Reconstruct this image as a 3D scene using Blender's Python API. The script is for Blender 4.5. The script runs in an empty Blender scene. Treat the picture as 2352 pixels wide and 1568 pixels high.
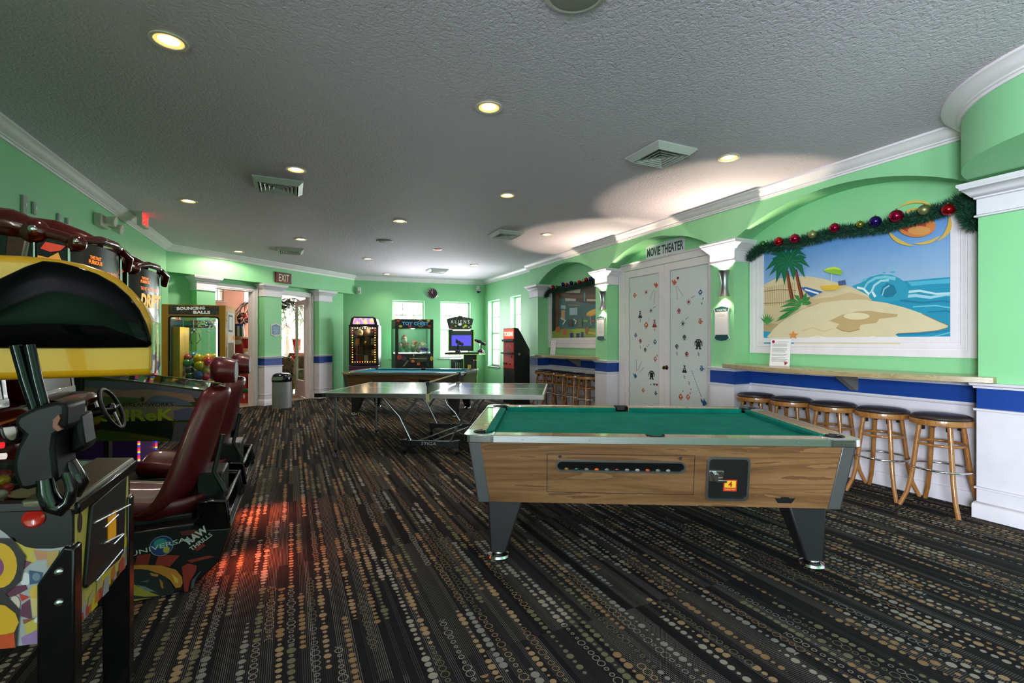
import bpy, math, random
from mathutils import Vector, Matrix
random.seed(7)
PI = math.pi
C = bpy.context.scene.collection
F = 1100.0; HC = 1.40; CZ = 3.16          # focal length in pixels, eye height, ceiling height
COUNT = {}

# ------------------------------------------------------------------ frames
class Fr:
    """local axes: x to the right seen from the front, y away from the viewer, z up"""
    def __init__(s, ox, oy, deg, oz=0.0):
        a = math.radians(deg); s.o = (ox, oy, oz); s.deg = deg
        s.ex = (math.cos(a), math.sin(a)); s.ey = (-math.sin(a), math.cos(a))
        s.M = Matrix.Translation((ox, oy, oz)) @ Matrix.Rotation(a, 4, 'Z')
    def w(s, x, y, z=0.0):
        return s.M @ Vector((x, y, z))
    def sub(s, x, y, z=0.0, deg=0.0):
        p = s.w(x, y, z); return Fr(p.x, p.y, s.deg + deg, p.z)
    def hit(s, px, py, y=0.0):
        k = (px - 1176) / F; m = (784 - py) / F
        t = (y + s.ey[0]*s.o[0] + s.ey[1]*s.o[1]) / (s.ey[0]*k + s.ey[1])
        X = k*t - s.o[0]; Y = t - s.o[1]
        return (X*s.ex[0] + Y*s.ex[1], HC + m*t - s.o[2])
    def hx(s, px, y=0.0): return s.hit(px, 784, y)[0]
    def pts(s, L, y=0.0): return [s.hit(a, b, y) for a, b in L]
def G(px, py, z):
    t = (HC - z) * F / (py - 784.0)
    return Vector(((px - 1176) / F * t, t, z))

FW = Fr(0.40, 11.0, -65.21)                 # arcade wall with the three arches; x grows toward the camera
FB = Fr(-4.5, 12.75, 18.3)                  # far wall
FS = Fr(-6.27, 8.65, 64.02)                 # beam over the lobby doors
FL = Fr(-4.134, 3.867, 113.9)               # left wall

# ------------------------------------------------------------------ materials
def lin(c):
    if isinstance(c, str):
        c = tuple(int(c[i:i+2], 16) for i in (0, 2, 4))
    return tuple(((v/255.0)/12.92 if v <= 10 else (((v/255.0)+0.055)/1.055)**2.4) for v in c) + (1.0,)
class NG:
    def __init__(s, m):
        s.nt = m.node_tree; s.n = s.nt.nodes; s.b = s.n.get('Principled BSDF')
    def link(s, a, b): s.nt.links.new(a, b)
    def m(s, op, a, b=0.0, c=0.0):
        n = s.n.new('ShaderNodeMath'); n.operation = op
        for i, v in enumerate((a, b, c)):
            if hasattr(v, 'type'): s.link(v, n.inputs[i])
            else: n.inputs[i].default_value = v
        return n.outputs[0]
    def mix(s, f, a, b, mode='MIX'):
        n = s.n.new('ShaderNodeMix'); n.data_type = 'RGBA'; n.blend_type = mode
        for i, v in ((0, f), (6, a), (7, b)):
            if hasattr(v, 'type'): s.link(v, n.inputs[i])
            else: n.inputs[i].default_value = v
        return n.outputs[2]
    def coord(s, kind='Object', scale=(1, 1, 1)):
        t = s.n.new('ShaderNodeTexCoord'); mp = s.n.new('ShaderNodeMapping')
        mp.inputs['Scale'].default_value = scale
        s.link(t.outputs[kind], mp.inputs[0]); return mp.outputs[0]
    def noise(s, vec, scale, detail=3, rough=0.55, dist=0.0):
        n = s.n.new('ShaderNodeTexNoise'); s.link(vec, n.inputs['Vector'])
        n.inputs['Scale'].default_value = scale; n.inputs['Detail'].default_value = detail
        n.inputs['Roughness'].default_value = rough; n.inputs['Distortion'].default_value = dist
        return n.outputs[0]
    def vor(s, vec, scale):
        n = s.n.new('ShaderNodeTexVoronoi'); s.link(vec, n.inputs['Vector']); n.inputs['Scale'].default_value = scale
        return n
    def ramp(s, f, stops):
        n = s.n.new('ShaderNodeValToRGB'); s.link(f, n.inputs[0]); e = n.color_ramp.elements
        while len(e) < len(stops): e.new(0.5)
        for i, (p, c) in enumerate(stops): e[i].position = p; e[i].color = lin(c)
        return n.outputs[0]
    def bump(s, h, strength, dist=0.01):
        n = s.n.new('ShaderNodeBump'); s.link(h, n.inputs['Height'])
        n.inputs['Strength'].default_value = strength; n.inputs['Distance'].default_value = dist
        s.link(n.outputs[0], s.b.inputs['Normal'])
MATS = {}
def mat(col, rough=0.5, metal=0.0, emit=0.0, coat=0.0, name=None, spec=None):
    key = (col if isinstance(col, str) else tuple(col), rough, metal, emit, coat, name, spec)
    if key in MATS: return MATS[key]
    m = bpy.data.materials.new(name or 'paint'); m.use_nodes = True
    g = NG(m); b = g.b; c = lin(col)
    b.inputs['Base Color'].default_value = c; b.inputs['Roughness'].default_value = rough
    b.inputs['Metallic'].default_value = metal
    if coat: b.inputs['Coat Weight'].default_value = coat; b.inputs['Coat Roughness'].default_value = 0.05
    if spec is not None: b.inputs['Specular IOR Level'].default_value = spec
    if emit:
        b.inputs['Emission Color'].default_value = c; b.inputs['Emission Strength'].default_value = emit
    else:                                  # slight procedural wear so that no surface is dead flat
        v = g.coord(); n = g.noise(v, 6.0, 4)
        g.link(g.mix(0.10, c, g.ramp(n, [(0.3, 'b0b0b0'), (0.7, 'ffffff')]), 'MULTIPLY'), b.inputs['Base Color'])
    MATS[key] = m; return m
def newmat(name):
    m = bpy.data.materials.new(name); m.use_nodes = True; return m, NG(m)

def glass_mat(name, tint='ffffff', refl=0.10, rough=0.02):
    m, g = newmat(name)
    t = g.n.new('ShaderNodeBsdfTransparent'); t.inputs[0].default_value = lin(tint)
    gl = g.n.new('ShaderNodeBsdfGlossy'); gl.inputs['Roughness'].default_value = rough
    lw = g.n.new('ShaderNodeLayerWeight'); lw.inputs[0].default_value = 0.35
    mx = g.n.new('ShaderNodeMixShader'); out = g.n.get('Material Output')
    g.link(g.m('ADD', g.m('MULTIPLY', lw.outputs['Fresnel'], 0.5), refl), mx.inputs[0])
    g.link(t.outputs[0], mx.inputs[1]); g.link(gl.outputs[0], mx.inputs[2]); g.link(mx.outputs[0], out.inputs[0])
    g.n.remove(g.b); return m
GLASS = glass_mat('clear_glass', 'f6fffa', .05)
GLASS_FAINT = glass_mat('window_glass', 'ffffff', 0.02)

def wood_mat(name, c1, c2, c3, axis_scale=(1.0, 14.0, 14.0), sc=2.2, rough=0.35, coat=0.2):
    m, g = newmat(name)
    v = g.coord('Object', axis_scale)
    n1 = g.noise(v, sc, 6, 0.6, 0.8); n2 = g.noise(v, sc*9, 3, 0.7)
    w = g.m('FRACT', g.m('MULTIPLY', n1, 5.0))
    f = g.m('ADD', g.m('MULTIPLY', w, 0.7), g.m('MULTIPLY', n2, 0.35))
    g.link(g.ramp(f, [(0.1, c1), (0.5, c2), (0.95, c3)]), g.b.inputs['Base Color'])
    g.b.inputs['Roughness'].default_value = rough
    g.b.inputs['Coat Weight'].default_value = coat
    return m
LAM = wood_mat('laminate_oak', '5c3e27', '7a5637', '8e6947', (0.55, 9.0, 9.0), 1.3, 0.38)
RAILW = wood_mat('rail_laminate', '8c6a46', 'a8835a', 'c4a27a', (1.0, 8.0, 8.0), 1.5, 0.22, 0.5)
STOOLW = wood_mat('honey_wood', '8a5426', 'a06a34', 'b07c46', (6, 6, 1.2), 2.0, 0.32, 0.5)
COUNTW = wood_mat('counter_laminate', '93805c', 'a8936c', 'b9a67e', (1.0, 7.0, 7.0), 1.7, 0.28, 0.3)

def wall_green():
    m, g = newmat('green_wall_paint')
    v = g.coord(); n = g.noise(v, 2.0, 3)
    g.link(g.ramp(n, [(0.2, '8cd097'), (0.8, '93d69f')]), g.b.inputs['Base Color'])
    g.b.inputs['Roughness'].default_value = 0.55; g.bump(g.noise(v, 160.0, 2), 0.08, 0.003)
    return m
GREEN = wall_green()
WHITE = mat('f0e8ee', 0.4, name='white_trim_paint')
WAINS = mat('e6e0ea', 0.5, name='wainscot_paint')
BLUE = mat('0b3f96', 0.5, name='blue_band_paint')
def ceiling_mat():
    m, g = newmat('textured_ceiling')
    v = g.coord(); g.b.inputs['Base Color'].default_value = lin('dccfe0'); g.b.inputs['Roughness'].default_value = 0.7
    n = g.noise(v, 38.0, 3, 0.5, 0.6); n2 = g.noise(v, 90.0, 2)
    h = g.m('ADD', g.m('SMOOTH_MIN', n, 0.56, 0.05), g.m('MULTIPLY', n2, 0.25))
    g.bump(h, 0.8, 0.02); return m
CEIL = ceiling_mat()
def carpet_mat():
    m, g = newmat('patterned_carpet')
    t = g.n.new('ShaderNodeTexCoord'); sp = g.n.new('ShaderNodeSeparateXYZ'); g.link(t.outputs['Object'], sp.inputs[0])
    v, u = sp.outputs[0], sp.outputs[1]
    def wn(a, b, k=0.0):
        cb = g.n.new('ShaderNodeCombineXYZ')
        for i, s_ in enumerate((a, b, k)):
            if hasattr(s_, 'type'): g.link(s_, cb.inputs[i])
            else: cb.inputs[i].default_value = s_
        n = g.n.new('ShaderNodeTexWhiteNoise'); g.link(cb.outputs[0], n.inputs['Vector']); return n.outputs['Value']
    def smooth(x, a, b):
        n = g.n.new('ShaderNodeMapRange'); n.interpolation_type = 'SMOOTHSTEP'
        g.link(x, n.inputs[0]); n.inputs[1].default_value = a; n.inputs[2].default_value = b
        return n.outputs[0]
    W = 0.049
    U = g.m('DIVIDE', u, W); L = g.m('FLOOR', U); fu = g.m('MULTIPLY', g.m('SUBTRACT', g.m('FRACT', U), 0.5), W)
    off = g.m('MULTIPLY', wn(L, 3.3), 11.0)
    seg = g.m('FLOOR', g.m('ADD', g.m('DIVIDE', v, 0.55), off)); h = wn(L, seg)
    P = 0.039
    V = g.m('ADD', g.m('DIVIDE', v, P), g.m('MULTIPLY', off, 3.7)); cell = g.m('FLOOR', V)
    fv = g.m('MULTIPLY', g.m('SUBTRACT', g.m('FRACT', V), 0.5), P)
    r = g.m('ADD', 0.007, g.m('MULTIPLY', wn(L, cell, 5.0), 0.0135))
    d = g.m('SQRT', g.m('ADD', g.m('MULTIPLY', fu, fu), g.m('MULTIPLY', fv, fv)))
    rel = g.m('SUBTRACT', d, r)
    dot = g.m('SUBTRACT', 1.0, smooth(rel, -0.002, 0.001))
    ring = g.m('SUBTRACT', 1.0, smooth(g.m('ABSOLUTE', rel), 0.0012, 0.0034))
    isdot = g.m('LESS_THAN', h, 0.40); isring = g.m('MULTIPLY', g.m('GREATER_THAN', h, 0.40), g.m('LESS_THAN', h, 0.60))
    mask = g.m('MAXIMUM', g.m('MULTIPLY', dot, isdot), g.m('MULTIPLY', g.m('MULTIPLY', ring, isring), 0.8))
    stripe = g.m('ADD', 0.55, g.m('MULTIPLY', 0.45, g.m('GREATER_THAN', g.m('FRACT', g.m('DIVIDE', u, 0.0062)), 0.35)))
    mask = g.m('MULTIPLY', mask, stripe)
    lines = g.m('MULTIPLY', g.m('LESS_THAN', g.m('FRACT', g.m('DIVIDE', u, 0.0083)), 0.34), g.m('LESS_THAN', g.m('FRACT', g.m('DIVIDE', v, 0.009)), 0.6))
    lanev = wn(g.m('FLOOR', g.m('DIVIDE', u, 0.029)), g.m('FLOOR', g.m('DIVIDE', v, 1.3)), 2.0)
    lines = g.m('MULTIPLY', lines, g.m('MULTIPLY', lanev, lanev))
    col = g.ramp(wn(L, seg, 9.0), [(0.0, '9c8262'), (0.25, '8e7050'), (0.45, '84827c'), (0.62, '989084'), (0.8, '6e6a52'), (1.0, 'a48c70')])
    for e in g.n:
        if e.type == 'VALTORGB': e.color_ramp.interpolation = 'CONSTANT'
    base = g.mix(g.m('MULTIPLY', lines, 0.85), lin('18171a'), lin('948d86'))
    g.link(g.mix(mask, base, col), g.b.inputs['Base Color'])
    g.b.inputs['Roughness'].default_value = 0.95; g.b.inputs['Specular IOR Level'].default_value = 0.1
    g.bump(g.noise(t.outputs['Object'], 300.0, 2), 0.3, 0.004)
    return m
CARPET = carpet_mat()
CHROME = mat('d8d8da', 0.16, 1.0, name='chrome')
STEEL = mat('a9abae', 0.33, 1.0, name='brushed_steel')
BLACK = mat('101012', 0.45, name='black_plastic')
GLOSSBLK = mat('08080a', 0.16, coat=0.15, name='gloss_black')
DGREY = mat('2a2b2e', 0.5, name='dark_grey')
YELLOW = mat('e0a010', 0.25, coat=0.6, name='yellow_gloss')
CRED = mat('54100b', 0.16, 0.3, coat=0.8, name='candy_red')
SEATR = mat('5e141c', 0.36, 0.1, coat=0.25, name='maroon_seat')

# ------------------------------------------------------------------ mesh builder
class MB:
    def __init__(s): s.v = []; s.f = []; s.m = []
    def add(s, vs, fs, mi=0):
        o = len(s.v); s.v += [tuple(p) for p in vs]
        for f in fs: s.f.append([o+i for i in f]); s.m.append(mi)
        return s
    def box(s, x0, x1, y0, y1, z0, z1, mi=0):
        v = [(x, y, z) for z in (z0, z1) for y in (y0, y1) for x in (x0, x1)]
        return s.add(v, [(0, 2, 3, 1), (4, 5, 7, 6), (0, 1, 5, 4), (2, 6, 7, 3), (0, 4, 6, 2), (1, 3, 7, 5)], mi)
    def hexa(s, b, t, mi=0):
        """b, t: four (x,y,z) corners each, same winding (ccw seen from above)"""
        return s.add(list(b)+list(t), [(3, 2, 1, 0), (4, 5, 6, 7), (0, 1, 5, 4), (1, 2, 6, 5), (2, 3, 7, 6), (3, 0, 4, 7)], mi)
    def prism(s, P, a, b, pl='xz', mi=0, cap=None):
        n = len(P)
        def q(p, h):
            return (p[0], h, p[1]) if pl == 'xz' else ((p[0], p[1], h) if pl == 'xy' else (h, p[0], p[1]))
        ar = sum(P[i][0]*P[(i+1) % n][1]-P[(i+1) % n][0]*P[i][1] for i in range(n))
        if (ar < 0) != (pl == 'xz' and False): P = list(P)[::-1] if ar < 0 else P
        lo, hi = [q(p, a) for p in P], [q(p, b) for p in P]
        F_ = list(range(n)); T_ = list(range(n, 2*n))
        flip = (pl == 'xz')
        fs = [F_ if flip else F_[::-1], T_[::-1] if flip else T_]
        sides = [(i, (i+1) % n, n+(i+1) % n, n+i) for i in range(n)]
        if flip: sides = [t[::-1] for t in sides]
        s.add(lo+hi, fs[:1], mi if cap is None else cap)
        o = len(s.v)-2*n
        for f in [fs[1]]+sides: s.f.append([o+i for i in f]); s.m.append(mi)
        return s
    def poly(s, P, y, mi=0):
        n = len(P); ar = sum(P[i][0]*P[(i+1) % n][1]-P[(i+1) % n][0]*P[i][1] for i in range(n))
        if ar < 0: P = list(P)[::-1]
        return s.add([(p[0], y, p[1]) for p in P], [list(range(n))], mi)
    def disc(s, cx, cz, rx, rz, y, mi=0, n=24, rot=0):
        P = [(rx*math.cos(2*PI*i/n), rz*math.sin(2*PI*i/n)) for i in range(n)]
        c_, s_ = math.cos(rot), math.sin(rot)
        return s.poly([(cx+a*c_-b*s_, cz+a*s_+b*c_) for a, b in P], y, mi)
    def cyl(s, p0, p1, r0, r1=None, n=16, mi=0):
        return s.tube([p0, p1], [r0, r0 if r1 is None else r1], n, mi)
    def tube(s, P, r, n=8, mi=0, closed=False, flat=None):
        P = [Vector(p) for p in P]; k = len(P)
        rs = r if isinstance(r, (list, tuple)) else [r]*k
        vs = []; up = None
        for i, p in enumerate(P):
            if closed: d = P[(i+1) % k]-P[i-1]
            else: d = (P[min(i+1, k-1)]-P[max(i-1, 0)])
            d.normalize()
            if up is None:
                up = Vector((0, 0, 1)) if abs(d.z) < 0.9 else Vector((1, 0, 0))
            a = d.cross(up).normalized(); b = a.cross(d).normalized(); up = b
            for j in range(n):
                t = 2*PI*j/n; fl = flat or (1, 1)
                vs.append(p + a*math.cos(t)*rs[i]*fl[0] + b*math.sin(t)*rs[i]*fl[1])
        fs = []
        for i in range(k if closed else k-1):
            i2 = (i+1) % k
            for j in range(n):
                j2 = (j+1) % n
                fs.append((i*n+j, i*n+j2, i2*n+j2, i2*n+j))
        if not closed: fs += [list(range(n))[::-1], [(k-1)*n+j for j in range(n)]]
        return s.add(vs, fs, mi)
    def lathe(s, prof, n=24, c=(0, 0, 0), mi=0, a0=0.0, a1=2*PI, sx=1, sy=1, cap=True):
        full = abs(a1-a0-2*PI) < 1e-6; k = n if full else n+1
        vs = [(c[0]+r*math.cos(a0+(a1-a0)*j/n)*sx, c[1]+r*math.sin(a0+(a1-a0)*j/n)*sy, c[2]+z) for r, z in prof for j in range(k)]
        fs = []
        for i in range(len(prof)-1):
            for j in range(n):
                j2 = (j+1) % k if full else j+1
                fs.append((i*k+j, i*k+j2, (i+1)*k+j2, (i+1)*k+j))
        if full and cap:
            if prof[0][0] > 1e-6: fs.append([j for j in range(k)][::-1])
            if prof[-1][0] > 1e-6: fs.append([(len(prof)-1)*k+j for j in range(k)])
        return s.add(vs, fs, mi)
    def ball(s, c, r, nu=16, nv=10, mi=0):
        rx, ry, rz = r if isinstance(r, (tuple, list)) else (r, r, r)
        vs = [(c[0], c[1], c[2]-rz)]
        for i in range(1, nv):
            a = -PI/2+PI*i/nv
            for j in range(nu):
                b = 2*PI*j/nu
                vs.append((c[0]+rx*math.cos(a)*math.cos(b), c[1]+ry*math.cos(a)*math.sin(b), c[2]+rz*math.sin(a)))
        vs.append((c[0], c[1], c[2]+rz)); fs = []
        for j in range(nu):
            fs.append((0, 1+(j+1) % nu, 1+j)); fs.append((len(vs)-1, 1+(nv-2)*nu+j, 1+(nv-2)*nu+(j+1) % nu))
        for i in range(nv-2):
            for j in range(nu):
                j2 = (j+1) % nu; fs.append((1+i*nu+j, 1+i*nu+j2, 1+(i+1)*nu+j2, 1+(i+1)*nu+j))
        return s.add(vs, fs, mi)
    def loft(s, rings, mi=0, cap=True):
        n = len(rings[0]); vs = [p for r in rings for p in r]; fs = []
        for i in range(len(rings)-1):
            for j in range(n):
                j2 = (j+1) % n; fs.append((i*n+j, i*n+j2, (i+1)*n+j2, (i+1)*n+j))
        if cap: fs += [list(range(n))[::-1], [(len(rings)-1)*n+j for j in range(n)]]
        return s.add(vs, fs, mi)
    def frame(s, x0, x1, z0, z1, w, y0, y1, mi=0):
        s.box(x0, x0+w, y0, y1, z0, z1, mi); s.box(x1-w, x1, y0, y1, z0, z1, mi)
        s.box(x0+w, x1-w, y0, y1, z0, z0+w, mi); s.box(x0+w, x1-w, y0, y1, z1-w, z1, mi); return s
    def xf(s, M):
        s.v = [tuple(M @ Vector(p)) for p in s.v]; return s
    def join(s, o, mi=None):
        k = len(s.v); s.v += o.v; s.f += [[k+i for i in f] for f in o.f]; s.m += [mi if mi is not None else q for q in o.m]; return s
    def text(s, t, cx, cz, h, y, mi=0, w=None, shear=0.0, rot=0.0, depth=0.0, bold=0.0, top=None):
        """text in the local x-z plane facing -y, centred on (cx,cz), capital height h, optional width w"""
        cu = bpy.data.curves.new('lettering', 'FONT'); cu.body = t; cu.shear = shear; cu.offset = bold
        cu.resolution_u = 2
        if depth: cu.extrude = depth
        ob = bpy.data.objects.new('lettering', cu); C.objects.link(ob)
        dg = bpy.context.evaluated_depsgraph_get(); me = bpy.data.meshes.new_from_object(ob.evaluated_get(dg))
        P = [v.co.copy() for v in me.vertices]; Fc = [list(p.vertices) for p in me.polygons]
        bpy.data.objects.remove(ob); bpy.data.curves.remove(cu); bpy.data.meshes.remove(me)
        if not P: return s
        x0 = min(p.x for p in P); x1 = max(p.x for p in P); y0 = min(p.y for p in P); y1 = max(p.y for p in P)
        sy = h/(y1-y0); sx = sy if w is None else w/(x1-x0)
        c_, s_ = math.cos(rot), math.sin(rot); vs = []
        for p in P:
            a = (p.x-(x0+x1)/2)*sx; b = (p.y-(y0+y1)/2)*sy
            vs.append((cx+a*c_-b*s_, y-(p.z*1.0), cz+a*s_+b*c_))
        return s.add(vs, Fc, mi)
    def build(s, name, mats, parent=None, fr=None, bevel=0.0, smooth=35, sub=0, seg=2, label=None):
        me = bpy.data.meshes.new(name); me.from_pydata(s.v, [], s.f)
        if not isinstance(mats, (list, tuple)): mats = [mats]
        for m in mats: me.materials.append(m)
        me.polygons.foreach_set('material_index', s.m)
        if smooth:
            me.polygons.foreach_set('use_smooth', [True]*len(me.polygons)); me.set_sharp_from_angle(angle=math.radians(smooth))
        me.update()
        ob = bpy.data.objects.new(name, me); C.objects.link(ob)
        if fr is not None: ob.matrix_world = fr.M
        if parent is not None: ob.parent = parent
        if bevel:
            b = ob.modifiers.new('Bevel', 'BEVEL'); b.width = bevel; b.segments = seg; b.limit_method = 'ANGLE'; b.angle_limit = math.radians(40)
        if sub:
            q = ob.modifiers.new('Sub', 'SUBSURF'); q.levels = sub; q.render_levels = sub
        if label: ob['label'] = label
        return ob
def tag(o, label, cat, group=None, kind=None):
    if label: o['label'] = label
    if cat: o['category'] = cat
    if group: o['group'] = group
    if kind: o['kind'] = kind
    return o
def thing(name, label, cat, fr, group=None):
    o = bpy.data.objects.new(name, None); C.objects.link(o); o.empty_display_size = 0.1
    o.matrix_world = fr.M; return tag(o, label, cat, group)
def struct(name, mb, mats, fr=None, parent=None, **k):
    o = mb.build(name, mats, parent, fr, **k)
    if parent is None: o['kind'] = 'structure'
    return o
def dup(root, fr, label, group=None):
    def cp(o, par):
        c = o.copy(); C.objects.link(c); c.parent = par
        for ch in o.children: cp(ch, c)
        return c
    r = cp(root, None); r.matrix_world = fr.M; r['label'] = label
    if group: r['group'] = group
    return r
def spot(fr_pt, energy, size=1.2, blend=0.6, color=(1, 0.86, 0.68), radius=0.06, target=None, name='lamp_glow', parent=None):
    l = bpy.data.lights.new(name, 'SPOT'); l.energy = energy; l.spot_size = size; l.spot_blend = blend; l.color = color; l.shadow_soft_size = radius
    o = bpy.data.objects.new(name, l); C.objects.link(o); o.location = fr_pt
    d = (Vector(target)-Vector(fr_pt)) if target is not None else Vector((0, 0, -1))
    o.rotation_euler = d.to_track_quat('-Z', 'Y').to_euler(); return o
def area(pt, energy, sx, sy, target, color=(1, 1, 1), name='daylight'):
    l = bpy.data.lights.new(name, 'AREA'); l.shape = 'RECTANGLE'; l.size = sx; l.size_y = sy; l.energy = energy; l.color = color
    o = bpy.data.objects.new(name, l); C.objects.link(o); o.location = pt
    o.rotation_euler = (Vector(target)-Vector(pt)).to_track_quat('-Z', 'Y').to_euler(); return o
def rrect(x0, x1, z0, z1, r, n=5):
    P = []
    for cx, cz, a in ((x1-r, z1-r, 0), (x0+r, z1-r, PI/2), (x0+r, z0+r, PI), (x1-r, z0+r, 1.5*PI)):
        for i in range(n+1):
            t = a+PI/2*i/n; P.append((cx+r*math.cos(t), cz+r*math.sin(t)))
    return P
def ringprism(mb, outer, inner, a, b, mi=0):
    """flat ring between two outlines of equal point count in the x-z plane"""
    n = len(outer)
    vs = [(p[0], a, p[1]) for p in outer]+[(p[0], a, p[1]) for p in inner]+[(p[0], b, p[1]) for p in outer]+[(p[0], b, p[1]) for p in inner]
    fs = []
    for i in range(n):
        j = (i+1) % n
        fs += [(i, j, n+j, n+i), (2*n+j, 2*n+i, 3*n+i, 3*n+j), (j, i, 2*n+i, 2*n+j), (n+i, n+j, 3*n+j, 3*n+i)]
    mb.add(vs, fs, mi); return mb
# ================================================================== ROOM SHELL
def holes_wall(mb, x0, x1, z0, z1, y0, y1, holes, mi=0):
    cur = x0
    for (a, b, c, d) in sorted(holes):
        if a > cur: mb.box(cur, a, y0, y1, z0, z1, mi)
        if c > z0: mb.box(a, b, y0, y1, z0, c, mi)
        if d < z1: mb.box(a, b, y0, y1, d, z1, mi)
        cur = b
    if cur < x1: mb.box(cur, x1, y0, y1, z0, z1, mi)
    return mb
CROWN = [(0, 3.16), (-.115, 3.16), (-.115, 3.142), (-.098, 3.136), (-.082, 3.112), (-.056, 3.088), (-.032, 3.078), (-.032, 3.066), (-.018, 3.062), (-.014, 3.045), (0, 3.045)]
def crown(name, fr, x0, x1, y=0.0):
    mb = MB().prism([(a+y, b) for a, b in CROWN], x0, x1, 'yz')
    return struct(name, mb, WHITE, fr, smooth=50)
def band(name, fr, x0, x1, y=0.0, base=True):
    """chair rail, blue band, wainscot and baseboard along a wall face"""
    mb = MB()
    mb.box(x0, x1, y-.010, y, .10, .87, 0)
    mb.box(x0, x1, y-.010, y, .87, 1.03, 1)
    o0, o1 = x0-.0, x1+.0
    mb.prism([(y, 1.025), (y-.018, 1.025), (y-.024, 1.045), (y-.040, 1.052), (y-.045, 1.072), (y, 1.075)], o0, o1, 'yz', 0)
    mb.prism([(y, .848), (y-.016, .850), (y-.024, .862), (y-.016, .872), (y-.016, .882), (y, .884)], o0, o1, 'yz', 0)
    mb.prism([(y, .225), (y-.016, .228), (y-.022, .240), (y-.012, .250), (y, .252)], o0, o1, 'yz', 0)
    mb.prism([(y, 0), (y-.032, 0), (y-.032, .105), (y-.022, .125), (y, .13)], o0, o1, 'yz', 0)
    return struct(name, mb, [WAINS, BLUE], fr, smooth=50)
def pil_wrap(name, fr, x0, x1, yb, z_cap=2.66):
    """capital, chair rail, blue band and base wrapped round three faces of a pilaster (front at y=0, back at yb)"""
    mb = MB()
    def ring(prof, mi=0):
        # prof: list of (out, z); swept round left side, front, right side
        rings = []
        for o, z in prof:
            rings.append([(x0-o, yb, z), (x0-o, -o, z), (x1+o, -o, z), (x1+o, yb, z)])
        n = len(prof)
        vs = [p for r in rings for p in r]; fs = []
        for i in range(n-1):
            for j in range(3): fs.append((i*4+j, i*4+j+1, (i+1)*4+j+1, (i+1)*4+j))
        fs += [(0, 3, 2, 1)[::1], tuple((n-1)*4+j for j in range(4))]
        mb.add(vs, fs, mi)
    ring([(0, 0), (.030, 0), (.030, .105), (.020, .125), (.008, .13), (.008, .228), (.020, .232), (.020, .245), (.008, .25), (.008, .848), (.022, .852), (.024, .868), (.008, .872)], 0)
    ring([(.008, .872), (.008, 1.028)], 1)
    ring([(.008, 1.028), (.022, 1.030), (.026, 1.046), (.040, 1.052), (.045, 1.072), (0, 1.075)], 0)
    ring([(0, 2.385), (.020, 2.390), (.020, 2.402), (.008, 2.410), (.008, 2.53), (.022, 2.535), (.022, 2.548), (.034, 2.552), (.050, 2.575), (.078, 2.608), (.088, 2.615), (.088, 2.628), (.102, 2.640), (.102, z_cap), (0, z_cap)], 0)
    return struct(name, mb, [WAINS, BLUE], fr, smooth=50)

# floor and ceiling, laid out in the arcade wall's directions
FF = Fr(0.40, 11.0, -65.21)
mb = MB().box(-8, 17, -10.5, 0.36, -.1, 0); struct('floor', mb, CARPET, FF, smooth=0)
mb = MB().box(-8, 17, -10.5, 0.36, CZ, CZ+.1); struct('ceiling', mb, CEIL, FF, smooth=0)

# --- right wall with arches
c1a, c1b = FW.hx(1217), FW.hx(1235.6)
c2a, c2b = FW.hx(1368), FW.hx(1394)
c3a, c3b = FW.hx(1633), FW.hx(1686)
p4 = FW.hx(2247); XE = 16.4; ND = 0.28
def arc(xa, xb, z=2.66, h=0.315, n=28):
    R = ((xb-xa)**2/4+h*h)/(2*h); cx = (xa+xb)/2; cz = z+h-R; P = []
    for i in range(n+1):
        x = xa+(xb-xa)*i/n; P.append((x, cz+math.sqrt(max(R*R-(x-cx)**2, 0))))
    return P
P = [(c1a-.01, CZ), (c1a-.01, 2.66)] + arc(c1b, c2a) + arc(c2b, c3a) + arc(c3b, p4) + [(XE, 2.66), (XE, CZ)]
mb = MB().prism(P, 0, ND+.05, 'xz')
struct('wall_right_arches', mb, GREEN, FW, smooth=0)
for i, (a, b) in enumerate(((c1a, c1b), (c2a, c2b), (c3a, c3b), (p4, XE))): struct('trim_%d' % (30+i), MB().box(a, b, 0, ND, 0, 2.66), GREEN, FW, smooth=0)
struct('wall_right', MB().box(c1a, XE, ND, ND+.2, 0, CZ), GREEN, FW, smooth=0)
pil_wrap('trim_1', FW, c1a, c1b, ND); pil_wrap('trim_2', FW, c2a, c2b, ND); pil_wrap('trim_3', FW, c3a, c3b, ND)
pil_wrap('trim_4', FW, p4, XE, ND)
band('trim_5', FW, c1b, c2a, ND); band('trim_6', FW, c3b, p4, ND)
crown('trim_7', FW, c1a-.11, 7.95)
MB_ = MB().prism([(0-.0, 0)]+[(c1a-.01, 0)], 0, 1) if False else None
# crown return at the far end of the arched wall
struct('trim_8', MB().prism([(c1a-.01+a, b) for a, b in CROWN], 0, .15, 'xz'), WHITE, FW, smooth=50)

# --- far right wall with two tall windows
xc = FW.hx(1112, .15)
def px_rect(fr, pa, pb, ya, yb, y):
    """opening from pixel columns pa..pb, top row ya and bottom row yb measured at the left edge"""
    x0, z1 = fr.hit(pa, ya, y); x1 = fr.hx(pb, y); z0 = fr.hit(pa, yb, y)[1]; return (x0, x1, z0, z1)
wa = px_rect(FW, 1121, 1147.5, 692, 839, .15); wb = px_rect(FW, 1172, 1196.5, 681, 839, .15)
wb = (wb[0], wb[1], wa[2], wa[3]); 
mb = holes_wall(MB(), xc-.3, c1a+.2, 0, CZ, .15, .35, [wa, wb]); struct('wall_back_right', mb, GREEN, FW, smooth=0)
crown('trim_9', FW, xc-.2, c1a, .15)
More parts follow.
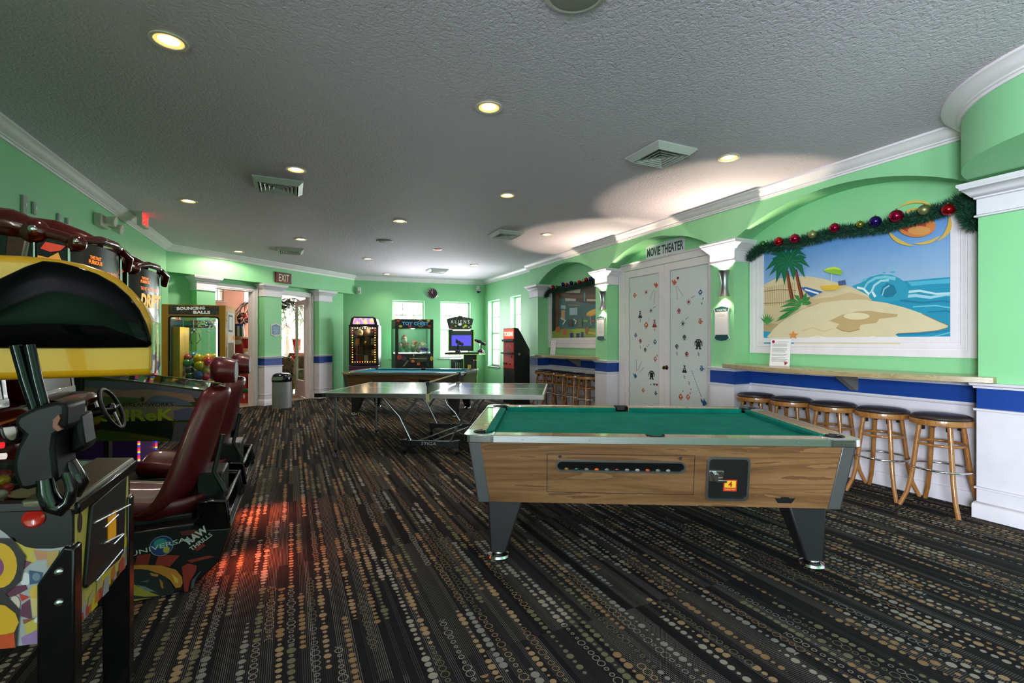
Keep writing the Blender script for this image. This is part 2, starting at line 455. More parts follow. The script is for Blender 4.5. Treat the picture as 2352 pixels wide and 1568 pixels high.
# --- back wall
xb1 = None
pc = FW.w(xc, .15); lx = (pc.x-FB.o[0])*FB.ex[0]+(pc.y-FB.o[1])*FB.ex[1]
w1 = px_rect(FB, 900, 975, 689, 838, 0); w2 = px_rect(FB, 1011, 1080.5, 692, 838, 0)
zt = (w1[3]+w2[3])/2; w1 = (w1[0], w1[1], .93, zt); w2 = (w2[0], w2[1], .93, zt)
mb = holes_wall(MB(), -.12, lx+.25, 0, CZ, 0, .2, [w1, w2]); struct('wall_back', mb, GREEN, FB, smooth=0)
crown('trim_10', FB, -.4, lx)
struct('baseboard_back', MB().prism([(0, 0), (-.02, 0), (-.02, .12), (-.012, .135), (0, .14)], -.2, lx, 'yz'), WHITE, FB)
struct('baseboard_right', MB().prism([(.15, 0), (.13, 0), (.13, .12), (.138, .135), (.15, .14)], xc, c1a, 'yz'), WHITE, FW)
WFRAME = mat('dcdcd8', 0.4, name='window_frame_white'); MUNT = mat('8a8a80', 0.5, name='muntin')
def window(n, fr, r, y, nx, rail=True):
    x0, x1, z0, z1 = r; mb = MB().frame(x0, x1, z0, z1, .045, y, y+.05)
    zm = (z0+z1)/2
    mb.box(x0, x1, y, y+.05, zm-.03, zm+.03)
    for q in range(1, nx): mb.box(x0+(x1-x0)*q/nx-.009, x0+(x1-x0)*q/nx+.009, y+.01, y+.03, z0, z1, 1)
    for zz in ((z0+zm)/2, (z1+zm)/2): mb.box(x0, x1, y+.01, y+.03, zz-.009, zz+.009, 1)
    w = struct('window_%d' % n, mb, [WFRAME, MUNT], fr)
    o = MB().box(x0, x1, y+.02, y+.024, z0, z1).build('pane', GLASS_FAINT, w); o.matrix_world = fr.M
    o = MB().box(x0-.03, x1+.03, y-.17, y+.01, z0-.03, z0).build('window_sill', WFRAME, w, bevel=.006); o.matrix_world = fr.M
    return w
def child(o, par, fr=None):
    o.parent = par; return o
window(1, FB, w1, .14, 3); window(2, FB, w2, .14, 3); window(3, FW, wa, .29, 2); window(4, FW, wb, .29, 2)

# --- left wall
unseen_lwin = [(-8.0, -6.4, .8, 2.65), (-10.4, -8.8, .8, 2.65)]  # unseen windows, placed here to bring light from behind left
mb = holes_wall(MB(), -13.5, 5.4, 0, CZ, 0, .2, unseen_lwin); struct('wall_left', mb, GREEN, FL, smooth=0)
crown('trim_11', FL, -12, 5.22)
struct('baseboard_left', MB().prism([(0, 0), (-.02, 0), (-.02, .12), (-.012, .135), (0, .14)], -12, 5.3, 'yz'), WHITE, FL)
# white door casing on the left wall, behind the driving cabinets
dl = FL.hx(333); dz = FL.hit(333, 603)[1]
dd = MB().frame(dl-1.15, dl, -.2, dz, .09, -.03, 0); dd.box(dl-1.06, dl-.09, -.012, 0, 0, dz-.09)
d_ = struct('door_1', dd, WHITE, FL)
mb = MB().box(dl-.98, dl-.62, -.018, -.012, .3, .95).box(dl-.53, dl-.17, -.018, -.012, .3, .95).box(dl-.98, dl-.62, -.018, -.012, 1.1, 1.9).box(dl-.53, dl-.17, -.018, -.012, 1.1, 1.9)
o = mb.build('door_panel', WHITE, d_, bevel=.004)
# --- rear wall behind the camera, without windows
RW = 15.8; hs = [(-9.0+1.0+i*2.45, -9.0+1.0+i*2.45+1.9, .75, 2.75) for i in range(3)]
FR_ = Fr(FW.w(RW, 0).x, FW.w(RW, 0).y, FW.deg-90)      # x runs along -n, seen from inside
# local x of FR_ points to: rotate ex of FW by -90 deg
rear = []
mb = holes_wall(MB(), -.5, 9.5, 0, CZ, 0, .2, rear); struct('wall_front', mb, GREEN, FR_, smooth=0)
for i, r in enumerate(rear): window(8+i, FR_, r, .1, 3)
for i, r in enumerate(unseen_lwin): window(10+i, FL, r, .1, 3)

# --- beam and recessed lobby wall
BL = 4.80
mb = MB().box(0-.3, BL, 0, .28, 2.67, CZ); struct('trim_12', mb, GREEN, FS, smooth=0)
crown('trim_13', FS, -.05, BL+.02)
struct('trim_14', MB().prism([(BL-a, b) for a, b in CROWN], -.1, .3, 'xz'), WHITE, FS, smooth=50)
RD = .20; LY = 5.0
pa = (FS.hx(452), FS.hx(495)); pb = (FS.hx(607.7), FS.hx(647)); pc3 = (FS.hx(733), FS.hx(762))
o1 = (pa[0]+.12, FS.hx(582, RD), 0, 2.5); o2 = (pb[1]-.12, FS.hx(712, RD), 0, 2.5)
mb = holes_wall(MB(), -.6, BL+.3, 0, CZ, RD, RD+.12, [o1, o2])
for a, b in (pa, pb, pc3): mb.box(a, b, 0, RD, 0, 2.66)
struct('wall_exit', mb, GREEN, FS, smooth=0)
for i, (a, b) in enumerate((pa, pb, pc3)): pil_wrap('trim_%d' % (15+i), FS, a, b, RD)
for i, r in enumerate((o1, o2)):
    x0, x1, z0, z1 = r; mb = MB()
    mb.box(x0-.09, x0, RD-.03, RD, 0, z1+.09).box(x1, x1+.09, RD-.03, RD, 0, z1+.09).box(x0-.09, x1+.09, RD-.03, RD, z1, z1+.09)
    mb.box(x0, x0+.025, RD-.02, RD+.14, 0, z1).box(x1-.025, x1, RD-.02, RD+.14, 0, z1).box(x0, x1, RD-.02, RD+.14, z1-.025, z1)
    mb.box(x1+.05, x1+.075, RD-.045, RD-.03, 0, z1+.09)
    struct('trim_%d' % (20+i), mb, WHITE, FS, bevel=.005)
# threshold where carpet meets tile
TILE = mat('cdb49a', 0.35, name='lobby_tile')
struct('floor_lobby', MB().prism([(-4, RD), (4.9, RD), (8.15, LY+.2), (-4, LY+.2)], -.1, .004, 'xy'), TILE, FS, smooth=0)
PINK = mat('e8c3ad', 0.7, name='lobby_pink_wall')

def zr(px0, px1, y0, y1): 
    a = FS.hit(px0, y0, LY); b = FS.hit(px1, y1, LY); return (a[0], b[0], min(a[1], b[1]), max(a[1], b[1]))
h1 = zr(488, 514, 686, 640); h2 = zr(560, 590, 687, 645)
big = (FS.hx(640, LY), FS.hx(716, LY), .35, 3.6)
mb = holes_wall(MB(), -4, 8.2, 0, 4.4, LY, LY+.2, [(h1[0], h1[1], 2.62, 3.9), (h2[0], h2[1], 2.62, 3.9), big])
struct('wall_lobby_back', mb, PINK, FS, smooth=0)
struct('wall_lobby_left', MB().box(-4.2, -4, RD, LY+.2, 0, 4.4), PINK, FS, smooth=0)
struct('wall_lobby_right', MB().prism([(4.86, RD+.1), (4.98, RD+.1), (8.25, LY+.2), (8.1, LY+.2)], 0, 4.4, 'xy'), PINK, FS, smooth=0)
struct('wall_lobby_front', MB().box(-4, -.6, RD, RD+.12, 0, 4.4).box(-4, 4.9, RD, RD+.12, CZ+.1, 4.4), PINK, FS, smooth=0)
struct('ceiling_lobby', MB().prism([(-4.2, RD), (4.98, RD), (8.25, LY+.2), (-4.2, LY+.2)], 4.4, 4.5, 'xy'), mat('efe9e2', .8, name='lobby_ceiling'), FS, smooth=0)
window(5, FS, (h1[0], h1[1], 2.62, 3.9), LY+.02, 2); window(6, FS, (h2[0], h2[1], 2.62, 3.9), LY+.02, 2); window(7, FS, big, LY+.02, 3)

# --- round bulkhead over the bar at the right
D = Fr(FW.w(8.85, 0).x, FW.w(8.85, 0).y, FW.deg)
dr = MB(); dr.lathe([(.97, 2.68), (.97, CZ)], 96)
struct('trim_22', dr, GREEN, D, smooth=50)
struct('trim_23', MB().lathe([(.97-a, b) for a, b in CROWN][::-1], 96, cap=False), WHITE, D, smooth=40)

# ------------------------------------------------------------------ ceiling fittings
TRIMR = mat('e9e0d0', .4, name='downlight_trim'); CANIN = mat('f3c98a', .35, name='downlight_reflector')
def lamp_mat(n, c, s):
    m, g = newmat(n); g.b.inputs['Base Color'].default_value = lin(c)
    g.b.inputs['Emission Color'].default_value = lin(c); g.b.inputs['Emission Strength'].default_value = s; return m
LENS = lamp_mat('lamp_lens', 'fff0d0', 14.0)
def can_proto(fr, label):
    t = thing('recessed_downlight', label, 'ceiling light', fr, 'recessed ceiling downlights')
    R = .078
    MB().lathe([(R, -.001), (R+.018, -.002), (R+.022, -.008), (R+.020, -.012), (R, -.010), (R-.004, -.006)], 32, cap=False).build('trim_ring', TRIMR, t)
    MB().lathe([(R+.001, -.008), (R-.006, .0), (R-.022, -.004)], 32, cap=False).build('reflector', lamp_mat('lit_reflector', 'ffb860', 1.6), t)
    MB().lathe([(0, -.0035), (R-.03, -.0038), (R-.021, -.0005)][::-1], 32).build('lens', LENS, t)
    return t
cans = [(388, 92, 'nearest the upper left corner, largest in view'), (1123, 245, 'over the open floor in the middle, near the top'), (1674, 361, 'beside the large square vent above the movie theater door'),
        (680, 389, 'beside the vent on the left of the ceiling'), (433, 461, 'close to the left wall above the dark red cabinets'), (1165, 448, 'in the middle of the ceiling, alone'),
        (919, 507, 'left of centre, between two lamps of the middle rows'), (691, 549, 'just above the red EXIT board'), (1256, 538, 'right of the small square vent, near the arches'),
        (845, 594, 'toward the end of the exit beam'), (1089, 608, 'over the corner with the arcade shooter'), (548, 577, 'washing the green beam with light'), (889, 629, 'farthest away, above the lit prize machine')]
pr = None
for i, (px, py, d) in enumerate(cans):
    p = G(px, py, CZ-.001); f = Fr(p.x, p.y, 0, p.z)
    lab = 'round warm recessed ceiling light, ' + d
    if pr is None: pr = can_proto(f, lab)
    else: dup(pr, f, lab)
    spot((p.x, p.y, CZ-.03), 46 if i != 11 else 75, 2.3 if i != 11 else 2.95, .9 if i != 11 else .25, name='downlight_glow')
p = G(1005, 572.5, CZ-.001); t = thing('ceiling_sensor', 'small round ceiling fixture with reddish glow beyond the middle row', 'sensor', Fr(p.x, p.y, 0, p.z))
MB().lathe([(.085, 0), (.09, -.006), (.07, -.012), (.0, -.012)][::-1], 24).build('rim', WHITE, t)
MB().lathe([(.06, -.013), (.05, -.016), (0, -.017)][::-1], 24).build('lens', lamp_mat('red_glow', 'e06a48', 1.2), t)
SPK = mat('8f8d88', .6, name='speaker_grille')
for px, py, r, lab in ((883, 553, .14, 'flat round ceiling speaker beyond the rows of lamps, middle distance'), (1322, -22, .165, 'large round grey ceiling speaker cut by the top edge of the picture')):
    p = G(px, py, CZ-.001); t = thing('ceiling_speaker', lab, 'speaker', Fr(p.x, p.y, 0, p.z), 'round ceiling speakers')
    MB().lathe([(r, 0), (r, -.008), (r-.02, -.016), (r-.03, -.012)][::-1], 40, cap=False).build('bezel', mat('a9a49c', .5, name='speaker_bezel'), t)
    MB().lathe([(r-.028, -.012), (r*.5, -.02), (0, -.022)][::-1], 40).build('grille', SPK, t)
VENT = mat('c9cbc8', .45, name='vent_metal'); VDK = mat('1b1c1c', .8, name='vent_dark')
def vent(px, py, s, deg, lab, h=.055):
    p = G(px, py, CZ-.001); f = Fr(p.x, p.y, deg, CZ-.001)
    t = thing('ceiling_vent', lab, 'vent', f, 'square ceiling air vents'); q = s/2
    # frame flange that drops below the ceiling
    mb = MB()
    for k in range(4):
        a = k*PI/2; R = Matrix.Rotation(a, 4, 'Z')
        m2 = MB(); m2.hexa([(-q, -q, 0), (q, -q, 0), (q-.05, -q+.05, 0), (-q+.05, -q+.05, 0)], [(-q, -q, -.012), (q, -q, -.012), (q-.05, -q+.05, -h), (-q+.05, -q+.05, -h)])
        m2.v = [(a_[0], a_[1], a_[2]) for a_ in m2.v]; m2.xf(R); mb.join(m2)
    mb.build('frame', VENT, t, smooth=0)
    MB().box(-q+.05, q-.05, -q+.05, q-.05, -.012, -.002).build('backing', VDK, t)
    for j in range(4):
        r = q-.065-j*.042
        if r < .03: break
        m3 = MB()
        for k in range(4):
            R = Matrix.Rotation(k*PI/2, 4, 'Z'); m2 = MB()
            m2.hexa([(-r, -r, -h+.005), (r, -r, -h+.005), (r, -r+.006, -h+.005), (-r, -r+.006, -h+.005)], [(-r+.03, -r+.03, -.014), (r-.03, -r+.03, -.014), (r-.03, -r+.036, -.014), (-r+.03, -r+.036, -.014)])
            m2.xf(R); m3.join(m2)
        m3.build('louvre', VENT, t, smooth=0)
    return t
va = FW.deg
vent(1517, 352, .46, va, 'large white square ceiling vent above the movie theater doors, nearest the camera')
vent(640, 424, .50, va, 'square ceiling vent on the left with one bright louvre edge')
vent(1162, 536, .46, va, 'square ceiling vent in front of the second arch')
vent(667, 574, .46, va, 'square ceiling vent above the red EXIT board')
vent(1004, 620, .46, va, 'farthest square ceiling vent, above the wall clock')
# ================================================================== POOL TABLES
FELT, g_ = newmat('pool_felt'); v_ = g_.coord(); g_.link(g_.ramp(g_.noise(v_, 5, 4), [(.3, '00685a'), (.7, '04786a')]), g_.b.inputs['Base Color']); g_.b.inputs['Roughness'].default_value = .95; g_.b.inputs['Specular IOR Level'].default_value = .15
FELT2, g_ = newmat('pool_felt_blue'); v_ = g_.coord(); g_.link(g_.ramp(g_.noise(v_, 5, 4), [(.3, '067c94'), (.7, '0a8aa4')]), g_.b.inputs['Base Color']); g_.b.inputs['Roughness'].default_value = .95
CORN = mat('77777a', 0.42, 0.7, name='corner_metal'); LEGM = mat('1c1b1e', .5, name='pool_leg_laminate')
PCK = mat('0c0c0d', .6, name='pocket_rubber')
TOPH = .82
def pool_table(fr, label, felt, near):
    t = thing('pool_table', label, 'pool table', fr, 'coin operated pool tables')
    L, W = 2.38, 1.45; H = TOPH
    # cabinet: tapered box
    x0, x1, y0, y1 = .035, L-.035, .035, W-.035; b = .055
    mb = MB().hexa([(x0+b, y0+b, .385), (x1-b, y0+b, .385), (x1-b, y1-b, .385), (x0+b, y1-b, .385)], [(x0, y0, H-.04), (x1, y0, H-.04), (x1, y1, H-.04), (x0, y1, H-.04)])
    body = mb.build('body', LAM, t, smooth=0)
    def fp(x, z, off=0.0):      # point on sloped front face
        k = (H-.04-z)/(H-.04-.385); return (x, y0+b*k-off, z)
    # corner strips
    for sx in (0, 1):
        for sy in (0, 1):
            mb = MB()
            def Pt(u, v, z):
                k = (H-.04-z)/(H-.04-.385); ix = x0+b*k; iy = y0+b*k
                X = ix-.006+u if not sx else (L-ix)+.006-u; Y = iy-.006+v if not sy else (W-iy)+.006-v
                return (X, Y, z)
            zt, zb = H-.045, .382
            for (u0, u1, v0, v1) in ((0, .075, 0, .010), (0, .010, 0, .055)):
                bb = [Pt(u0, v0, zb), Pt(u1, v0, zb), Pt(u1, v1, zb), Pt(u0, v1, zb)]; tt = [Pt(u0, v0, zt), Pt(u1, v0, zt), Pt(u1, v1, zt), Pt(u0, v1, zt)]
                if sx != sy: bb.reverse(); tt.reverse()
                mb.hexa(bb, tt)
            mb.build('corner_strip', CORN, t, bevel=.003)
    # legs, splayed
    for sx in (0, 1):
        for sy in (0, 1):
            def q(x, y): return (x if not sx else L-x, y if not sy else W-y)
            tp = [(.14, .13), (.37, .13), (.37, .33), (.14, .33)]; bt = [(.155, .13), (.26, .13), (.26, .235), (.155, .235)]
            bb = [(*q(*p), .042) for p in bt]; tt = [(*q(*p), .39) for p in tp]
            if sx != sy: bb.reverse(); tt.reverse()
            lg = MB().hexa(bb, tt).build('leg', LEGM, t, bevel=.012)
            cx, cy = q(.205, .175)
            MB().lathe([(.070, 0), (.074, .010), (.068, .024), (.040, .036), (.034, .048), (.0, .05)], 28, (cx, cy, 0)).build('foot', CHROME, lg)
    # bed, cushions, rails
    MB().box(.10, L-.10, .10, W-.10, H-.075, H-.035).build('bed_cloth', felt, t)
    rw = .125; cw = .045
    def cushion(a, c, axis, side):
        prof = [(0, -.035), (0, -.003), (-.012, 0), (-cw-.006, -.004), (-cw, -.035)]
        mb = MB()
        if axis == 'x':
            yy = rw if side == 0 else W-rw; sg = 1 if side == 0 else -1
            P = [(yy-sg*p[0], H+p[1]) for p in prof]
            rings = [[(a+.0, y, z) for y, z in P], [(a+(0 if False else .03), y, z) for y, z in P], [(c-.03, y, z) for y, z in P], [(c, y, z) for y, z in P]]
            for i, r in enumerate(rings):
                if i in (0, 3): rings[i] = [(p[0], yy+(p[1]-yy)*.55, p[2]) for p in r]
        else:
            xx = rw if side == 0 else L-rw; sg = 1 if side == 0 else -1
            P = [(xx-sg*p[0], H+p[1]) for p in prof]
            rings = [[(x, a, z) for x, z in P], [(x, a+.03, z) for x, z in P], [(x, c-.03, z) for x, z in P], [(x, c, z) for x, z in P]]
            for i, r in enumerate(rings):
                if i in (0, 3): rings[i] = [(xx+(p[0]-xx)*.55, p[1], p[2]) for p in r]
        mb.loft(rings); mb.build('cushion', felt, t, smooth=0)
    for s_ in (0, 1):
        cushion(rw+.055, L/2-.06, 'x', s_); cushion(L/2+.06, L-rw-.055, 'x', s_); cushion(rw+.055, W-rw-.055, 'y', s_)
    # wood rail tops
    for s_ in (0, 1):
        for a, c in ((.19, L/2-.055), (L/2+.055, L-.19)):
            yy = (.012, rw) if s_ == 0 else (W-rw, W-.012)
            MB().box(a, c, yy[0], yy[1], H-.035, H-.001).build('rail', RAILW, t, bevel=.003)
        yy = (.012, .055) if s_ == 0 else (W-.055, W-.012)
        MB().box(L/2-.056, L/2+.056, yy[0], yy[1], H-.035, H-.001 if s_ == 0 else H+.006).build('rail' if s_ == 0 else 'pocket_plate', RAILW if s_ == 0 else PCK, t, bevel=.003)
        xx = (.012, rw) if s_ == 0 else (L-rw, L-.012)
        MB().box(xx[0], xx[1], .19, W-.19, H-.035, H-.001).build('rail', RAILW, t, bevel=.003)
    # chrome apron
    for nm, (a, b_, c, d) in (('apron', (.17, L-.17, 0, .014)), ('apron', (.17, L-.17, W-.014, W)), ('apron', (0, .014, .17, W-.17)), ('apron', (L-.014, L, .17, W-.17))):
        mb = MB().box(a, b_, c, d, H-.042, H+.001)
        if c == 0 and b_ > 1:
            for i in range(5): mb.cyl((a+.2+i*(b_-a-.4)/4, c-.001, H-.02), (a+.2+i*(b_-a-.4)/4, c+.003, H-.02), .006, n=10)
        mb.build(nm, STEEL, t, bevel=.004)
    # corner castings with pocket notch
    for sx in (0, 1):
        for sy in (0, 1):
            P = []
            R = .055; n = 8
            pr_ = [(R, R, PI, 1.5*PI)]
            for i in range(n+1):
                a = PI+PI/2*i/n; P.append((R+R*math.cos(a), R+R*math.sin(a)))
            P += [(.195, 0), (.195, rw)]
            # notch arc round the pocket centre
            pc_ = (.115, .115); r_ = .058
            for i in range(11):
                a = math.radians(0-20) - math.radians(230)*i/10
                P.append((pc_[0]+r_*math.cos(a), pc_[1]+r_*math.sin(a)))
            P += [(rw, .195), (0, .195)]
            Q = [(x if not sx else L-x, y if not sy else W-y) for x, y in P]
            MB().prism(Q, H-.044, H+.003, 'xy').build('corner_cap', CHROME, t, bevel=.004, smooth=30)
            cx = pc_[0] if not sx else L-pc_[0]; cy = pc_[1] if not sy else W-pc_[1]
            a0 = math.radians(-30) if (sx, sy) == (0, 0) else 0
            mb = MB().lathe([(.057, H+.004), (.062, H+.006), (.066, H+.001), (.058, H-.034), (.052, H-.034), (.055, H-.002)], 24, (cx, cy, 0), a0=math.atan2((-1 if not sy else 1), (-1 if not sx else 1))-math.radians(125), a1=math.atan2((-1 if not sy else 1), (-1 if not sx else 1))+math.radians(125))
            mb.build('pocket', PCK, t)
            MB().lathe([(.052, 0), (0, 0)][::-1], 20, (cx, cy, H-.0335)).build('pocket_hole', mat('020202', .9, name='pocket_dark'), t)
    for sy in (0, 1):
        cy = .085 if not sy else W-.085
        a = -PI/2 if not sy else PI/2
        MB().lathe([(.050, H+.004), (.055, H+.006), (.058, H+.001), (.048, H-.03), (.044, H-.034), (.048, H-.002)], 24, (L/2, cy, 0), a0=a-math.radians(115), a1=a+math.radians(115)).build('pocket', PCK, t)
        MB().lathe([(.048, 0), (0, 0)][::-1], 20, (L/2, cy, H-.0335)).build('pocket_hole', mat('020202', .9, name='pocket_dark'), t)
    # ball return hatch
    fx = fr
    A = Matrix.Identity(4)
    def front(mb):      # bend x-z drawing made at y=0 onto the sloped front
        mb.v = [(p[0], fp(p[0], p[2])[1]+p[1], p[2]) for p in mb.v]; return mb
    hx0, hx1, hz0, hz1 = .52, 1.42, .455, .705
    mb = MB().frame(hx0, hx1, hz0, hz1, .003, -.0015, .002, 1); mb.box(hx0+.003, hx1-.003, -.0008, .001, hz0+.003, hz1-.003, 0)
    front(mb).build('hatch', [LAM, BLACK], t, smooth=0)
    for sxx in (.60, 1.33): front(MB().cyl((sxx, -.012, .69), (sxx, .0, .69), .010, n=14)).build('lock', CHROME, t)
    o_ = rrect(.575, 1.365, .592, .667, .037, 6); i_ = rrect(.585, 1.355, .602, .657, .027, 6)
    s1 = front(ringprism(MB(), o_, i_, -.012, 0)).build('ball_window', STEEL, t)
    front(MB().poly(rrect(.583, 1.357, .600, .659, .028, 6), -.003)).build('window_recess', mat('050506', .3, name='dark_recess'), s1, smooth=0)
    if near:
        bc = ['7a5a18', '1c4a34', '6c6c68', 'c85a1c', '5c5c58', '501414', '74746c', '8a8a84', 'b04418', '6c6c66', '88887f']
        for i, c in enumerate(bc):
            x = .64+i*.062; y = fp(x, .61)[1]-.009
            o = MB().ball((x, y, .610), (.014, .005, .009), 14, 8).build('billiard_ball', mat(c, .2, name='ball_paint'), s1)
    # coin mechanism
    cx0, cx1, cz0, cz1 = (1.49, 1.745, .425, .70)
    pl = front(ringprism(MB(), rrect(cx0, cx1, cz0, cz1, .03), rrect(cx0+.013, cx1-.013, cz0+.013, cz1-.013, .022), -.014, 0)).build('coin_panel', STEEL, t)
    front(MB().poly(rrect(cx0+.011, cx1-.011, cz0+.011, cz1-.011, .022), -.004)).build('coin_plate', BLACK, pl, smooth=0)
    mb = MB().box(cx0+.015, cx0+.10, -.012, -.004, .545, .615); mb.box(cx0+.035, cx0+.060, -.045, -.012, .555, .605); mb.box(cx0+.050, cx0+.115, -.035, -.025, .545, .562)
    front(mb).build('coin_slide', CHROME, pl, bevel=.003)
    if near:
        mb = MB().box(cx0+.105, cx0+.185, -.006, -.004, .485, .558, 0); mb.box(cx0+.112, cx0+.178, -.0068, -.006, .508, .552, 1)
        mb.text('4', cx0+.145, .530, .036, -.0076, 2, bold=.02); mb.text('TOKENS ONLY', cx0+.145, .497, .010, -.0072, 3, w=.066)
        front(mb).build('price_sticker', [mat('c8321e', .5, name='sticker_red'), mat('f0c030', .5, name='sticker_yellow'), mat('b02014', .5, name='sticker_numeral'), mat('f6d860', .5, name='sticker_print')], pl, smooth=0)
    mb = MB().prism([(1.905, .447), (1.925, .415), (2.005, .415), (2.025, .447), (1.995, .445), (1.985, .454), (1.945, .454), (1.935, .445)], -.006, 0, 'xz')
    front(mb).build('maker_plate', BLACK, t, bevel=.001)
    return t
pool_table(Fr(-.305, 2.960, -3.6), 'wood laminate pool table with green cloth and chrome corners, nearest the camera', FELT, True)
pool_table(Fr(-3.24, 9.05, -7.0), 'far pool table with bright turquoise cloth, behind the ping pong table', FELT2, False)

# ================================================================== PING PONG TABLE
TT, g_ = newmat('table_tennis_top'); g_.b.inputs['Base Color'].default_value = lin('3c4844'); g_.b.inputs['Roughness'].default_value = .24; g_.b.inputs['Coat Weight'].default_value = .5; g_.b.inputs['Coat Roughness'].default_value = .16
TF = Fr(-2.39, 5.98, -6.0); PL, PW, PZ = 2.78, 1.60, .76
t = thing('ping_pong_table', 'dark glossy ping pong table with net, on curved steel legs, behind the nearest pool table', 'ping pong table', TF)
ALU = mat('9b9b97', .35, .8, name='table_edge_metal')
for nm, a, b in (('left', 0, PL/2-.006), ('right', PL/2+.006, PL)):
    o = MB().box(a, b, 0, PW, PZ-.022, PZ).build('table_top', TT, t)
    LN = mat('d8d8d0', .5, name='white_line')
    mb = MB().box(a+.0, b, 0, .02, PZ, PZ+.001).box(a, b, PW-.02, PW, PZ, PZ+.001).box(a, b, PW/2-.0025, PW/2+.0025, PZ, PZ+.001)
    e = 0 if nm == 'left' else PL-.02; mb.box(e, e+.02, 0, PW, PZ, PZ+.001); mb.build('line', LN, o, smooth=0)
    MB().box(a, b, -.006, .012, PZ-.055, PZ-.001).box(a, b, PW-.012, PW+.006, PZ-.055, PZ-.001).box((0 if nm == 'left' else PL)-.006, (0 if nm == 'left' else PL)+.006, 0, PW, PZ-.055, PZ-.001).build('apron', ALU, t, bevel=.002)
for x, y in ((-.02, -.02), (PL-.0, PW), (-.02, PW)):
    MB().prism(rrect(x-.05, x+.09, y-.03, y+.03, .028, 4), PZ-.052, PZ-.004, 'xy').build('corner_guard', BLACK, t)
# end legs
for x, y in ((.14, .12), (.14, PW-.14), (PL-.14, PW-.14)):
    lg = MB().cyl((x, y, .02), (x, y, PZ-.03), .016, n=14).tube([(x, y, PZ-.13), (x+.03, y, PZ-.07), (x+.10, y, PZ-.03)], .009, 8).build('leg', STEEL, t)
    MB().cyl((x, y, 0), (x, y, .03), .020, n=14).build('foot', BLACK, lg)
# undercarriages
for y, lab in ((.13, 1), (PW-.22, 0)):
    c = PL/2-.02; ca = MB().box(c-.33, c+.33, y-.03, y+.03, .10, .165)
    ca.box(c-.36, c-.30, y-.04, y+.04, .085, .175).box(c+.30, c+.36, y-.04, y+.04, .085, .175)
    if lab: ca.text('STIGA', c-.02, .135, .040, y-.032, 1, w=.19, shear=.2)
    cr = ca.build('carriage_bar', [BLACK, mat('b8bcc0', .4, name='silver_print')], t, bevel=.004)
    for sx in (-1, 1):
        p = c+sx*.33
        w_ = MB().cyl((p-.013, y, .05), (p+.013, y, .05), .05, n=20).build('wheel', BLACK, t)
        MB().box(p-.022, p-.016, y-.02, y+.02, .04, .11).box(p+.016, p+.022, y-.02, y+.02, .04, .11).build('wheel_fork', STEEL, w_)
        MB().tube([(p-sx*.08, y, .16), (p-sx*.01, y, .30), (p+sx*.07, y, .46), (p+sx*.20, y, .60), (p+sx*.31, y, PZ-.04)], .013, 10).build('strut', STEEL, t)
        MB().tube([(p+sx*.04, y, .42), (p-sx*.02, y, .52), (p-sx*.12, y, .62), (p-sx*.16, y, PZ-.04)], .013, 10).build('strut', STEEL, t)
MB().tube([(PL/2-.2, .13, .15), (PL/2+.12, PW-.22, .15)], .011, 8).build('brace', STEEL, t); MB().tube([(PL/2-.02, .13, .15), (PL/2+.30, PW-.22, .15)], .011, 8).build('brace', STEEL, t)
nt = thing('table_tennis_net', 'low dark net with white top tape clamped across the ping pong table', 'net', TF)
NETM, g_ = newmat('net_mesh'); tr = g_.n.new('ShaderNodeBsdfTransparent'); mx = g_.n.new('ShaderNodeMixShader'); mx.inputs[0].default_value = .55
g_.b.inputs['Base Color'].default_value = lin('1c2624'); g_.link(tr.outputs[0], mx.inputs[1]); g_.link(g_.b.outputs[0], mx.inputs[2]); g_.link(mx.outputs[0], g_.n.get('Material Output').inputs[0])
c = PL/2
MB().box(c-.001, c+.001, -.06, PW+.06, PZ+.015, PZ+.14).build('mesh', NETM, nt, smooth=0)
MB().box(c-.004, c+.004, -.07, PW+.07, PZ+.135, PZ+.152).build('top_tape', mat('c9c09a', .7, name='net_tape'), nt)
MB().tube([(c, -.05, PZ+.015), (c, PW+.05, PZ+.012)], .003, 6).build('cord', BLACK, nt)
for y in (-.075, PW+.075):
    MB().cyl((c, y, PZ-.01), (c, y, PZ+.16), .009, n=12).box(c-.02, c+.02, y-.012, y+.012, PZ+.11, PZ+.158).build('post', BLACK, nt)
    s = 1 if y < 0 else -1
    MB().box(c-.025, c+.025, min(y, y+s*.10), max(y, y+s*.10), PZ+.003, PZ+.012).box(c-.025, c+.025, min(y, y+s*.10), max(y, y+s*.10), PZ-.085, PZ-.065).box(c-.02, c+.02, y-.01, y+.01, PZ-.085, PZ+.01).build('clamp', mat('b8b48a', .5, name='clamp_cream'), nt)

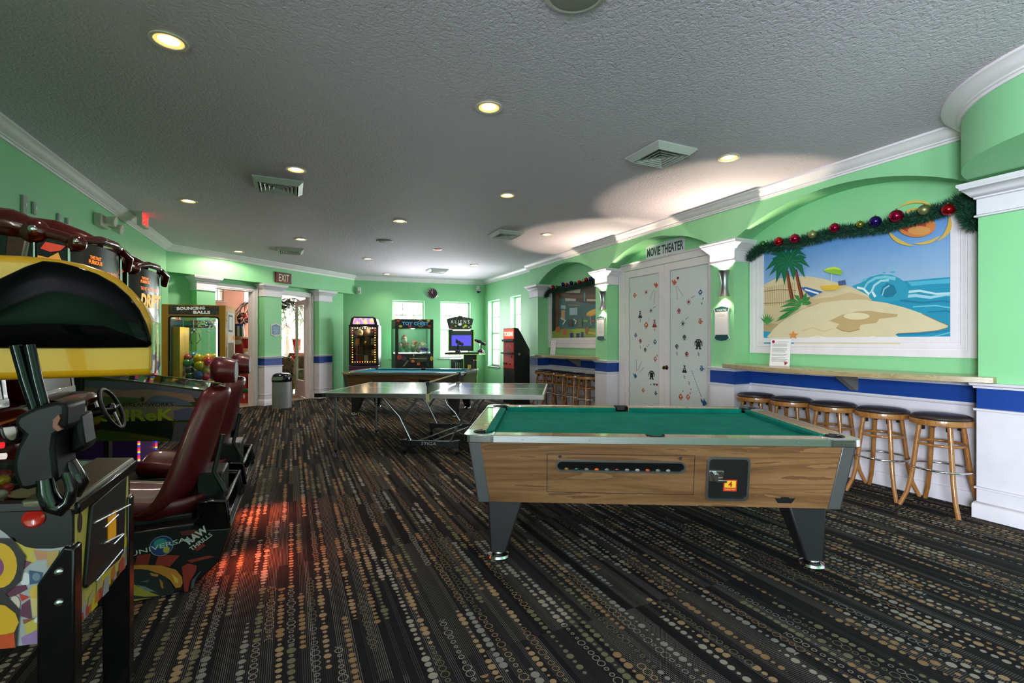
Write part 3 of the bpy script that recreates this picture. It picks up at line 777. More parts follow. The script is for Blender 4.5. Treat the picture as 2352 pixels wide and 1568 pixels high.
# ================================================================== BAR STOOLS AND COUNTERS
VINYL = mat('33292a', .38, name='seat_vinyl')
def stool(fr, label):
    t = thing('bar_stool', label, 'bar stool', fr, 'round wooden bar stools')
    R = .205
    MB().lathe([(0, .755), (R-.012, .755), (R-.003, .762), (R-.004, .775), (R-.03, .790), (.10, .798), (0, .80)], 40).build('seat', VINYL, t, smooth=60)
    MB().lathe([(0, .705), (R-.014, .705), (R, .712), (R+.003, .735), (R, .754), (R-.01, .757)], 40).build('seat_ring', STOOLW, t, smooth=50)
    for k in range(4):
        a = PI/4+k*PI/2; ca, sa = math.cos(a), math.sin(a)
        pts = [(r*ca, r*sa, z) for r, z in ((.145, .715), (.158, .62), (.172, .50), (.186, .38), (.20, .26), (.232, .12), (.285, .0))]
        MB().tube(pts, [.0185, .0185, .018, .018, .0175, .017, .0165], 12).build('leg', STOOLW, t, smooth=60)
        MB().box(-.012, .012, -.012, .012, .66, .705).xf(Matrix.Translation((.125*ca, .125*sa, 0))).build('bracket', BLACK, t)
    def ring(z, r, rr, m, nm):
        MB().tube([(r*math.cos(2*PI*i/40), r*math.sin(2*PI*i/40), z) for i in range(40)], rr, 8, closed=True).build(nm, m, t, smooth=80)
    ring(.545, .160, .012, STOOLW, 'hoop'); ring(.345, .205, .0085, CHROME, 'foot_ring')
    return t
base = stool(Fr(3.60, 4.02, FW.deg), 'round wooden bar stool with dark seat, nearest the right edge beside the white pilaster')
rl = ['second bar stool from the right pilaster, under the long curved counter', 'middle bar stool of the row under the beach mural counter', 'second bar stool from the THEATRE plaque column', 'bar stool tucked beside the THEATRE plaque column, partly behind the pool table']
for i in range(1, 5):
    p = (3.60-.4193*.44*i, 4.02+.9078*.44*i); dup(base, Fr(p[0], p[1], FW.deg+i*3), rl[i-1])
ll = ['far counter bar stool beside the menu plaque column, fullest in view', 'far counter bar stool, second from the menu plaque column', 'middle stool of the row under the far arch counter', 'far counter bar stool, second from the token machine', 'bar stool at the far end of the far counter, nearest the token machine']
for i, tt_ in enumerate((.695, .748, .8016, .855, .908)):
    p = (3.671-3.271*tt_, 3.917+7.083*tt_); dup(base, Fr(p[0], p[1], FW.deg+1.5*i), ll[i])
def counter(xa, xb, label, bow, grp, brx):
    t = thing('bar_counter', label, 'counter', FW, grp); z0, z1 = 1.076, 1.122
    n = 24; P = []
    for i in range(n+1):
        u = i/n; x = xa+(xb-xa)*u; P.append((x, -.055-bow*math.sin(PI*u)**.9 if 0 < u < 1 else -.055))
    P += [(xb, -.002), (p4 if xb > 7 else c2a, -.002), (p4 if xb > 7 else c2a, ND-.001), (c3b if xb > 7 else c1b, ND-.001), (c3b if xb > 7 else c1b, -.002), (xa, -.002)]
    MB().prism(P, z0, z1, 'xy').build('worktop', COUNTW, t, bevel=.003, smooth=30)
    MB().prism([(ND-.002, .90), (ND-.04, .90), (-.05, 1.066), (-.05, 1.076), (ND-.002, 1.076)], brx-.03, brx+.03, 'yz').build('bracket', mat('77736c', .6, name='bracket_grey'), t)
    return t
counter(FW.hx(1666), FW.hx(2290), 'long curved wood grain counter under the large beach mural', .30, 'curved wall counters', FW.hx(1945, ND-.15))
counter(FW.hx(1229), FW.hx(1377), 'short curved wood grain counter in the farther arch, under the framed picture', .26, 'curved wall counters', FW.hx(1318, ND-.15))
PAPER = mat('eae6e6', .6, name='paper'); INK = mat('5a5660', .7, name='grey_print'); REDP = mat('a01c24', .5, name='red_print')
def sign_stand(fr, w, h, label, red=True):
    t = thing('paper_sign', label, 'sign', fr); th = math.radians(8)
    mb = MB().box(-w/2, w/2, -.0015, .0015, 0, h, 0)
    rr = random.Random(3)
    if red:
        mb.text('FOR THE FINE GUESTS MENU', .02, h*.90, .008, -.0025, 1, w=w*.62)
        for i in range(16):
            z = h*(.82-i*.043); 
            if i in (3, 8, 11): continue
            mb.box(-w*.40, w*(.25+.15*rr.random()), -.0025, -.0015, z, z+.0035, 1)
        mb.disc(-w*.36, h*.91, .016, .018, -.0026, 2); mb.poly([(w*.22, h*.17), (w*.42, h*.14), (w*.27, h*.03)], -.0026, 2)
    else:
        mb.text('MENU', 0, h*.85, .014, -.0025, 1)
        for x, z in ((-.03, .70), (.035, .74), (-.02, .5), (.03, .32), (-.035, .3), (.0, .2)): mb.disc(x, h*z, .008, .008, -.0026, 1, 10)
    R = Matrix.Rotation(-th, 4, 'X'); mb.xf(R); mb.build('sheet', [PAPER, INK, REDP], t, smooth=0)
    MB().box(-w/2, w/2, 0, .002, 0, h).xf(Matrix.Rotation(-th, 4, 'X')).box(-w/2, w/2, -.002, .07, 0, .003).build('holder', GLASS, t, smooth=0)
def on_counter(px, d, z=1.1225): return FW.sub(FW.hx(px, d), d, z, 0)
sign_stand(FW.sub(FW.hx(1790, .02), .02, 1.1225, 14), .215, .305, 'white menu sheet with red balloon print standing on the long counter')
sign_stand(FW.sub(FW.hx(1269, .02), .02, 1.1225, 14), .15, .30, 'small white sheet standing on the far counter by the framed picture', False)
# ================================================================== MOVIE THEATER DOORS
FN = FW.sub(0, ND)          # niche back plane
dx0, dx1 = FN.hx(1426), c3a+.0
DT = FN.hit(1435, 617+14)[1]
dl_ = FN.hx(1437.5); mid = FN.hx(1529); topz = FN.hit(1437, 625)[1]
mb = MB()
xr_ = mid+(mid-dl_)
mb.box(dx0, dl_, -.035, 0, 0, topz+.02).box(dx0, c3a-.002, -.035, 0, topz, topz+.10)
mb.prism([(0, topz+.10), (-.045, topz+.10), (-.06, topz+.125), (0, topz+.125)], dx0-.01, c3a-.002, 'yz')
mb.box(dx0, dx0+.02, -.045, -.035, 0, topz+.10)
struct('trim_24', mb, WHITE, FN, bevel=.004)
FROST = glass_mat('frosted_glass', 'b9c4c2', .06, .12)
FROST, g_ = newmat('frosted_glass'); g_.b.inputs['Base Color'].default_value = lin('dfe6e8'); g_.b.inputs['Roughness'].default_value = .16; g_.b.inputs['Coat Weight'].default_value = .4
STK = [mat('c8601c', .5, name='sticker_orange'), mat('0f5f88', .5, name='sticker_blue'), mat('8c1420', .5, name='sticker_maroon'), mat('232427', .5, name='sticker_black'), mat('b07a28', .5, name='sticker_tan')]
BITS = {'bot': ["..XXXXX..", ".XX.X.XX.", "XXXXXXXXX", "X.XXXXX.X", "X.XXXXX.X", "X.XXXXX.X", "..XXXXX..", "..XX.XX..", ".XXX.XXX."],
        'inv': ["..XXX..", ".XXXXX.", "XX.X.XX", "XXXXXXX", "X.XXX.X", "X.XXX.X", "..X.X..", ".XX.XX."],
        'pod': ["...X...", "..XXX..", ".XXXXX.", "XX...XX", "XX...XX", "XXXXXXX", ".XXXXX.", "..X.X..", "..X.X.."],
        'bell': ["..X.X..", "..XXX..", "...X...", "..XXX..", "..X.X..", ".XX.XX.", ".XXXXX.", "XXXXXXX", "XXXXXXX"],
        'burst': ["...X...", ".X...X.", "..XXX..", "X.XXX.X", "..XXX..", ".X...X.", "...X..."],
        'gun': [".XXXX..", "..X....", ".XXXX..", "XX.XXXX", "XX.XX.X", ".XXXX..", "..XX..."],
        'heart': [".XX.XX.", "XXXXXXX", "XXXXXXX", ".XXXXX.", "..XXX..", "...X..."],
        'zig': ["X.", ".X", "X.", ".X"], 'dash': ["X", "X"], 'ship': ["X..X...", "XX.XX..", "XXXXXX.", ".XXXXXX", "..XXXX.", "..XXX.."]}
def sprite(mb, kind, x, z, h, mi, y=-.0012, rot=0):
    B = BITS[kind]; n = len(B); q = h/n; m = len(B[0]); c_, s_ = math.cos(rot), math.sin(rot)
    for r in range(n):
        c0 = 0
        while c0 < m:
            if B[r][c0] == 'X':
                c1 = c0
                while c1 < m and B[r][c1] == 'X': c1 += 1
                a0, a1 = (c0-m/2)*q, (c1-m/2)*q; b1, b0 = (n/2-r)*q, (n/2-r-1)*q
                mb.poly([(x+a*c_-b*s_, z+a*s_+b*c_) for a, b in ((a0, b0), (a1, b0), (a1, b1), (a0, b1))], y, mi); c0 = c1
            else: c0 += 1
def leaf(xa, xb, n, hinge_left, sprites, beams):
    t = bpy.data.objects.new('door_%d' % n, None)
    z0, z1 = .01, topz-.005; sw = .115; Y = -.010
    fr = FN
    body = MB().frame(xa, xb, z0, z1, sw, -.032, -.004)
    body.box(xa+sw, xb-sw, -.032, -.004, z0+sw, z0+.16)
    d = struct('door_%d' % n, body, WHITE, fr, bevel=.004)
    gl = MB().box(xa+sw-.01, xb-sw+.01, -.020, -.012, z0+.15, z1-sw+.01).build('glass_panel', FROST, d, smooth=0); gl.matrix_world = fr.M
    ins = MB().frame(xa+sw-.004, xb-sw+.004, z0+.156, z1-sw+.004, .010, -.027, -.018); o = ins.build('glass_bead', mat('9aa0a0', .4, name='bead_grey'), d); o.matrix_world = fr.M
    mb = MB()
    for kind, px, py, hp, mi in sprites:
        x, z = fr.hit(px, py, -.02); h = hp*(fr.hit(px, py-1, -.02)[1]-z)
        sprite(mb, kind, x, z, h, mi, -.0215)
    for (xa_, ya_, xb_, yb_, mi, k) in beams:
        a = fr.hit(xa_, ya_, -.02); b = fr.hit(xb_, yb_, -.02)
        for i in range(k):
            u0, u1 = i/k, (i+.62)/k; dx, dz_ = b[0]-a[0], b[1]-a[1]; L_ = math.hypot(dx, dz_); nx, nz = -dz_/L_*.005, dx/L_*.005
            p0 = (a[0]+dx*u0, a[1]+dz_*u0); p1 = (a[0]+dx*u1, a[1]+dz_*u1)
            mb.poly([(p0[0]-nx, p0[1]-nz), (p1[0]-nx, p1[1]-nz), (p1[0]+nx, p1[1]+nz), (p0[0]+nx, p0[1]+nz)], -.0215, mi)
    o = mb.build('sticker', STK, d, smooth=0); o.matrix_world = fr.M
    return d
K = 1/8.71; a5 = lambda x: 1420+x*K; b5 = lambda y: 580+y*K; a6 = lambda x: 1420+x/7.84; b6 = lambda y: 740+y/7.84
L1 = [('gun', a5(335), b5(850), 11, 0), ('burst', a5(560), b5(790), 11, 2), ('ship', a5(757), b5(645), 12, 0), ('burst', a5(655), b5(1160), 11, 3), ('bell', a5(440), b5(1235), 17, 3), ('pod', a5(560), b5(1450), 16, 0), ('bell', a5(728), b5(1415), 18, 2), ('zig', a5(443), b5(1355), 8, 3),
      ('pod', a6(315), b6(232), 11, 1), ('inv', a6(400), b6(340), 10, 2), ('pod', a6(662), b6(352), 13, 1), ('zig', a6(400), b6(447), 7, 3), ('inv', a6(486), b6(497), 10, 3), ('pod', a6(667), b6(660), 13, 0), ('zig', a6(655), b6(130), 7, 2), ('dash', a6(700), b6(600), 5, 0),
      ('ship', a6(308), b6(960), 11, 1), ('bot', a6(602), b6(950), 20, 3), ('heart', a6(648), b6(1120), 6, 1), ('heart', a6(696), b6(1126), 6, 2), ('pod', a6(450), b6(1225), 11, 0), ('gun', a6(680), b6(1275), 10, 1), ('inv', a6(585), b6(1120), 4, 1)]
L2 = [('heart', a5(1195), b5(515), 7, 2), ('ship', a5(1125), b5(590), 13, 0), ('pod', a5(1645), b5(795), 14, 1), ('burst', a5(1410), b5(985), 13, 2), ('inv', a5(1215), b5(1168), 12, 2), ('gun', a5(1650), b5(1375), 13, 0), ('burst', a5(1295), b5(1420), 13, 3), ('dash', a5(1697), b5(918), 5, 1), ('dash', a5(1672), b5(1018), 5, 1),
      ('inv', a6(1193), b6(272), 12, 3), ('bot', a6(1445), b6(395), 23, 3), ('inv', a6(1055), b6(437), 11, 3), ('zig', a6(1058), b6(562), 8, 3), ('inv', a6(1235), b6(575), 12, 2), ('zig', a6(1448), b6(575), 9, 3), ('bell', a6(1195), b6(838), 18, 3), ('zig', a6(1195), b6(985), 8, 3), ('gun', a6(1510), b6(832), 13, 1), ('dash', a6(1425), b6(850), 2, 1),
      ('pod', a6(1127), b6(1340), 16, 0), ('pod', a6(1257), b6(1345), 14, 0), ('zig', a6(1278), b6(1095), 8, 2), ('dash', a6(1163), b6(1240), 4, 0), ('dash', a6(1295), b6(1278), 5, 0), ('ship', a6(1545), b6(1440), 16, 1), ('dash', a6(1310), b6(1205), 4, 4)]
B1 = [(a5(715), b5(745), a5(625), b5(955), 4, 6), (a5(742), b5(770), a5(712), b5(1020), 4, 7), (a6(328), b6(675), a6(326), b6(885), 1, 6), (a6(425), b6(705), a6(348), b6(880), 1, 6), (a6(465), b6(812), a6(388), b6(895), 1, 4), (a5(745), b5(1080), a5(690), b5(1110), 2, 2), (a6(548), b6(402), a6(505), b6(445), 3, 2), (a5(615), b5(1305), a5(598), b5(1390), 4, 3)]
B2 = [(a5(1160), b5(680), a5(1188), b5(940), 4, 8), (a5(1178), b5(675), a5(1300), b5(870), 4, 7), (a6(1322), b6(870), a6(1505), b6(1360), 1, 14), (a5(1520), b5(865), a5(1455), b5(915), 2, 3), (a5(1400), b5(1290), a5(1345), b5(1340), 3, 3)]
leaf(dl_+.004, mid-.003, 2, True, L1, B1)
leaf(mid+.003, min(xr_, c3a-.01), 3, False, L2, B2)
kx, kz = FN.hit(1532, 844, -.05)
t = thing('door_knob', 'round aged brass knob on the right hand movie theater door', 'door knob', FN.sub(mid+.055, -.032, kz))
BRASS = mat('6b5a34', .28, 1.0, name='aged_brass')
MB().lathe([(.0, 0), (.030, 0), (.030, .004), (.012, .010), (.010, .030), (.022, .038), (.030, .052), (.026, .066), (.0, .074)], 28).xf(Matrix.Rotation(PI/2, 4, 'X')).build('knob', BRASS, t, smooth=50)
MB().lathe([(0, 0), (.034, 0), (.034, .003), (.0, .004)], 28).xf(Matrix.Rotation(PI/2, 4, 'X')).build('rose', BRASS, t)
# MOVIE THEATER sign
sx0, sz0 = FN.hit(1484.5, 598.5); sx1 = FN.hx(1573.7); sz1 = FN.hit(1484.5, 566)[1]
sg = thing('wall_sign', 'white MOVIE THEATER sign with dark teal lettering above the double doors', 'sign', FN)
MB().box(sx0, sx1, -.008, 0, sz0, sz1).build('board', mat('dcdce4', .4, name='sign_white'), sg)
MB().text('MOVIE THEATER', (sx0+sx1)/2, (sz0+sz1)/2, (sz1-sz0)*.62, -.0088, 0, w=(sx1-sx0)*.94, bold=.03).build('lettering', mat('0d3444', .5, name='sign_teal'), sg, smooth=0)

# ================================================================== BEACH MURAL (scenery only)
def art(name, fr, layers, y0=-.004, step=.00025, parent=None, gain=1.0):
    mb = MB(); mats = []; y = y0
    for L_ in layers:
        c, kind, P = L_[0], L_[1], L_[2]
        if gain != 1.0: c = ''.join('%02x' % min(255, int(int(c[i:i+2], 16)*gain)) for i in (0, 2, 4))
        m = mat(c, .6, name='mural_paint')
        if m not in mats: mats.append(m)
        mi = mats.index(m); y -= step
        if kind == 'p': mb.poly(fr.pts(P), y, mi)
        elif kind == 'e':
            cx, cy, rx, ry = P[:4]; n = 20
            rot = math.radians(P[4]) if len(P) > 4 else 0
            mb.poly(fr.pts([(cx+rx*math.cos(2*PI*i/n)*math.cos(rot)-ry*math.sin(2*PI*i/n)*math.sin(rot), cy+rx*math.cos(2*PI*i/n)*math.sin(rot)+ry*math.sin(2*PI*i/n)*math.cos(rot)) for i in range(n)]), y, mi)
        elif kind == 's':      # stroke: polyline with width (pixels), tapered
            w0, w1 = L_[3]; n = len(P); A, B = [], []
            for i, p in enumerate(P):
                q0 = P[max(i-1, 0)]; q1 = P[min(i+1, n-1)]; dx, dy = q1[0]-q0[0], q1[1]-q0[1]; l = math.hypot(dx, dy) or 1
                w_ = (w0+(w1-w0)*i/(n-1))/2; A.append((p[0]-dy/l*w_, p[1]+dx/l*w_)); B.append((p[0]+dy/l*w_, p[1]-dx/l*w_))
            for i in range(n-1): mb.poly(fr.pts([A[i], A[i+1], B[i+1], B[i]]), y, mi)
    return mb.build(name, mats, parent, smooth=0)
Z = 3.267
def m2(x, y): return (1660+x/Z, 380+y/Z)
def mm(L_): return [m2(a, b) for a, b in L_]
def crescent(cx, cy, r, a0, a1, w):
    n = 12; A = []; B = []
    for i in range(n+1):
        u = i/n; a = math.radians(a0+(a1-a0)*u); ww = w*math.sin(PI*u)
        A.append((cx+(r+ww/2)*math.cos(a), cy+(r+ww/2)*math.sin(a)*.72)); B.append((cx+(r-ww/2)*math.cos(a), cy+(r-ww/2)*math.sin(a)*.72))
    return A+B[::-1]
mt = thing('beach_mural', 'large white framed mural of a tropical beach with palm trees, wave and sun', 'mural', FN)
SKYM, g_ = newmat('mural_sky'); t_ = g_.n.new('ShaderNodeTexCoord'); s_ = g_.n.new('ShaderNodeSeparateXYZ'); g_.link(t_.outputs['Object'], s_.inputs[0])
zz = g_.n.new('ShaderNodeMapRange'); g_.link(s_.outputs[2], zz.inputs[0]); zz.inputs[1].default_value = 1.6; zz.inputs[2].default_value = 2.5
nn = g_.noise(t_.outputs['Object'], 3.0, 4); ff = g_.m('ADD', zz.outputs[0], g_.m('MULTIPLY', g_.m('SUBTRACT', nn, .5), .35))
g_.link(g_.ramp(ff, [(0, 'c3c6cc'), (.5, '93b6dc'), (1, '5f98dc')]), g_.b.inputs['Base Color']); g_.b.inputs['Roughness'].default_value = .6
ix0, iz0 = FN.hit(1755, 790.6); ix1 = FN.hx(2211); itop = FN.hit(2208, 480)[1]-.01
sky = MB().box(ix0-.02, ix1+.01, -.004, 0, iz0-.01, itop).build('sky_panel', SKYM, mt, smooth=0)
SAND = 'd3c09a'; OC = '2b9fc4'
import math as _m
Ly = [('1f93b8', 'p', mm([(1050, 905), (1200, 870), (1390, 865), (1600, 845), (1795, 830), (1800, 1352), (1270, 1352), (900, 1350), (900, 1000)])),
      ('4fb4d4', 'p', mm([(1390, 872), (1560, 862), (1795, 842), (1797, 880), (1560, 890), (1420, 905)])),
      ('9fd4e4', 's', mm([(1330, 985), (1450, 975), (1560, 990), (1680, 968), (1795, 975)]), (8, 5)),
      ('bfe2ea', 's', mm([(1370, 950), (1480, 940), (1600, 962), (1795, 955)]), (6, 4)),
      ('157a9c', 's', mm([(1330, 1010), (1500, 1030), (1650, 1015), (1797, 1040)]), (5, 3)),
      ('6cc4dc', 's', mm([(1430, 1060), (1600, 1050), (1797, 1080)]), (3, 3)), ('157a9c', 's', mm([(1540, 1100), (1680, 1090), (1798, 1130)]), (3, 3)),
      ('62c0d8', 's', mm([(1350, 1310), (1450, 1330), (1560, 1290), (1798, 1230)]), (2, 3)), ('0f7fae', 's', mm([(1300, 1265), (1500, 1262), (1640, 1245), (1798, 1225)]), (4, 2)),
      # curling wave
      ('2b9cbe', 'p', mm([(970, 905), (1040, 880), (1110, 835), (1190, 815), (1270, 820), (1330, 845), (1375, 880), (1400, 940), (1390, 1000), (1200, 1030), (1100, 1000), (1010, 930)])),
      ('7cc9dc', 's', mm([(1060, 930), (1090, 880), (1150, 845), (1220, 835), (1300, 850)]), (4, 8)), ('d9eef0', 's', mm([(1010, 915), (1060, 925), (1100, 965), (1120, 940), (1150, 985)]), (5, 6)),
      ('a9dbe6', 's', mm([(1120, 950), (1140, 900), (1190, 865), (1250, 860)]), (5, 5)), ('17789a', 'p', mm([(1185, 960), (1200, 910), (1240, 880), (1290, 900), (1310, 950), (1280, 985), (1220, 990)])),
      ('8fd0e0', 's', mm([(1200, 975), (1215, 925), (1255, 900)]), (3, 3)), ('4aaecb', 'e', (*m2(1215, 803), 4, 2)), ('4aaecb', 'e', (*m2(1280, 800), 6, 2)), ('6cbfd6', 'e', (*m2(1065, 858), 6, 3, -20)),
      # dunes
      ('dccaa4', 'p', mm([(310, 895), (400, 850), (520, 832), (640, 830), (760, 850), (900, 890), (1000, 925), (1100, 975), (1120, 1060), (700, 1100), (312, 1110)])),
      ('cdb58a', 'p', mm([(560, 990), (700, 1000), (830, 985), (960, 950), (1090, 985), (1130, 1010), (900, 1030), (640, 1060)])),
      (SAND, 'p', mm([(312, 1070), (400, 1055), (470, 1075), (560, 1100), (500, 1230), (312, 1245)])), ('b9a478', 'p', mm([(313, 1190), (400, 1185), (470, 1200), (440, 1240), (312, 1245)])),
      ('ded0ac', 'p', mm([(335, 1285), (380, 1230), (470, 1150), (600, 1080), (740, 1030), (900, 1010), (1060, 1005), (1230, 1030), (1370, 1065), (1500, 1110), (1620, 1165), (1697, 1197), (1690, 1215), (1620, 1235), (1480, 1250), (1320, 1258), (1300, 1268), (1345, 1300), (1352, 1325), (1320, 1352), (530, 1345), (545, 1330), (556, 1312), (470, 1305), (370, 1298)])),
      ('b59a68', 's', mm([(335, 1285), (380, 1228), (470, 1148), (600, 1078), (740, 1028)]), (1.2, 1.2)), ('8f7a50', 's', mm([(1500, 1112), (1620, 1167), (1697, 1199), (1690, 1217), (1620, 1237), (1480, 1252), (1320, 1260)]), (1.5, 1.5)),
      ('2f9cc6', 'p', mm([(312, 1245), (370, 1248), (335, 1285), (370, 1300), (470, 1307), (556, 1314), (530, 1345), (314, 1341)])), ('157ba6', 's', mm([(320, 1300), (430, 1325), (540, 1318)]), (2, 2)),
      ('cdbb8e', 's', mm([(600, 1240), (680, 1215), (760, 1245), (830, 1225)]), (2, 2)), ('efe5cb', 's', mm([(620, 1300), (720, 1280), (820, 1305), (930, 1290)]), (3, 2)), ('efe5cb', 's', mm([(1060, 1305), (1130, 1285), (1210, 1300), (1290, 1290)]), (4, 2)),
      ('c2a676', 'p', mm([(805, 1165), (900, 1120), (1010, 1095), (1110, 1090), (1210, 1105), (1320, 1115), (1310, 1135), (1180, 1150), (1160, 1180), (1040, 1195), (1030, 1225), (960, 1245), (900, 1238), (855, 1215), (880, 1190)])),
      ('a98a5a', 's', mm([(860, 1218), (905, 1240), (960, 1247), (1035, 1228)]), (2, 2)), ('e6d8b4', 'e', (*m2(1010, 1130), 30, 8))]
for i in range(14):
    x = 325+i*17; Ly.append(('c2a982', 's', mm([(x, 915-i*3), (x+4, 1055)]), (2.2, 2.2)))
Ly += [('8a7450', 's', mm([(315, 945), (430, 930), (560, 938)]), (1.4, 1.4)), ('8a7450', 's', mm([(315, 1035), (430, 1030), (560, 1026)]), (1.4, 1.4))]
for a, b in (((490, 790), (530, 1010)), ((555, 780), (605, 1000))):
    Ly.append(('5e3018', 's', mm([a, ((a[0]+b[0])/2-2, (a[1]+b[1])/2), b]), (6, 9)))
    Ly.append(('8a4a26', 's', mm([(a[0]-3, a[1]), ((a[0]+b[0])/2-5, (a[1]+b[1])/2), (b[0]-4, b[1])]), (3, 4)))
def frond(pts, w, c='0c6444', c2='128558'):
    n = len(pts); A, B = [], []
    for i, p in enumerate(pts):
        q0 = pts[max(i-1, 0)]; q1 = pts[min(i+1, n-1)]; dx, dy = q1[0]-q0[0], q1[1]-q0[1]; l = math.hypot(dx, dy) or 1
        u = i/(n-1); ww = w*(math.sin(PI*min(u*.85+.12, 1))**.8)/2*(1 if i < n-1 else 0)
        A.append((p[0]-dy/l*ww, p[1]+dx/l*ww)); B.append((p[0]+dy/l*ww, p[1]-dx/l*ww))
    Ly.append((c, 'p', mm(A+B[::-1]))); Ly.append((c2, 's', mm(pts), (2.0, .4)))
cx, cy = 505, 715
for pts in ([(cx, cy), (440, 660), (360, 665)], [(cx, cy), (440, 690), (375, 700)], [(cx, cy), (400, 720), (326, 790)], [(cx, cy), (425, 745), (355, 830)], [(cx, cy), (430, 790), (408, 885)], [(cx, cy), (470, 800), (472, 900)], [(cx, cy), (500, 660), (510, 615)],
            [(cx, cy), (570, 640), (640, 680)], [(cx, cy), (590, 690), (640, 690)], [(cx, cy), (600, 710), (665, 765)], [(cx, cy), (590, 760), (628, 845)], [(cx, cy), (540, 790), (542, 865)], [(cx, cy), (450, 640), (395, 640)], [(cx, cy), (560, 625), (620, 625)]):
    frond(pts, 44)
for pts in ([(600, 1030), (630, 980), (640, 950)], [(600, 1030), (570, 985), (545, 970)], [(600, 1040), (540, 1010), (470, 1020)], [(600, 1050), (520, 1040), (435, 1065)], [(590, 1060), (500, 1080), (430, 1100)], [(580, 1070), (500, 1110), (420, 1150)], [(610, 1030), (650, 1000), (670, 985)], [(610, 1040), (660, 1030), (680, 1030)], [(560, 1080), (480, 1130), (405, 1175)]):
    frond(pts, 26, '2c7a3a', '4a9c50')
for a in (-50, -30, -12, 5, 22, 40, 58):
    r = math.radians(a); frond([(345, 1190), (345+35*math.sin(r), 1190-45*math.cos(r)), (345+70*math.sin(r), 1190-85*math.cos(r))], 12, '2f7f3e', '53a050')
# umbrella, towel, starfish
Ly += [('8fbf3a', 'p', mm([(770, 790), (800, 768), (850, 760), (895, 772), (915, 800), (900, 822), (850, 815), (800, 805)])), ('c6df5c', 'p', mm([(772, 787), (802, 768), (850, 761), (893, 772), (905, 785), (850, 778), (800, 785)])), ('e8e8e0', 's', mm([(832, 815), (826, 880)]), (1.5, 1.5)),
       ('2a62a8', 'p', mm([(600, 915), (640, 912), (768, 948), (680, 988)])), ('e8e8ea', 's', mm([(630, 930), (735, 962)]), (4, 4)), ('e0b840', 'p', mm([(745, 905), (860, 895), (915, 905), (860, 935), (780, 940)])), ('4c5a86', 'p', mm([(880, 870), (935, 858), (942, 895), (885, 902)]))]
star = []
for i in range(10):
    a = math.radians(-90+36*i); r = 42 if i % 2 == 0 else 18; star.append((545+r*math.cos(a), 1272+r*.8*math.sin(a)))
Ly.append(('e08a4a', 'p', mm(star)))
# sun
Ly += [('e0864a', 'e', (*m2(1470, 455), 44, 26)), ('c8503a', 'e', (*m2(1445, 450), 30, 17)), ('e6a05a', 'e', (*m2(1490, 490), 26, 10))]
sun = [('e2bb58', 'p', crescent(*m2(1475, 440), 63, 35, 100, 9)), ('e2bb58', 'p', crescent(*m2(1475, 430), 74, -20, 55, 11)), ('e2bb58', 'p', crescent(*m2(1475, 440), 70, 95, 165, 11)), ('dcbf62', 'p', crescent(*m2(1470, 395), 52, 215, 320, 9)), ('e2bb58', 'p', crescent(*m2(1465, 400), 30, 200, 300, 8))]
art('painted_scene', FN, Ly, -.0045, parent=mt)
art('painted_sun_rays', FN, sun, -.0262, parent=mt)
x0, z0 = FN.hit(1724.5, 810)
fx1 = FN.hx(2248)
fw = ix0-x0
def molding(mb, xa, xb, za, zb, w, top=False):
    for (o, yy) in ((0, -.022), (w*.30, -.012), (w*.42, -.020), (w*.70, -.010), (w*.8, -.016)):
        pass
    for o0, o1, yy in ((0, .34, .024), (.34, .44, .012), (.44, .62, .020), (.62, .70, .010), (.70, 1.0, .016)):
        a, b = o0*w, o1*w
        mb.box(xa+a, xa+b, -yy, 0, za+a, zb); mb.box(xb-b, xb-a, -yy, 0, za+a, zb); mb.box(xa+b, xb-b, -yy, 0, za+a, za+b)
        if top: mb.box(xa+b, xb-b, -yy, 0, zb-b, zb-a)
mb = MB(); molding(mb, x0, min(fx1+.0, p4-.004), z0, itop, fw); mb.build('frame', WHITE, mt, bevel=.002)

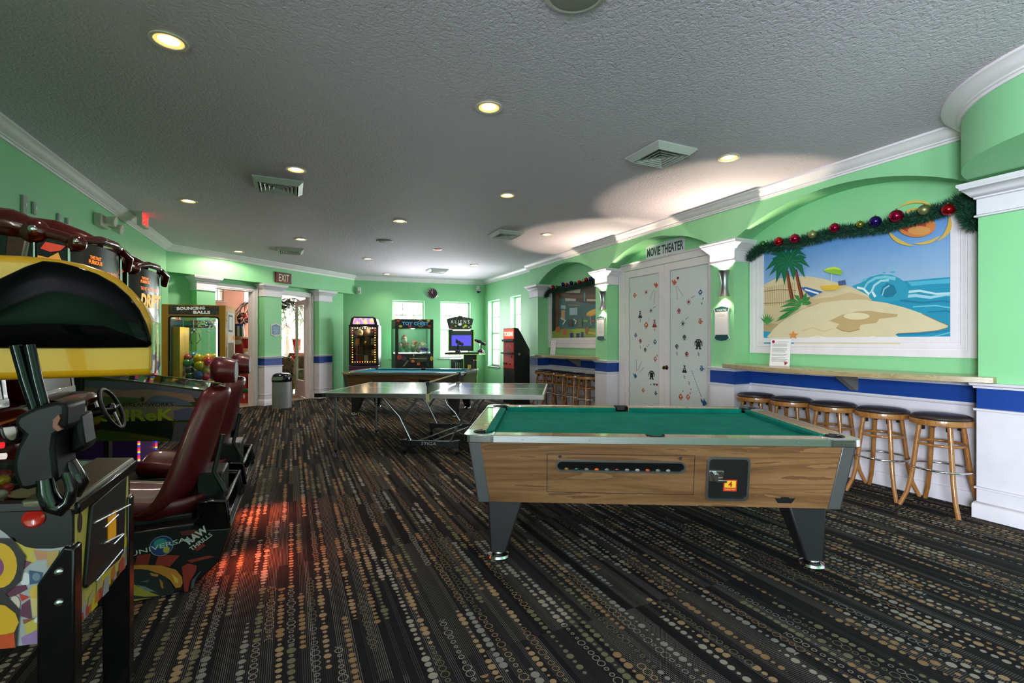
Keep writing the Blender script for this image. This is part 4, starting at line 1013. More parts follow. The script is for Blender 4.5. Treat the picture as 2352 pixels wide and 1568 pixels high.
# far picture: plain indoor scene, no characters
pt_ = thing('framed_picture', 'framed colourful playroom picture in the farther arch, under the smaller garland', 'picture', FN)
q = 8.71
def f1(x, y): return (1240+x/q, 620+y/q)
def ff_(L_): return [f1(a, b) for a, b in L_]
px0, pz0 = FN.hit(*f1(248, 1440)); px1 = c2a-.03; ptop = FN.hit(*f1(330, 330))[1]
MB().box(px0, px1, -.004, 0, pz0, ptop).build('print', mat('2c4a46', .5, name='picture_ground'), pt_)
E = 1300
P2 = [('4a3420', 'p', ff_([(250, 330), (E, 330), (E, 700), (850, 660), (560, 560), (250, 600)])), ('7a4c28', 'p', ff_([(380, 450), (700, 500), (E, 470), (E, 560), (700, 560), (420, 520)])), ('2e6660', 'p', ff_([(390, 560), (560, 640), (860, 690), (E, 700), (E, 1180), (390, 1160)])),
      ('123c34', 'p', ff_([(250, 400), (330, 400), (360, 760), (250, 760)])), ('7a4a30', 'p', ff_([(320, 450), (385, 460), (385, 760), (360, 1130), (320, 1130)])), ('d8cfb8', 'p', ff_([(530, 390), (820, 380), (805, 455), (528, 450)])), ('d2cdb6', 'p', ff_([(515, 562), (725, 572), (722, 620), (513, 618)])), ('c8c0a0', 'p', ff_([(945, 578), (E, 585), (E, 625), (940, 622)])),
      ('58b0ac', 'p', ff_([(890, 450), (915, 450), (912, 625), (890, 625)])), ('a8c4c0', 'p', ff_([(425, 700), (520, 710), (520, 780), (422, 770)])), ('c89870', 'p', ff_([(435, 800), (510, 800), (505, 1000), (430, 1000)])), ('9ec0c8', 'p', ff_([(600, 755), (755, 750), (755, 900), (600, 900)])),
      ('8c9c38', 'p', ff_([(250, 1230), (520, 1160), (E, 1170), (E, 1440), (250, 1440)])), ('5c7a24', 'p', ff_([(250, 1370), (700, 1400), (E, 1330), (E, 1440), (250, 1440)])), ('a8b83c', 'p', ff_([(640, 1180), (900, 1180), (950, 1300), (700, 1330)])), ('d0c030', 'p', ff_([(930, 1230), (E, 1270), (E, 1320), (940, 1260)])),
      ('d89838', 'e', (*f1(1080, 850), 18, 7, -20)), ('e8b848', 'e', (*f1(1080, 835), 17, 5, -20)), ('c8b890', 's', ff_([(1020, 900), (1030, 1100)]), (1.5, 1.5)), ('d03020', 'p', ff_([(1050, 1000), (1100, 1000), (1100, 1040), (1050, 1040)])), ('86b434', 'p', ff_([(870, 1000), (970, 1000), (960, 1040), (880, 1035)])),
      ('2f7a74', 'p', ff_([(500, 1150), (720, 1140), (720, 1180), (510, 1180)])), ('1c2220', 'p', ff_([(250, 760), (330, 780), (310, 1200), (250, 1230)])), ('b06a3c', 'e', (*f1(370, 1190), 6, 7)), ('6a3a22', 'e', (*f1(375, 860), 5, 8)), ('c06030', 'e', (*f1(505, 1240), 5, 8)), ('283c78', 'p', ff_([(610, 1260), (680, 1260), (672, 1380), (618, 1380)])), ('283c78', 'p', ff_([(735, 1265), (805, 1265), (798, 1385), (742, 1385)])), ('283c78', 'p', ff_([(828, 1240), (888, 1240), (882, 1350), (834, 1350)])), ('9a5a30', 'p', ff_([(910, 1180), (990, 1120), (985, 1180), (950, 1290), (920, 1270)])),
      ('40382c', 'p', ff_([(560, 1000), (660, 980), (680, 1130), (580, 1150)])), ('5a6a50', 'p', ff_([(770, 980), (850, 960), (860, 1130), (770, 1130)])), ('d8d4c0', 's', ff_([(430, 960), (520, 1010), (470, 1090)]), (3, 3)), ('d8d4c0', 's', ff_([(680, 980), (740, 1020), (720, 1080)]), (3, 3)), ('e8a040', 's', ff_([(580, 700), (820, 705)]), (1.2, 1.2))]
art('painted_scene', FN, P2, -.0045, parent=pt_)
a = FN.hx(f1(155, 0)[0]); zb_ = FN.hit(*f1(165, 1545))[1]
mb = MB(); molding(mb, a, c2a-.004, zb_, ptop, (px0-a)*.98); mb.build('frame', WHITE, pt_, bevel=.002)

# ================================================================== GARLANDS AND BAUBLES
GARM = mat('0f4a34', .6, name='tinsel_green'); GARD = mat('08301f', .7, name='tinsel_dark')
def garland(path, r, label, n, grp=None):
    mb = MB(); rr = random.Random(5)
    P = [Vector(p) for p in path]; seg = [(P[i+1]-P[i]).length for i in range(len(P)-1)]; T = sum(seg)
    def at(u):
        d = u*T
        for i, s in enumerate(seg):
            if d <= s or i == len(seg)-1: return P[i].lerp(P[i+1], min(d/s, 1)), (P[i+1]-P[i]).normalized()
            d -= s
    for i in range(n):
        p, d = at(rr.random())
        v = Vector((rr.gauss(0, 1), rr.gauss(0, 1), rr.gauss(0, 1))).normalized(); v = (v+d*rr.choice((-.5, .5))).normalized()
        L_ = r*(.5+.5*rr.random()); s = v.cross(Vector((rr.random(), rr.random(), rr.random()))).normalized()*.0028
        b = p+v*r*.12; e = p+v*L_; q = p+v*L_*.6+Vector((0, 0, -.01))
        mb.add([b-s, b+s, q+s*.9, q-s*.9, e], [(0, 1, 2, 3), (3, 2, 4)], rr.choice((0, 0, 1)))
    o = mb.build('tinsel', [GARM, GARD], None, smooth=0)
    k = MB().tube([tuple(p) for p in P], r*.32, 8).build('core', GARD)
    t = bpy.data.objects.new('christmas_garland', None); C.objects.link(t); t.location = P[0]
    tag(t, label, 'garland', grp)
    bpy.context.view_layer.update()
    for c_ in (o, k): c_.parent = t; c_.matrix_parent_inverse = t.matrix_world.inverted(); 
    return t
GY = .16
def gp(px, py, y=GY): x, z = FW.hit(px, py, y); return tuple(FW.w(x, y, z))
right_px = [(1722, 590), (1745, 570), (1788, 562), (1830, 555), (1880, 543), (1930, 530), (1975, 526), (2030, 520), (2080, 505), (2130, 492), (2185, 470), (2222, 468), (2236, 505)]
garland([gp(*p) for p in right_px], .10, 'thick green tinsel garland draped across the top of the large beach mural', 13000, 'christmas garlands in the arches')
garland([gp(x, y, .14) for x, y in ((2205, 458), (2222, 478), (2238, 515))], .11, 'bushy end tuft of green tinsel hanging beside the right hand white capital', 2200, 'christmas garlands in the arches')
left_px = [(1253, 680), (1262, 667), (1280, 665), (1305, 662), (1330, 656), (1350, 648), (1363, 650)]
garland([gp(*p) for p in left_px], .10, 'shorter green tinsel garland across the top of the framed playroom picture', 4500, 'christmas garlands in the arches')
BC = {'r': 'a4101c', 'm': '9c0c3c', 'g': '2f6a34', 'o': '8a8c34', 'p': '2c1a6a', 'y': '8a8a60'}
cap = mat('b8a060', .3, 1.0, name='bauble_cap')
def bauble(px, py, rp, c, label, grp, y=GY-.06):
    p = Vector(gp(px, py, y)); r = rp*p.y/F/1.12
    t = bpy.data.objects.new('christmas_bauble', None); C.objects.link(t); t.location = p; tag(t, label, 'christmas bauble', grp)
    m = mat(BC[c], .18 if c != 'y' else .45, .75, name='bauble_foil')
    MB().ball((0, 0, 0), r, 24, 14).build('ball', m, t, smooth=180)
    MB().cyl((0, 0, r*.95), (0, 0, r*1.18), r*.16, n=10).build('cap', cap, t)
NAMES = {'r': 'shiny red', 'm': 'shiny magenta', 'g': 'small green', 'o': 'shiny gold green', 'p': 'deep purple', 'y': 'frosted pale gold'}
for i, (px, py, r, c, w_) in enumerate([(1752, 560.5, 8, 'g', 'at the left end of the long garland'), (1788.5, 554.5, 11, 'r', 'second from the left on the long garland'), (1825.5, 548, 12, 'm', 'above the mural palm trees on the long garland'), (1866, 538.5, 10, 'y', 'on the left half of the long garland'), (1917, 523, 12, 'm', 'left of the middle of the long garland'),
                           (1975.5, 515, 9, 'o', 'at the middle of the long garland'), (2010.5, 508.5, 14, 'p', 'right of the middle of the long garland'), (2058.5, 496, 16, 'm', 'the largest one, above the mural sun'), (2122, 482, 13, 'y', 'on the right half of the long garland'), (2178, 481, 15, 'r', 'at the right end of the long garland')]):
    bauble(px, py, r, c, NAMES[c]+' ball ornament '+w_, 'ornaments on the long garland')
lw_ = ['at the left end of the far garland', 'second from the left on the far garland', 'third from the left on the far garland', 'fourth from the left on the far garland', 'between two purple ones on the far garland', 'highest in the middle of the far garland', 'just right of the middle of the far garland', 'fourth from the right on the far garland', 'half hidden, third from the right on the far garland', 'next to the last one on the far garland', 'at the right end of the far garland, by the lit capital']
for i, (px, py, r, c) in enumerate([(1260.7, 662.5, 4, 'y'), (1270, 659.6, 5.2, 'm'), (1278.8, 659, 4, 'g'), (1293, 653, 5.2, 'p'), (1302, 653.3, 4.4, 'r'), (1312, 649.6, 5.2, 'p'), (1320.7, 650, 4.2, 'g'), (1330.7, 648, 5.2, 'r'), (1339.3, 644.7, 4, 'y'), (1346.2, 642, 5.4, 'r'), (1356.5, 640.7, 5.8, 'p')]):
    bauble(px, py, r, c, NAMES[c]+' ball ornament, '+lw_[i], 'ornaments on the far garland')

# ================================================================== SCONCES AND PLAQUES
def sconce(px, ptop_, pbot, label):
    x, z1 = FW.hit(px, ptop_, -.06); z0 = FW.hit(px, pbot, -.06)[1]; f = FW.sub(x, -.002, z0); h = z1-z0
    t = thing('wall_sconce', label, 'wall lamp', f, 'up and down wall sconces')
    prof = [(.082-.036*math.sin(PI*i/12)**.8, h*i/12) for i in range(13)]
    MB().lathe(prof, 24, a0=PI, a1=2*PI).build('shade', STEEL, t, smooth=60)
    MB().lathe([(r-.004, z) for r, z in prof][::-1], 24, a0=PI, a1=2*PI).build('liner', mat('e8dcc0', .5, name='sconce_liner'), t, smooth=60)
    MB().box(-.03, .03, -.012, .002, h*.1, h*.9).build('back_plate', STEEL, t)
    for zz, tz in ((h*.74, 1), (h*.26, -1)):
        MB().ball((0, -.035, zz), (.022, .018, .03), 14, 10).build('bulb', lamp_mat('sconce_bulb', 'ffe2a8', 18), t)
    spot(tuple(f.w(0, -.05, h*.985)), 95, math.radians(122), .12, (1, .84, .6), .02, target=tuple(f.w(0, -.085, h+1)), name='sconce_uplight')
    spot(tuple(f.w(0, -.05, h*.015)), 9, math.radians(110), .3, (1, .84, .6), .02, target=tuple(f.w(0, -.07, h-2)), name='sconce_downlight')
    return t
sconce(1657, 621, 681, 'brushed metal hourglass wall lamp on the column beside the movie theater doors')
sconce(1379.5, 669, 711, 'smaller looking hourglass wall lamp on the farther column, right of the framed picture')
TEAL = mat('0c4a4c', .5, name='plaque_teal'); PLW = mat('d8d4ce', .5, name='plaque_white')
def plaque(px, wp, y0, y1, title, label, nlines):
    x, z1 = FW.hit(px, y0); z0 = FW.hit(px, y1)[1]; x0 = FW.hx(px-wp/2); x1 = FW.hx(px+wp/2); w_ = x1-x0; h = z1-z0; f = FW.sub((x0+x1)/2, 0, z0)
    t = thing('wall_plaque', label, 'sign', f, 'plaques on the columns')
    def out(s): 
        W_ = w_/2*s; return [(-W_, h*.10), (-W_*.7, h*.04), (0, -h*.0+(1-s)*.05), (W_*.7, h*.04), (W_, h*.10), (W_*.85, h*.16), (W_*.85, h*.86), (W_, h*.93), (W_*.6, h*.955), (0, h*1.0-(1-s)*.05), (-W_*.6, h*.955), (-W_, h*.93), (-W_*.85, h*.86), (-W_*.85, h*.16)]
    MB().prism(out(1.0), -.012, -.002, 'xz').build('backing', PLW, t)
    MB().poly(out(.90), -.0125).build('panel', TEAL, t, smooth=0)
    rr = random.Random(2); mb = MB().box(-w_*.40, w_*.40, -.018, -.0128, h*.19, h*.83, 0)
    mb.text(title, 0, h*.875, h*.055, -.0135, 1, w=w_*.62)
    for i in range(nlines): 
        z = h*(.76-i*.05); mb.box(-w_*.22, w_*.22, -.0185, -.018, z, z+.004, 2)
    mb.build('notice', [PAPER, mat('f0f0ee', .5, name='plaque_lettering'), mat('a8a2a4', .6, name='faint_print')], t, smooth=0)
plaque(1659, 37, 702, 784, 'THEATRE', 'teal and white THEATRE plaque below the wall lamp, beside the movie theater doors', 2)
plaque(1381, 20, 725, 783, 'MENU', 'teal and white plaque with a printed list below the farther wall lamp', 10)
# ================================================================== DRIVING CABINETS
DECK, g_ = newmat('cabinet_side_black'); g_.b.inputs['Base Color'].default_value = lin('0c0b0d'); g_.b.inputs['Roughness'].default_value = .35
def drive_cab(fr, label):
    t = thing('driving_cabinet', label, 'arcade machine', fr, 'twin driving cabinets')
    W = .70
    MB().prism([(0, 0), (1.70, 0), (1.85, .14), (1.905, .32), (1.80, .33), (1.735, .375), (1.2, .36), (.98, .13), (0, .13)], 0, W, 'xz').build('base', DECK, t, bevel=.008)
    sb = MB().prism([(1.70, .33), (1.905, .32), (1.873, .478), (1.79, .487)], .0, .03, 'xz').prism([(1.70, .33), (1.905, .32), (1.873, .478), (1.79, .487)], W-.03, W, 'xz')
    sb.box(1.80, 1.885, .03, W-.03, .30, .36); sb.box(1.72, 1.80, .10, W-.10, .33, .46); sb.tube([(1.895, .0, .36), (1.878, .0, .478), (1.79, .0, .49)], .012, 8).tube([(1.895, W, .36), (1.878, W, .478), (1.79, W, .49)], .012, 8).tube([(1.878, 0, .478), (1.878, W, .478)], .014, 8)
    sb.build('rear_step', GLOSSBLK, t, bevel=.004)
    # side graphics
    f0 = Fr(-3.37, 2.0, 23.9)
    q = 4.356
    def cpt(L_): return [(280+a/q, 1080+b/q) for a, b in L_]
    Lr = [('7e1a0c', 'p', cpt([(155, 850), (290, 830), (265, 940), (130, 945)])), ('8c200c', 'p', cpt([(370, 840), (580, 850), (480, 960), (330, 945)])), ('8a1e0c', 'p', cpt([(600, 960), (660, 930), (750, 950), (740, 1010), (680, 1110), (660, 1230), (625, 1220), (610, 1050)])), ('5a1010', 'p', cpt([(580, 610), (720, 590), (800, 600), (780, 640), (600, 650)])), ('7c1a10', 'p', cpt([(650, 900), (860, 850), (940, 860), (700, 920)])), ('6c1020', 'p', cpt([(60, 870), (85, 860), (95, 945), (65, 945)])),
          ('b8741c', 'p', cpt([(70, 950), (200, 940), (400, 950), (540, 990), (600, 1060), (610, 1120), (590, 1165), (540, 1175), (480, 1090), (380, 1030), (200, 985), (80, 985)])), ('d8a83c', 'p', cpt([(500, 1030), (560, 1080), (565, 1130), (530, 1110)])), ('141416', 'p', cpt([(70, 985), (260, 990), (440, 1060), (530, 1180), (500, 1280), (80, 1330)])),
          ('9a8a24', 'p', cpt([(65, 1140), (130, 1140), (300, 1220), (380, 1250), (240, 1260), (140, 1250), (75, 1230)])), ('b0a030', 'p', cpt([(80, 1290), (300, 1270), (420, 1290), (330, 1345), (80, 1370)])), ('70747c', 'p', cpt([(150, 1140), (240, 1160), (350, 1215), (240, 1200)])), ('a87c30', 'p', cpt([(280, 1020), (370, 1035), (360, 1060), (300, 1050)])), ('9c6a28', 'p', cpt([(375, 1080), (410, 1110), (420, 1180), (395, 1170)])), ('5a5c62', 'p', cpt([(190, 1110), (280, 1090), (260, 1115)])), ('44484e', 'p', cpt([(690, 1180), (700, 1100), (780, 1010), (800, 1000), (740, 1080), (720, 1170)])),
          ('5a1014', 'p', cpt([(700, 620), (790, 600), (800, 640), (710, 700)])), ('7a1a14', 'p', cpt([(700, 780), (820, 720), (840, 750), (760, 800)]))]
    o = art('side_graphic', f0, Lr, -.001, parent=None); o.parent = t
    mb = MB()
    gx, gz = f0.hit(280+400/q, 1080+750/q); R_ = .052
    mb.disc(gx, gz, R_*1.05, R_*1.05, -.0062, 0, 28); mb.disc(gx, gz, R_, R_, -.0064, 1, 28); mb.disc(gx-.005, gz+.015, R_*.6, R_*.5, -.0066, 2, 20); mb.disc(gx+.022, gz-.025, R_*.3, R_*.35, -.0067, 3, 14)
    mb.text('UNIVERSAL', gx+.0, gz, .026, -.0072, 4, w=.285, rot=math.radians(9), bold=.01)
    rx, rz = f0.hit(280+762/q, 1080+680/q)
    mb.text('RAW', rx-.005, rz+.022, .042, -.0072, 4, w=.115, rot=math.radians(35), bold=.04); mb.text('THRILLS', rx+.015, rz-.018, .024, -.0072, 4, w=.125, rot=math.radians(35), bold=.02)
    mb.build('side_lettering', [mat('9aa0a8', .4, name='globe_rim'), mat('183c70', .4, name='globe_blue'), mat('2c8a84', .4, name='globe_teal'), mat('b0a040', .4, name='globe_gold'), mat('c4c4be', .4, name='lettering_silver')], t, smooth=0)
    # seat: lofted bucket back
    spine = [(1.40, .43, .06), (1.52, .42, .07), (1.60, .50, .09), (1.645, .62, .10), (1.70, .78, .085), (1.745, .93, .075), (1.79, 1.06, .065), (1.82, 1.14, .06)]
    wd = [.24, .27, .29, .275, .25, .225, .19, .13]
    rings = []; yc = W/2
    for (x, z, d), w_ in zip(spine, wd):
        r = []
        wing = .055
        for u in (-1, -.85, -.5, 0, .5, .85, 1): r.append((x-wing*abs(u)**2*1.6, yc+u*w_, z+.0))
        for u in (1, .85, .5, 0, -.5, -.85, -1): r.append((x+d*(1-.55*abs(u)**2)-wing*abs(u)**2*1.2+.012, yc+u*w_, z-.02))
        rings.append(r)
    MB().loft(rings).build('backrest', SEATR, t, sub=1, smooth=180)
    rings = []
    for x, z, w_, h in ((1.16, .475, .20, .05), (1.20, .50, .235, .09), (1.34, .47, .255, .09), (1.50, .44, .27, .09), (1.66, .45, .25, .08), (1.76, .46, .20, .06)):
        r = []
        for u in (-1, -.8, -.4, 0, .4, .8, 1): r.append((x, yc+u*w_, z+.055*abs(u)**3+.0))
        for u in (1, .6, 0, -.6, -1): r.append((x, yc+u*w_*.92, z-h))
        rings.append(r)
    MB().loft(rings).build('seat', SEATR, t, sub=1, smooth=180)
    hd = []
    for x, s in ((1.765, .65), (1.785, .95), (1.82, 1.0), (1.86, .95), (1.895, .86)):
        hd.append([(x, yc+.135*s*math.cos(2*PI*i/16), 1.225+(x-1.765)*-.12+.085*s*math.sin(2*PI*i/16)) for i in range(16)])
    hr = MB().loft(hd).build('headrest', SEATR, t, smooth=60)
    MB().add([(1.8975, yc+.105*math.cos(2*PI*i/24), 1.21+.062*math.sin(2*PI*i/24)) for i in range(24)], [list(range(24))]).build('speaker_grille', mat('9a9498', .5, name='grille_grey'), hr)
    MB().box(1.70, 1.84, .22, .48, .36, .60).build('seat_mount', BLACK, t, bevel=.01)
    MB().tube([(1.86, .14, .50), (1.80, .16, .62), (1.845, .16, .84)], .014, 8).build('adjust_bar', BLACK, t)
    MB().box(.98, 1.7, .12, .58, .13, .40).build('seat_rail', BLACK, t, bevel=.01)
    MB().box(1.55, 1.68, .12, W-.12, -.0, .012).build('light_bar', lamp_mat('red_underglow', 'ff2a10', 2.0), t)
    # tower and screen
    MB().prism([(0, .0), (.62, .0), (.62, .55), (.60, .95), (.66, 1.02), (.60, 1.56), (.98, 1.62), (1.04, 1.98), (.96, 2.07), (.02, 2.13), (0, 2.05)], .02, W-.02, 'xz').build('tower', CRED, t, bevel=.03, seg=4)
    MB().add([(.668, .09, 1.06), (.668, W-.09, 1.06), (.615, W-.09, 1.50), (.615, .09, 1.50)], [(0, 1, 2, 3)]).build('screen', GLOSSBLK, t, smooth=0)
    sf = MB()
    for (a, b, c, d) in ((.04, .09, 1.02, 1.54), (W-.09, W-.04, 1.02, 1.54)): sf.hexa([(.655, a, c), (.675, a, c), (.675, b, c), (.655, b, c)], [(.60, a, d), (.622, a, d), (.622, b, d), (.60, b, d)])
    sf.hexa([(.655, .04, 1.02), (.68, .04, 1.02), (.68, W-.04, 1.02), (.655, W-.04, 1.02)], [(.65, .04, 1.06), (.675, .04, 1.06), (.675, W-.04, 1.06), (.65, W-.04, 1.06)]).build('screen_frame', mat('3a0d0a', .25, coat=.5, name='dark_red'), t, bevel=.004)
    MB().poly([(.45, 1.64), (.84, 1.66), (.92, 1.75), (.935, 1.95), (.90, 2.0), (.45, 2.03)], .018).build('side_window', GLOSSBLK, t, smooth=0)
    # dashboard
    rings = []
    for u in range(9):
        y = .02+(W-.04)*u/8; k = 1-abs(u-4)/4; bx = .86+.05*k
        rings.append([(.58, y, 1.02), (.70, y, 1.04-.02*(1-k)), (bx-.04, y, 1.0+.03*k), (bx, y, .965+.03*k), (bx-.02, y, .94+.02*k), (bx-.07, y, .90), (bx-.03, y, .78), (bx-.06, y, .66), (.62, y, .60)])
    MB().loft(rings).build('dashboard', CRED, t, smooth=50)
    for y in (.20, .50):
        gg = MB().cyl((.80, y, .915), (.865, y, .93), .075, .078, 24).build('gauge_hood', BLACK, t)
        MB().cyl((.864, y, .93), (.868, y, .931), .055, n=24).build('dial', mat('b8b49c', .3, name='dial_face'), gg)
    for i, (y, z, c) in enumerate(((.10, .87, 'e8242c'), (.12, .81, 'd8d4c8'), (.125, .77, 'e83018'), (.14, .73, '1c50d8'))):
        MB().cyl((.80, y, z), (.885, y, z), .016, n=16).build('button', lamp_mat('button_light', c, .9), t)
    cx, cy, cz, tl = .99, W/2, .90, math.radians(-22)
    def wp(a, r, o=0): # wheel plane faces the driver, tilted back
        yy = r*math.cos(a); zz = r*math.sin(a); return (cx+zz*math.sin(tl)*-1*-1+o*math.cos(tl), cy+yy, cz+zz*math.cos(tl)+o*math.sin(-tl)*.6)
    wh = MB().tube([wp(2*PI*i/40, .155) for i in range(40)], .014, 10, closed=True).build('steering_wheel', BLACK, t, smooth=80)
    mb = MB()
    for a in (PI*.0+.1, PI-.1, PI*1.5): mb.tube([wp(a, .03), wp(a, .15)], [.022, .013], 8, flat=(1, .5))
    mb.build('spoke', mat('4a4c50', .35, .6, name='spoke_metal'), wh)
    MB().ball(wp(0, 0, -.005), (.03, .045, .045), 16, 10).build('hub', GLOSSBLK, wh)
    MB().cyl((.80, cy, .86), wp(0, 0, -.01), .04, .03, 16).build('steering_column', BLACK, t)
    # marquee
    pl_ = [(1.0, .03), (1.16, .02), (1.22, .10), (1.25, .22), (1.26, .35), (1.25, .48), (1.22, .60), (1.16, .68), (1.0, .67)]
    mq = MB().prism(pl_, 1.55, 1.93, 'xy').build('marquee', mat('101112', .25, name='marquee_acrylic'), t, smooth=30)
    Ls = MB()
    Ls.poly([(1.035, 1.56), (1.16, 1.56), (1.165, 1.75), (1.15, 1.80), (1.13, 1.86), (1.09, 1.83), (1.05, 1.84), (1.04, 1.78)], .017, 0); Ls.poly([(1.06, 1.875), (1.08, 1.91), (1.16, 1.895), (1.14, 1.87), (1.10, 1.86)], .0155, 1); Ls.poly([(1.09, 1.60), (1.14, 1.62), (1.15, 1.78), (1.10, 1.80), (1.08, 1.72)], .0155, 2)
    Ls.build('flame_art', [mat('d88a2c', .3, emit=.5, name='flame_orange'), mat('d03014', .3, emit=.5, name='flame_red'), mat('e05a20', .3, emit=.5, name='flame_amber')], mq, smooth=0)
    fa = Matrix.Translation((1.22, .10, 0)) @ Matrix.Rotation(math.radians(76), 4, 'Z')
    tx = MB().text('THE FAST', .065, 1.86, .020, -.003, 0, w=.09, bold=.04).text('FURIOUS', .065, 1.835, .022, -.003, 0, w=.11, bold=.04); tx.xf(fa); t2 = MB().text('DRIFT', .14, 1.70, .10, -.003, 0, w=.26, shear=.15, bold=.05).text('THE FAST AND THE FURIOUS', .13, 1.785, .026, -.003, 1, w=.24); t2.xf(fa); t2.build('title_lettering', [mat('e8b850', .4, emit=.7, name='drift_gold'), mat('f07818', .4, emit=1.2, name='neon_orange')], mq, smooth=0)
    tx.build('marquee_lettering', [mat('f07818', .4, emit=1.2, name='neon_orange'), mat('e8b850', .4, emit=.7, name='drift_gold')], mq, smooth=0)
    MB().cyl((1.035, .018, 1.55), (1.035, .018, 1.93), .005, n=8).build('marquee_edge', CHROME, mq)
    MB().cyl((1.17, .025, 1.55), (1.17, .025, 1.93), .007, n=8).build('marquee_edge', CHROME, mq); MB().cyl((1.23, .60, 1.55), (1.23, .60, 1.93), .008, n=8).build('marquee_edge', CHROME, mq)
    for y in (.03, .67):
        mb = MB().tube([(.80, y, 2.0), (.95, y, 1.995), (1.04, y, 1.97)], [.06, .07, .05], 14).ball((1.03, y, 1.965), .064, 18, 12).tube([(1.04, y, 1.97), (1.14, y, 1.945), (1.19, y, 1.925)], [.030, .027, .03], 12).ball((1.20, y, 1.915), .044, 18, 12)
        am = mb.build('arm', CRED, t, smooth=60)
        s_ = -1 if y < .3 else 1
        MB().ball((1.045, y+s_*.058, 1.965), (.020, .012, .020), 14, 8).build('bolt', CHROME, am); MB().ball((1.21, y+s_*.040, 1.92), (.014, .012, .014), 12, 8).build('bolt', CHROME, am)
    MB().tube([(.85, W/2, 2.0), (1.0, W/2, 1.99), (1.12, W/2, 1.97), (1.20, W/2, 1.95)], [.10, .10, .07, .045], 16).build('hump', CRED, t, smooth=60)
    MB().tube([(1.19, .03, 1.93), (1.25, .18, 1.965), (1.27, .35, 1.97), (1.25, .52, 1.965), (1.20, .67, 1.93)], .022, 10).build('cross_bar', CRED, t, smooth=60)
    MB().tube([(1.26, .50, 1.96), (1.28, .58, 1.93), (1.25, .64, 1.86)], .022, 10).build('hook', CRED, t, smooth=60)
    return t
U1 = Fr(-3.37, 2.0, 23.9)
for k_ in (0, 1): spot(tuple(U1.w(1.95, .30+.93*k_, .22)), 20, 2.4, .9, (1, .12, .04), .05, target=tuple(U1.w(2.02, .25+.93*k_, 0)), name='red_underglow')
dc = drive_cab(U1, 'dark red driving game cabinet with maroon bucket seat, the nearer of two')
bpy.context.view_layer.update()
dup(dc, Fr(-3.37-.4054*.93, 2.0+.9141*.93, 23.9), 'dark red driving game cabinet with its steering wheel in view, farther of two')

# ================================================================== NEAR PINBALL MACHINE
PF = Fr(-2.49, .89, 23.9)
pb_ = thing('pinball_machine', 'pinball machine with yellow cartoon coloured side and black coin door, nearest lower left corner', 'pinball machine', PF)
PLn, PWd = 1.30, .53
CARTY = mat('c9b45a', .5, name='cabinet_yellow_art')
def side(y0, y1): return MB().prism([(-.0, .53), (PLn, .53), (PLn, .905), (0, 1.03)], y0, y1, 'xz')
side(0, .02).build('side_panel', DECK, pb_, bevel=.003); side(PWd-.02, PWd).build('side_panel', DECK, pb_, bevel=.003)
MB().box(0, PLn, .02, PWd-.02, .53, .55).build('bottom_panel', BLACK, pb_)
MB().box(PLn-.02, PLn, .02, PWd-.02, .53, .90).build('front_panel', CARTY, pb_)
q = 3.92
def s3(L_): return [(a/q, 1168+b/q) for a, b in L_]
SA = [('9a9c9e', 'p', s3([(-400, 0), (0, 185), (50, 220), (150, 310), (230, 345), (330, 358), (480, 358), (640, 330), (640, 1090), (420, 1200), (0, 1255), (-400, 1290)])),
      ('b4a040', 'p', s3([(140, 290), (230, 340), (330, 360), (300, 400), (330, 460), (280, 500), (220, 460), (120, 390)])), ('b07858', 'p', s3([(300, 370), (450, 380), (430, 450), (340, 465)])), ('6c3a52', 'p', s3([(120, 500), (230, 460), (290, 480), (200, 560), (120, 600)])), ('c8c8ca', 'e', (230/q, 1168+630/q, 13, 15)), ('34506e', 'p', s3([(265, 550), (390, 570), (380, 660), (270, 680)])), ('6a7a84', 'e', (330/q, 1168+610/q, 9, 9)),
      ('5a2440', 'p', s3([(60, 700), (240, 680), (250, 720), (140, 780), (40, 800)])), ('b02c20', 'p', s3([(175, 760), (270, 790), (200, 830)])), ('c6a040', 'e', (340/q, 1168+750/q, 18, 18)), ('5c2a44', 'p', s3([(200, 860), (270, 810), (290, 990), (190, 960)])), ('c4ac70', 'p', s3([(280, 800), (350, 800), (350, 960), (300, 960)])), ('5c2a44', 'p', s3([(345, 810), (385, 930), (350, 960)])), ('c4b0a0', 'e', (140/q, 1168+850/q, 12, 18)), ('7a4a30', 'p', s3([(210, 990), (310, 980), (300, 1020), (220, 1030)])), ('b4a040', 'p', s3([(230, 1030), (400, 940), (400, 1060), (300, 1110), (240, 1120)])), ('d0d0c8', 'e', (350/q, 1168+990/q, 10, 6, -30)), ('a8884c', 'p', s3([(430, 380), (540, 370), (510, 480), (430, 520)])), ('8c6a98', 'p', s3([(200, 1150), (340, 1080), (420, 1090), (415, 1195), (210, 1215)])),
      ('b08a3c', 'p', s3([(395, 620), (440, 560), (440, 860), (400, 820)])),
      ('262022', 'p', s3([(-400, 250), (120, 260), (240, 420), (200, 640), (60, 760), (190, 900), (170, 1110), (160, 1240), (-400, 1290)])), ('c89a10', 'e', (0, 1296, 42, 52)), ('7a3a6a', 'e', (-8, 1300, 20, 24)), ('c89a10', 'p', s3([(-400, 800), (60, 860), (150, 930), (180, 1010), (140, 1100), (0, 1130), (-400, 1160)])), ('b8420e', 'p', s3([(-400, 1150), (0, 1125), (140, 1105), (150, 1235), (-400, 1290)]))]
o = art('side_graphic', PF, SA, -.0008, parent=None); o.parent = pb_
bx, bz = PF.hit(78, 1190)
MB().lathe([(.0, .0), (.026, .0), (.026, .004), (.020, .009), (.014, .006), (.0, .005)], 28).xf(Matrix.Translation((bx, 0, bz)) @ Matrix.Rotation(PI/2, 4, 'X')).build('flipper_button', mat('b01c10', .25, coat=.5, name='red_button'), pb_, label='round red flipper button')
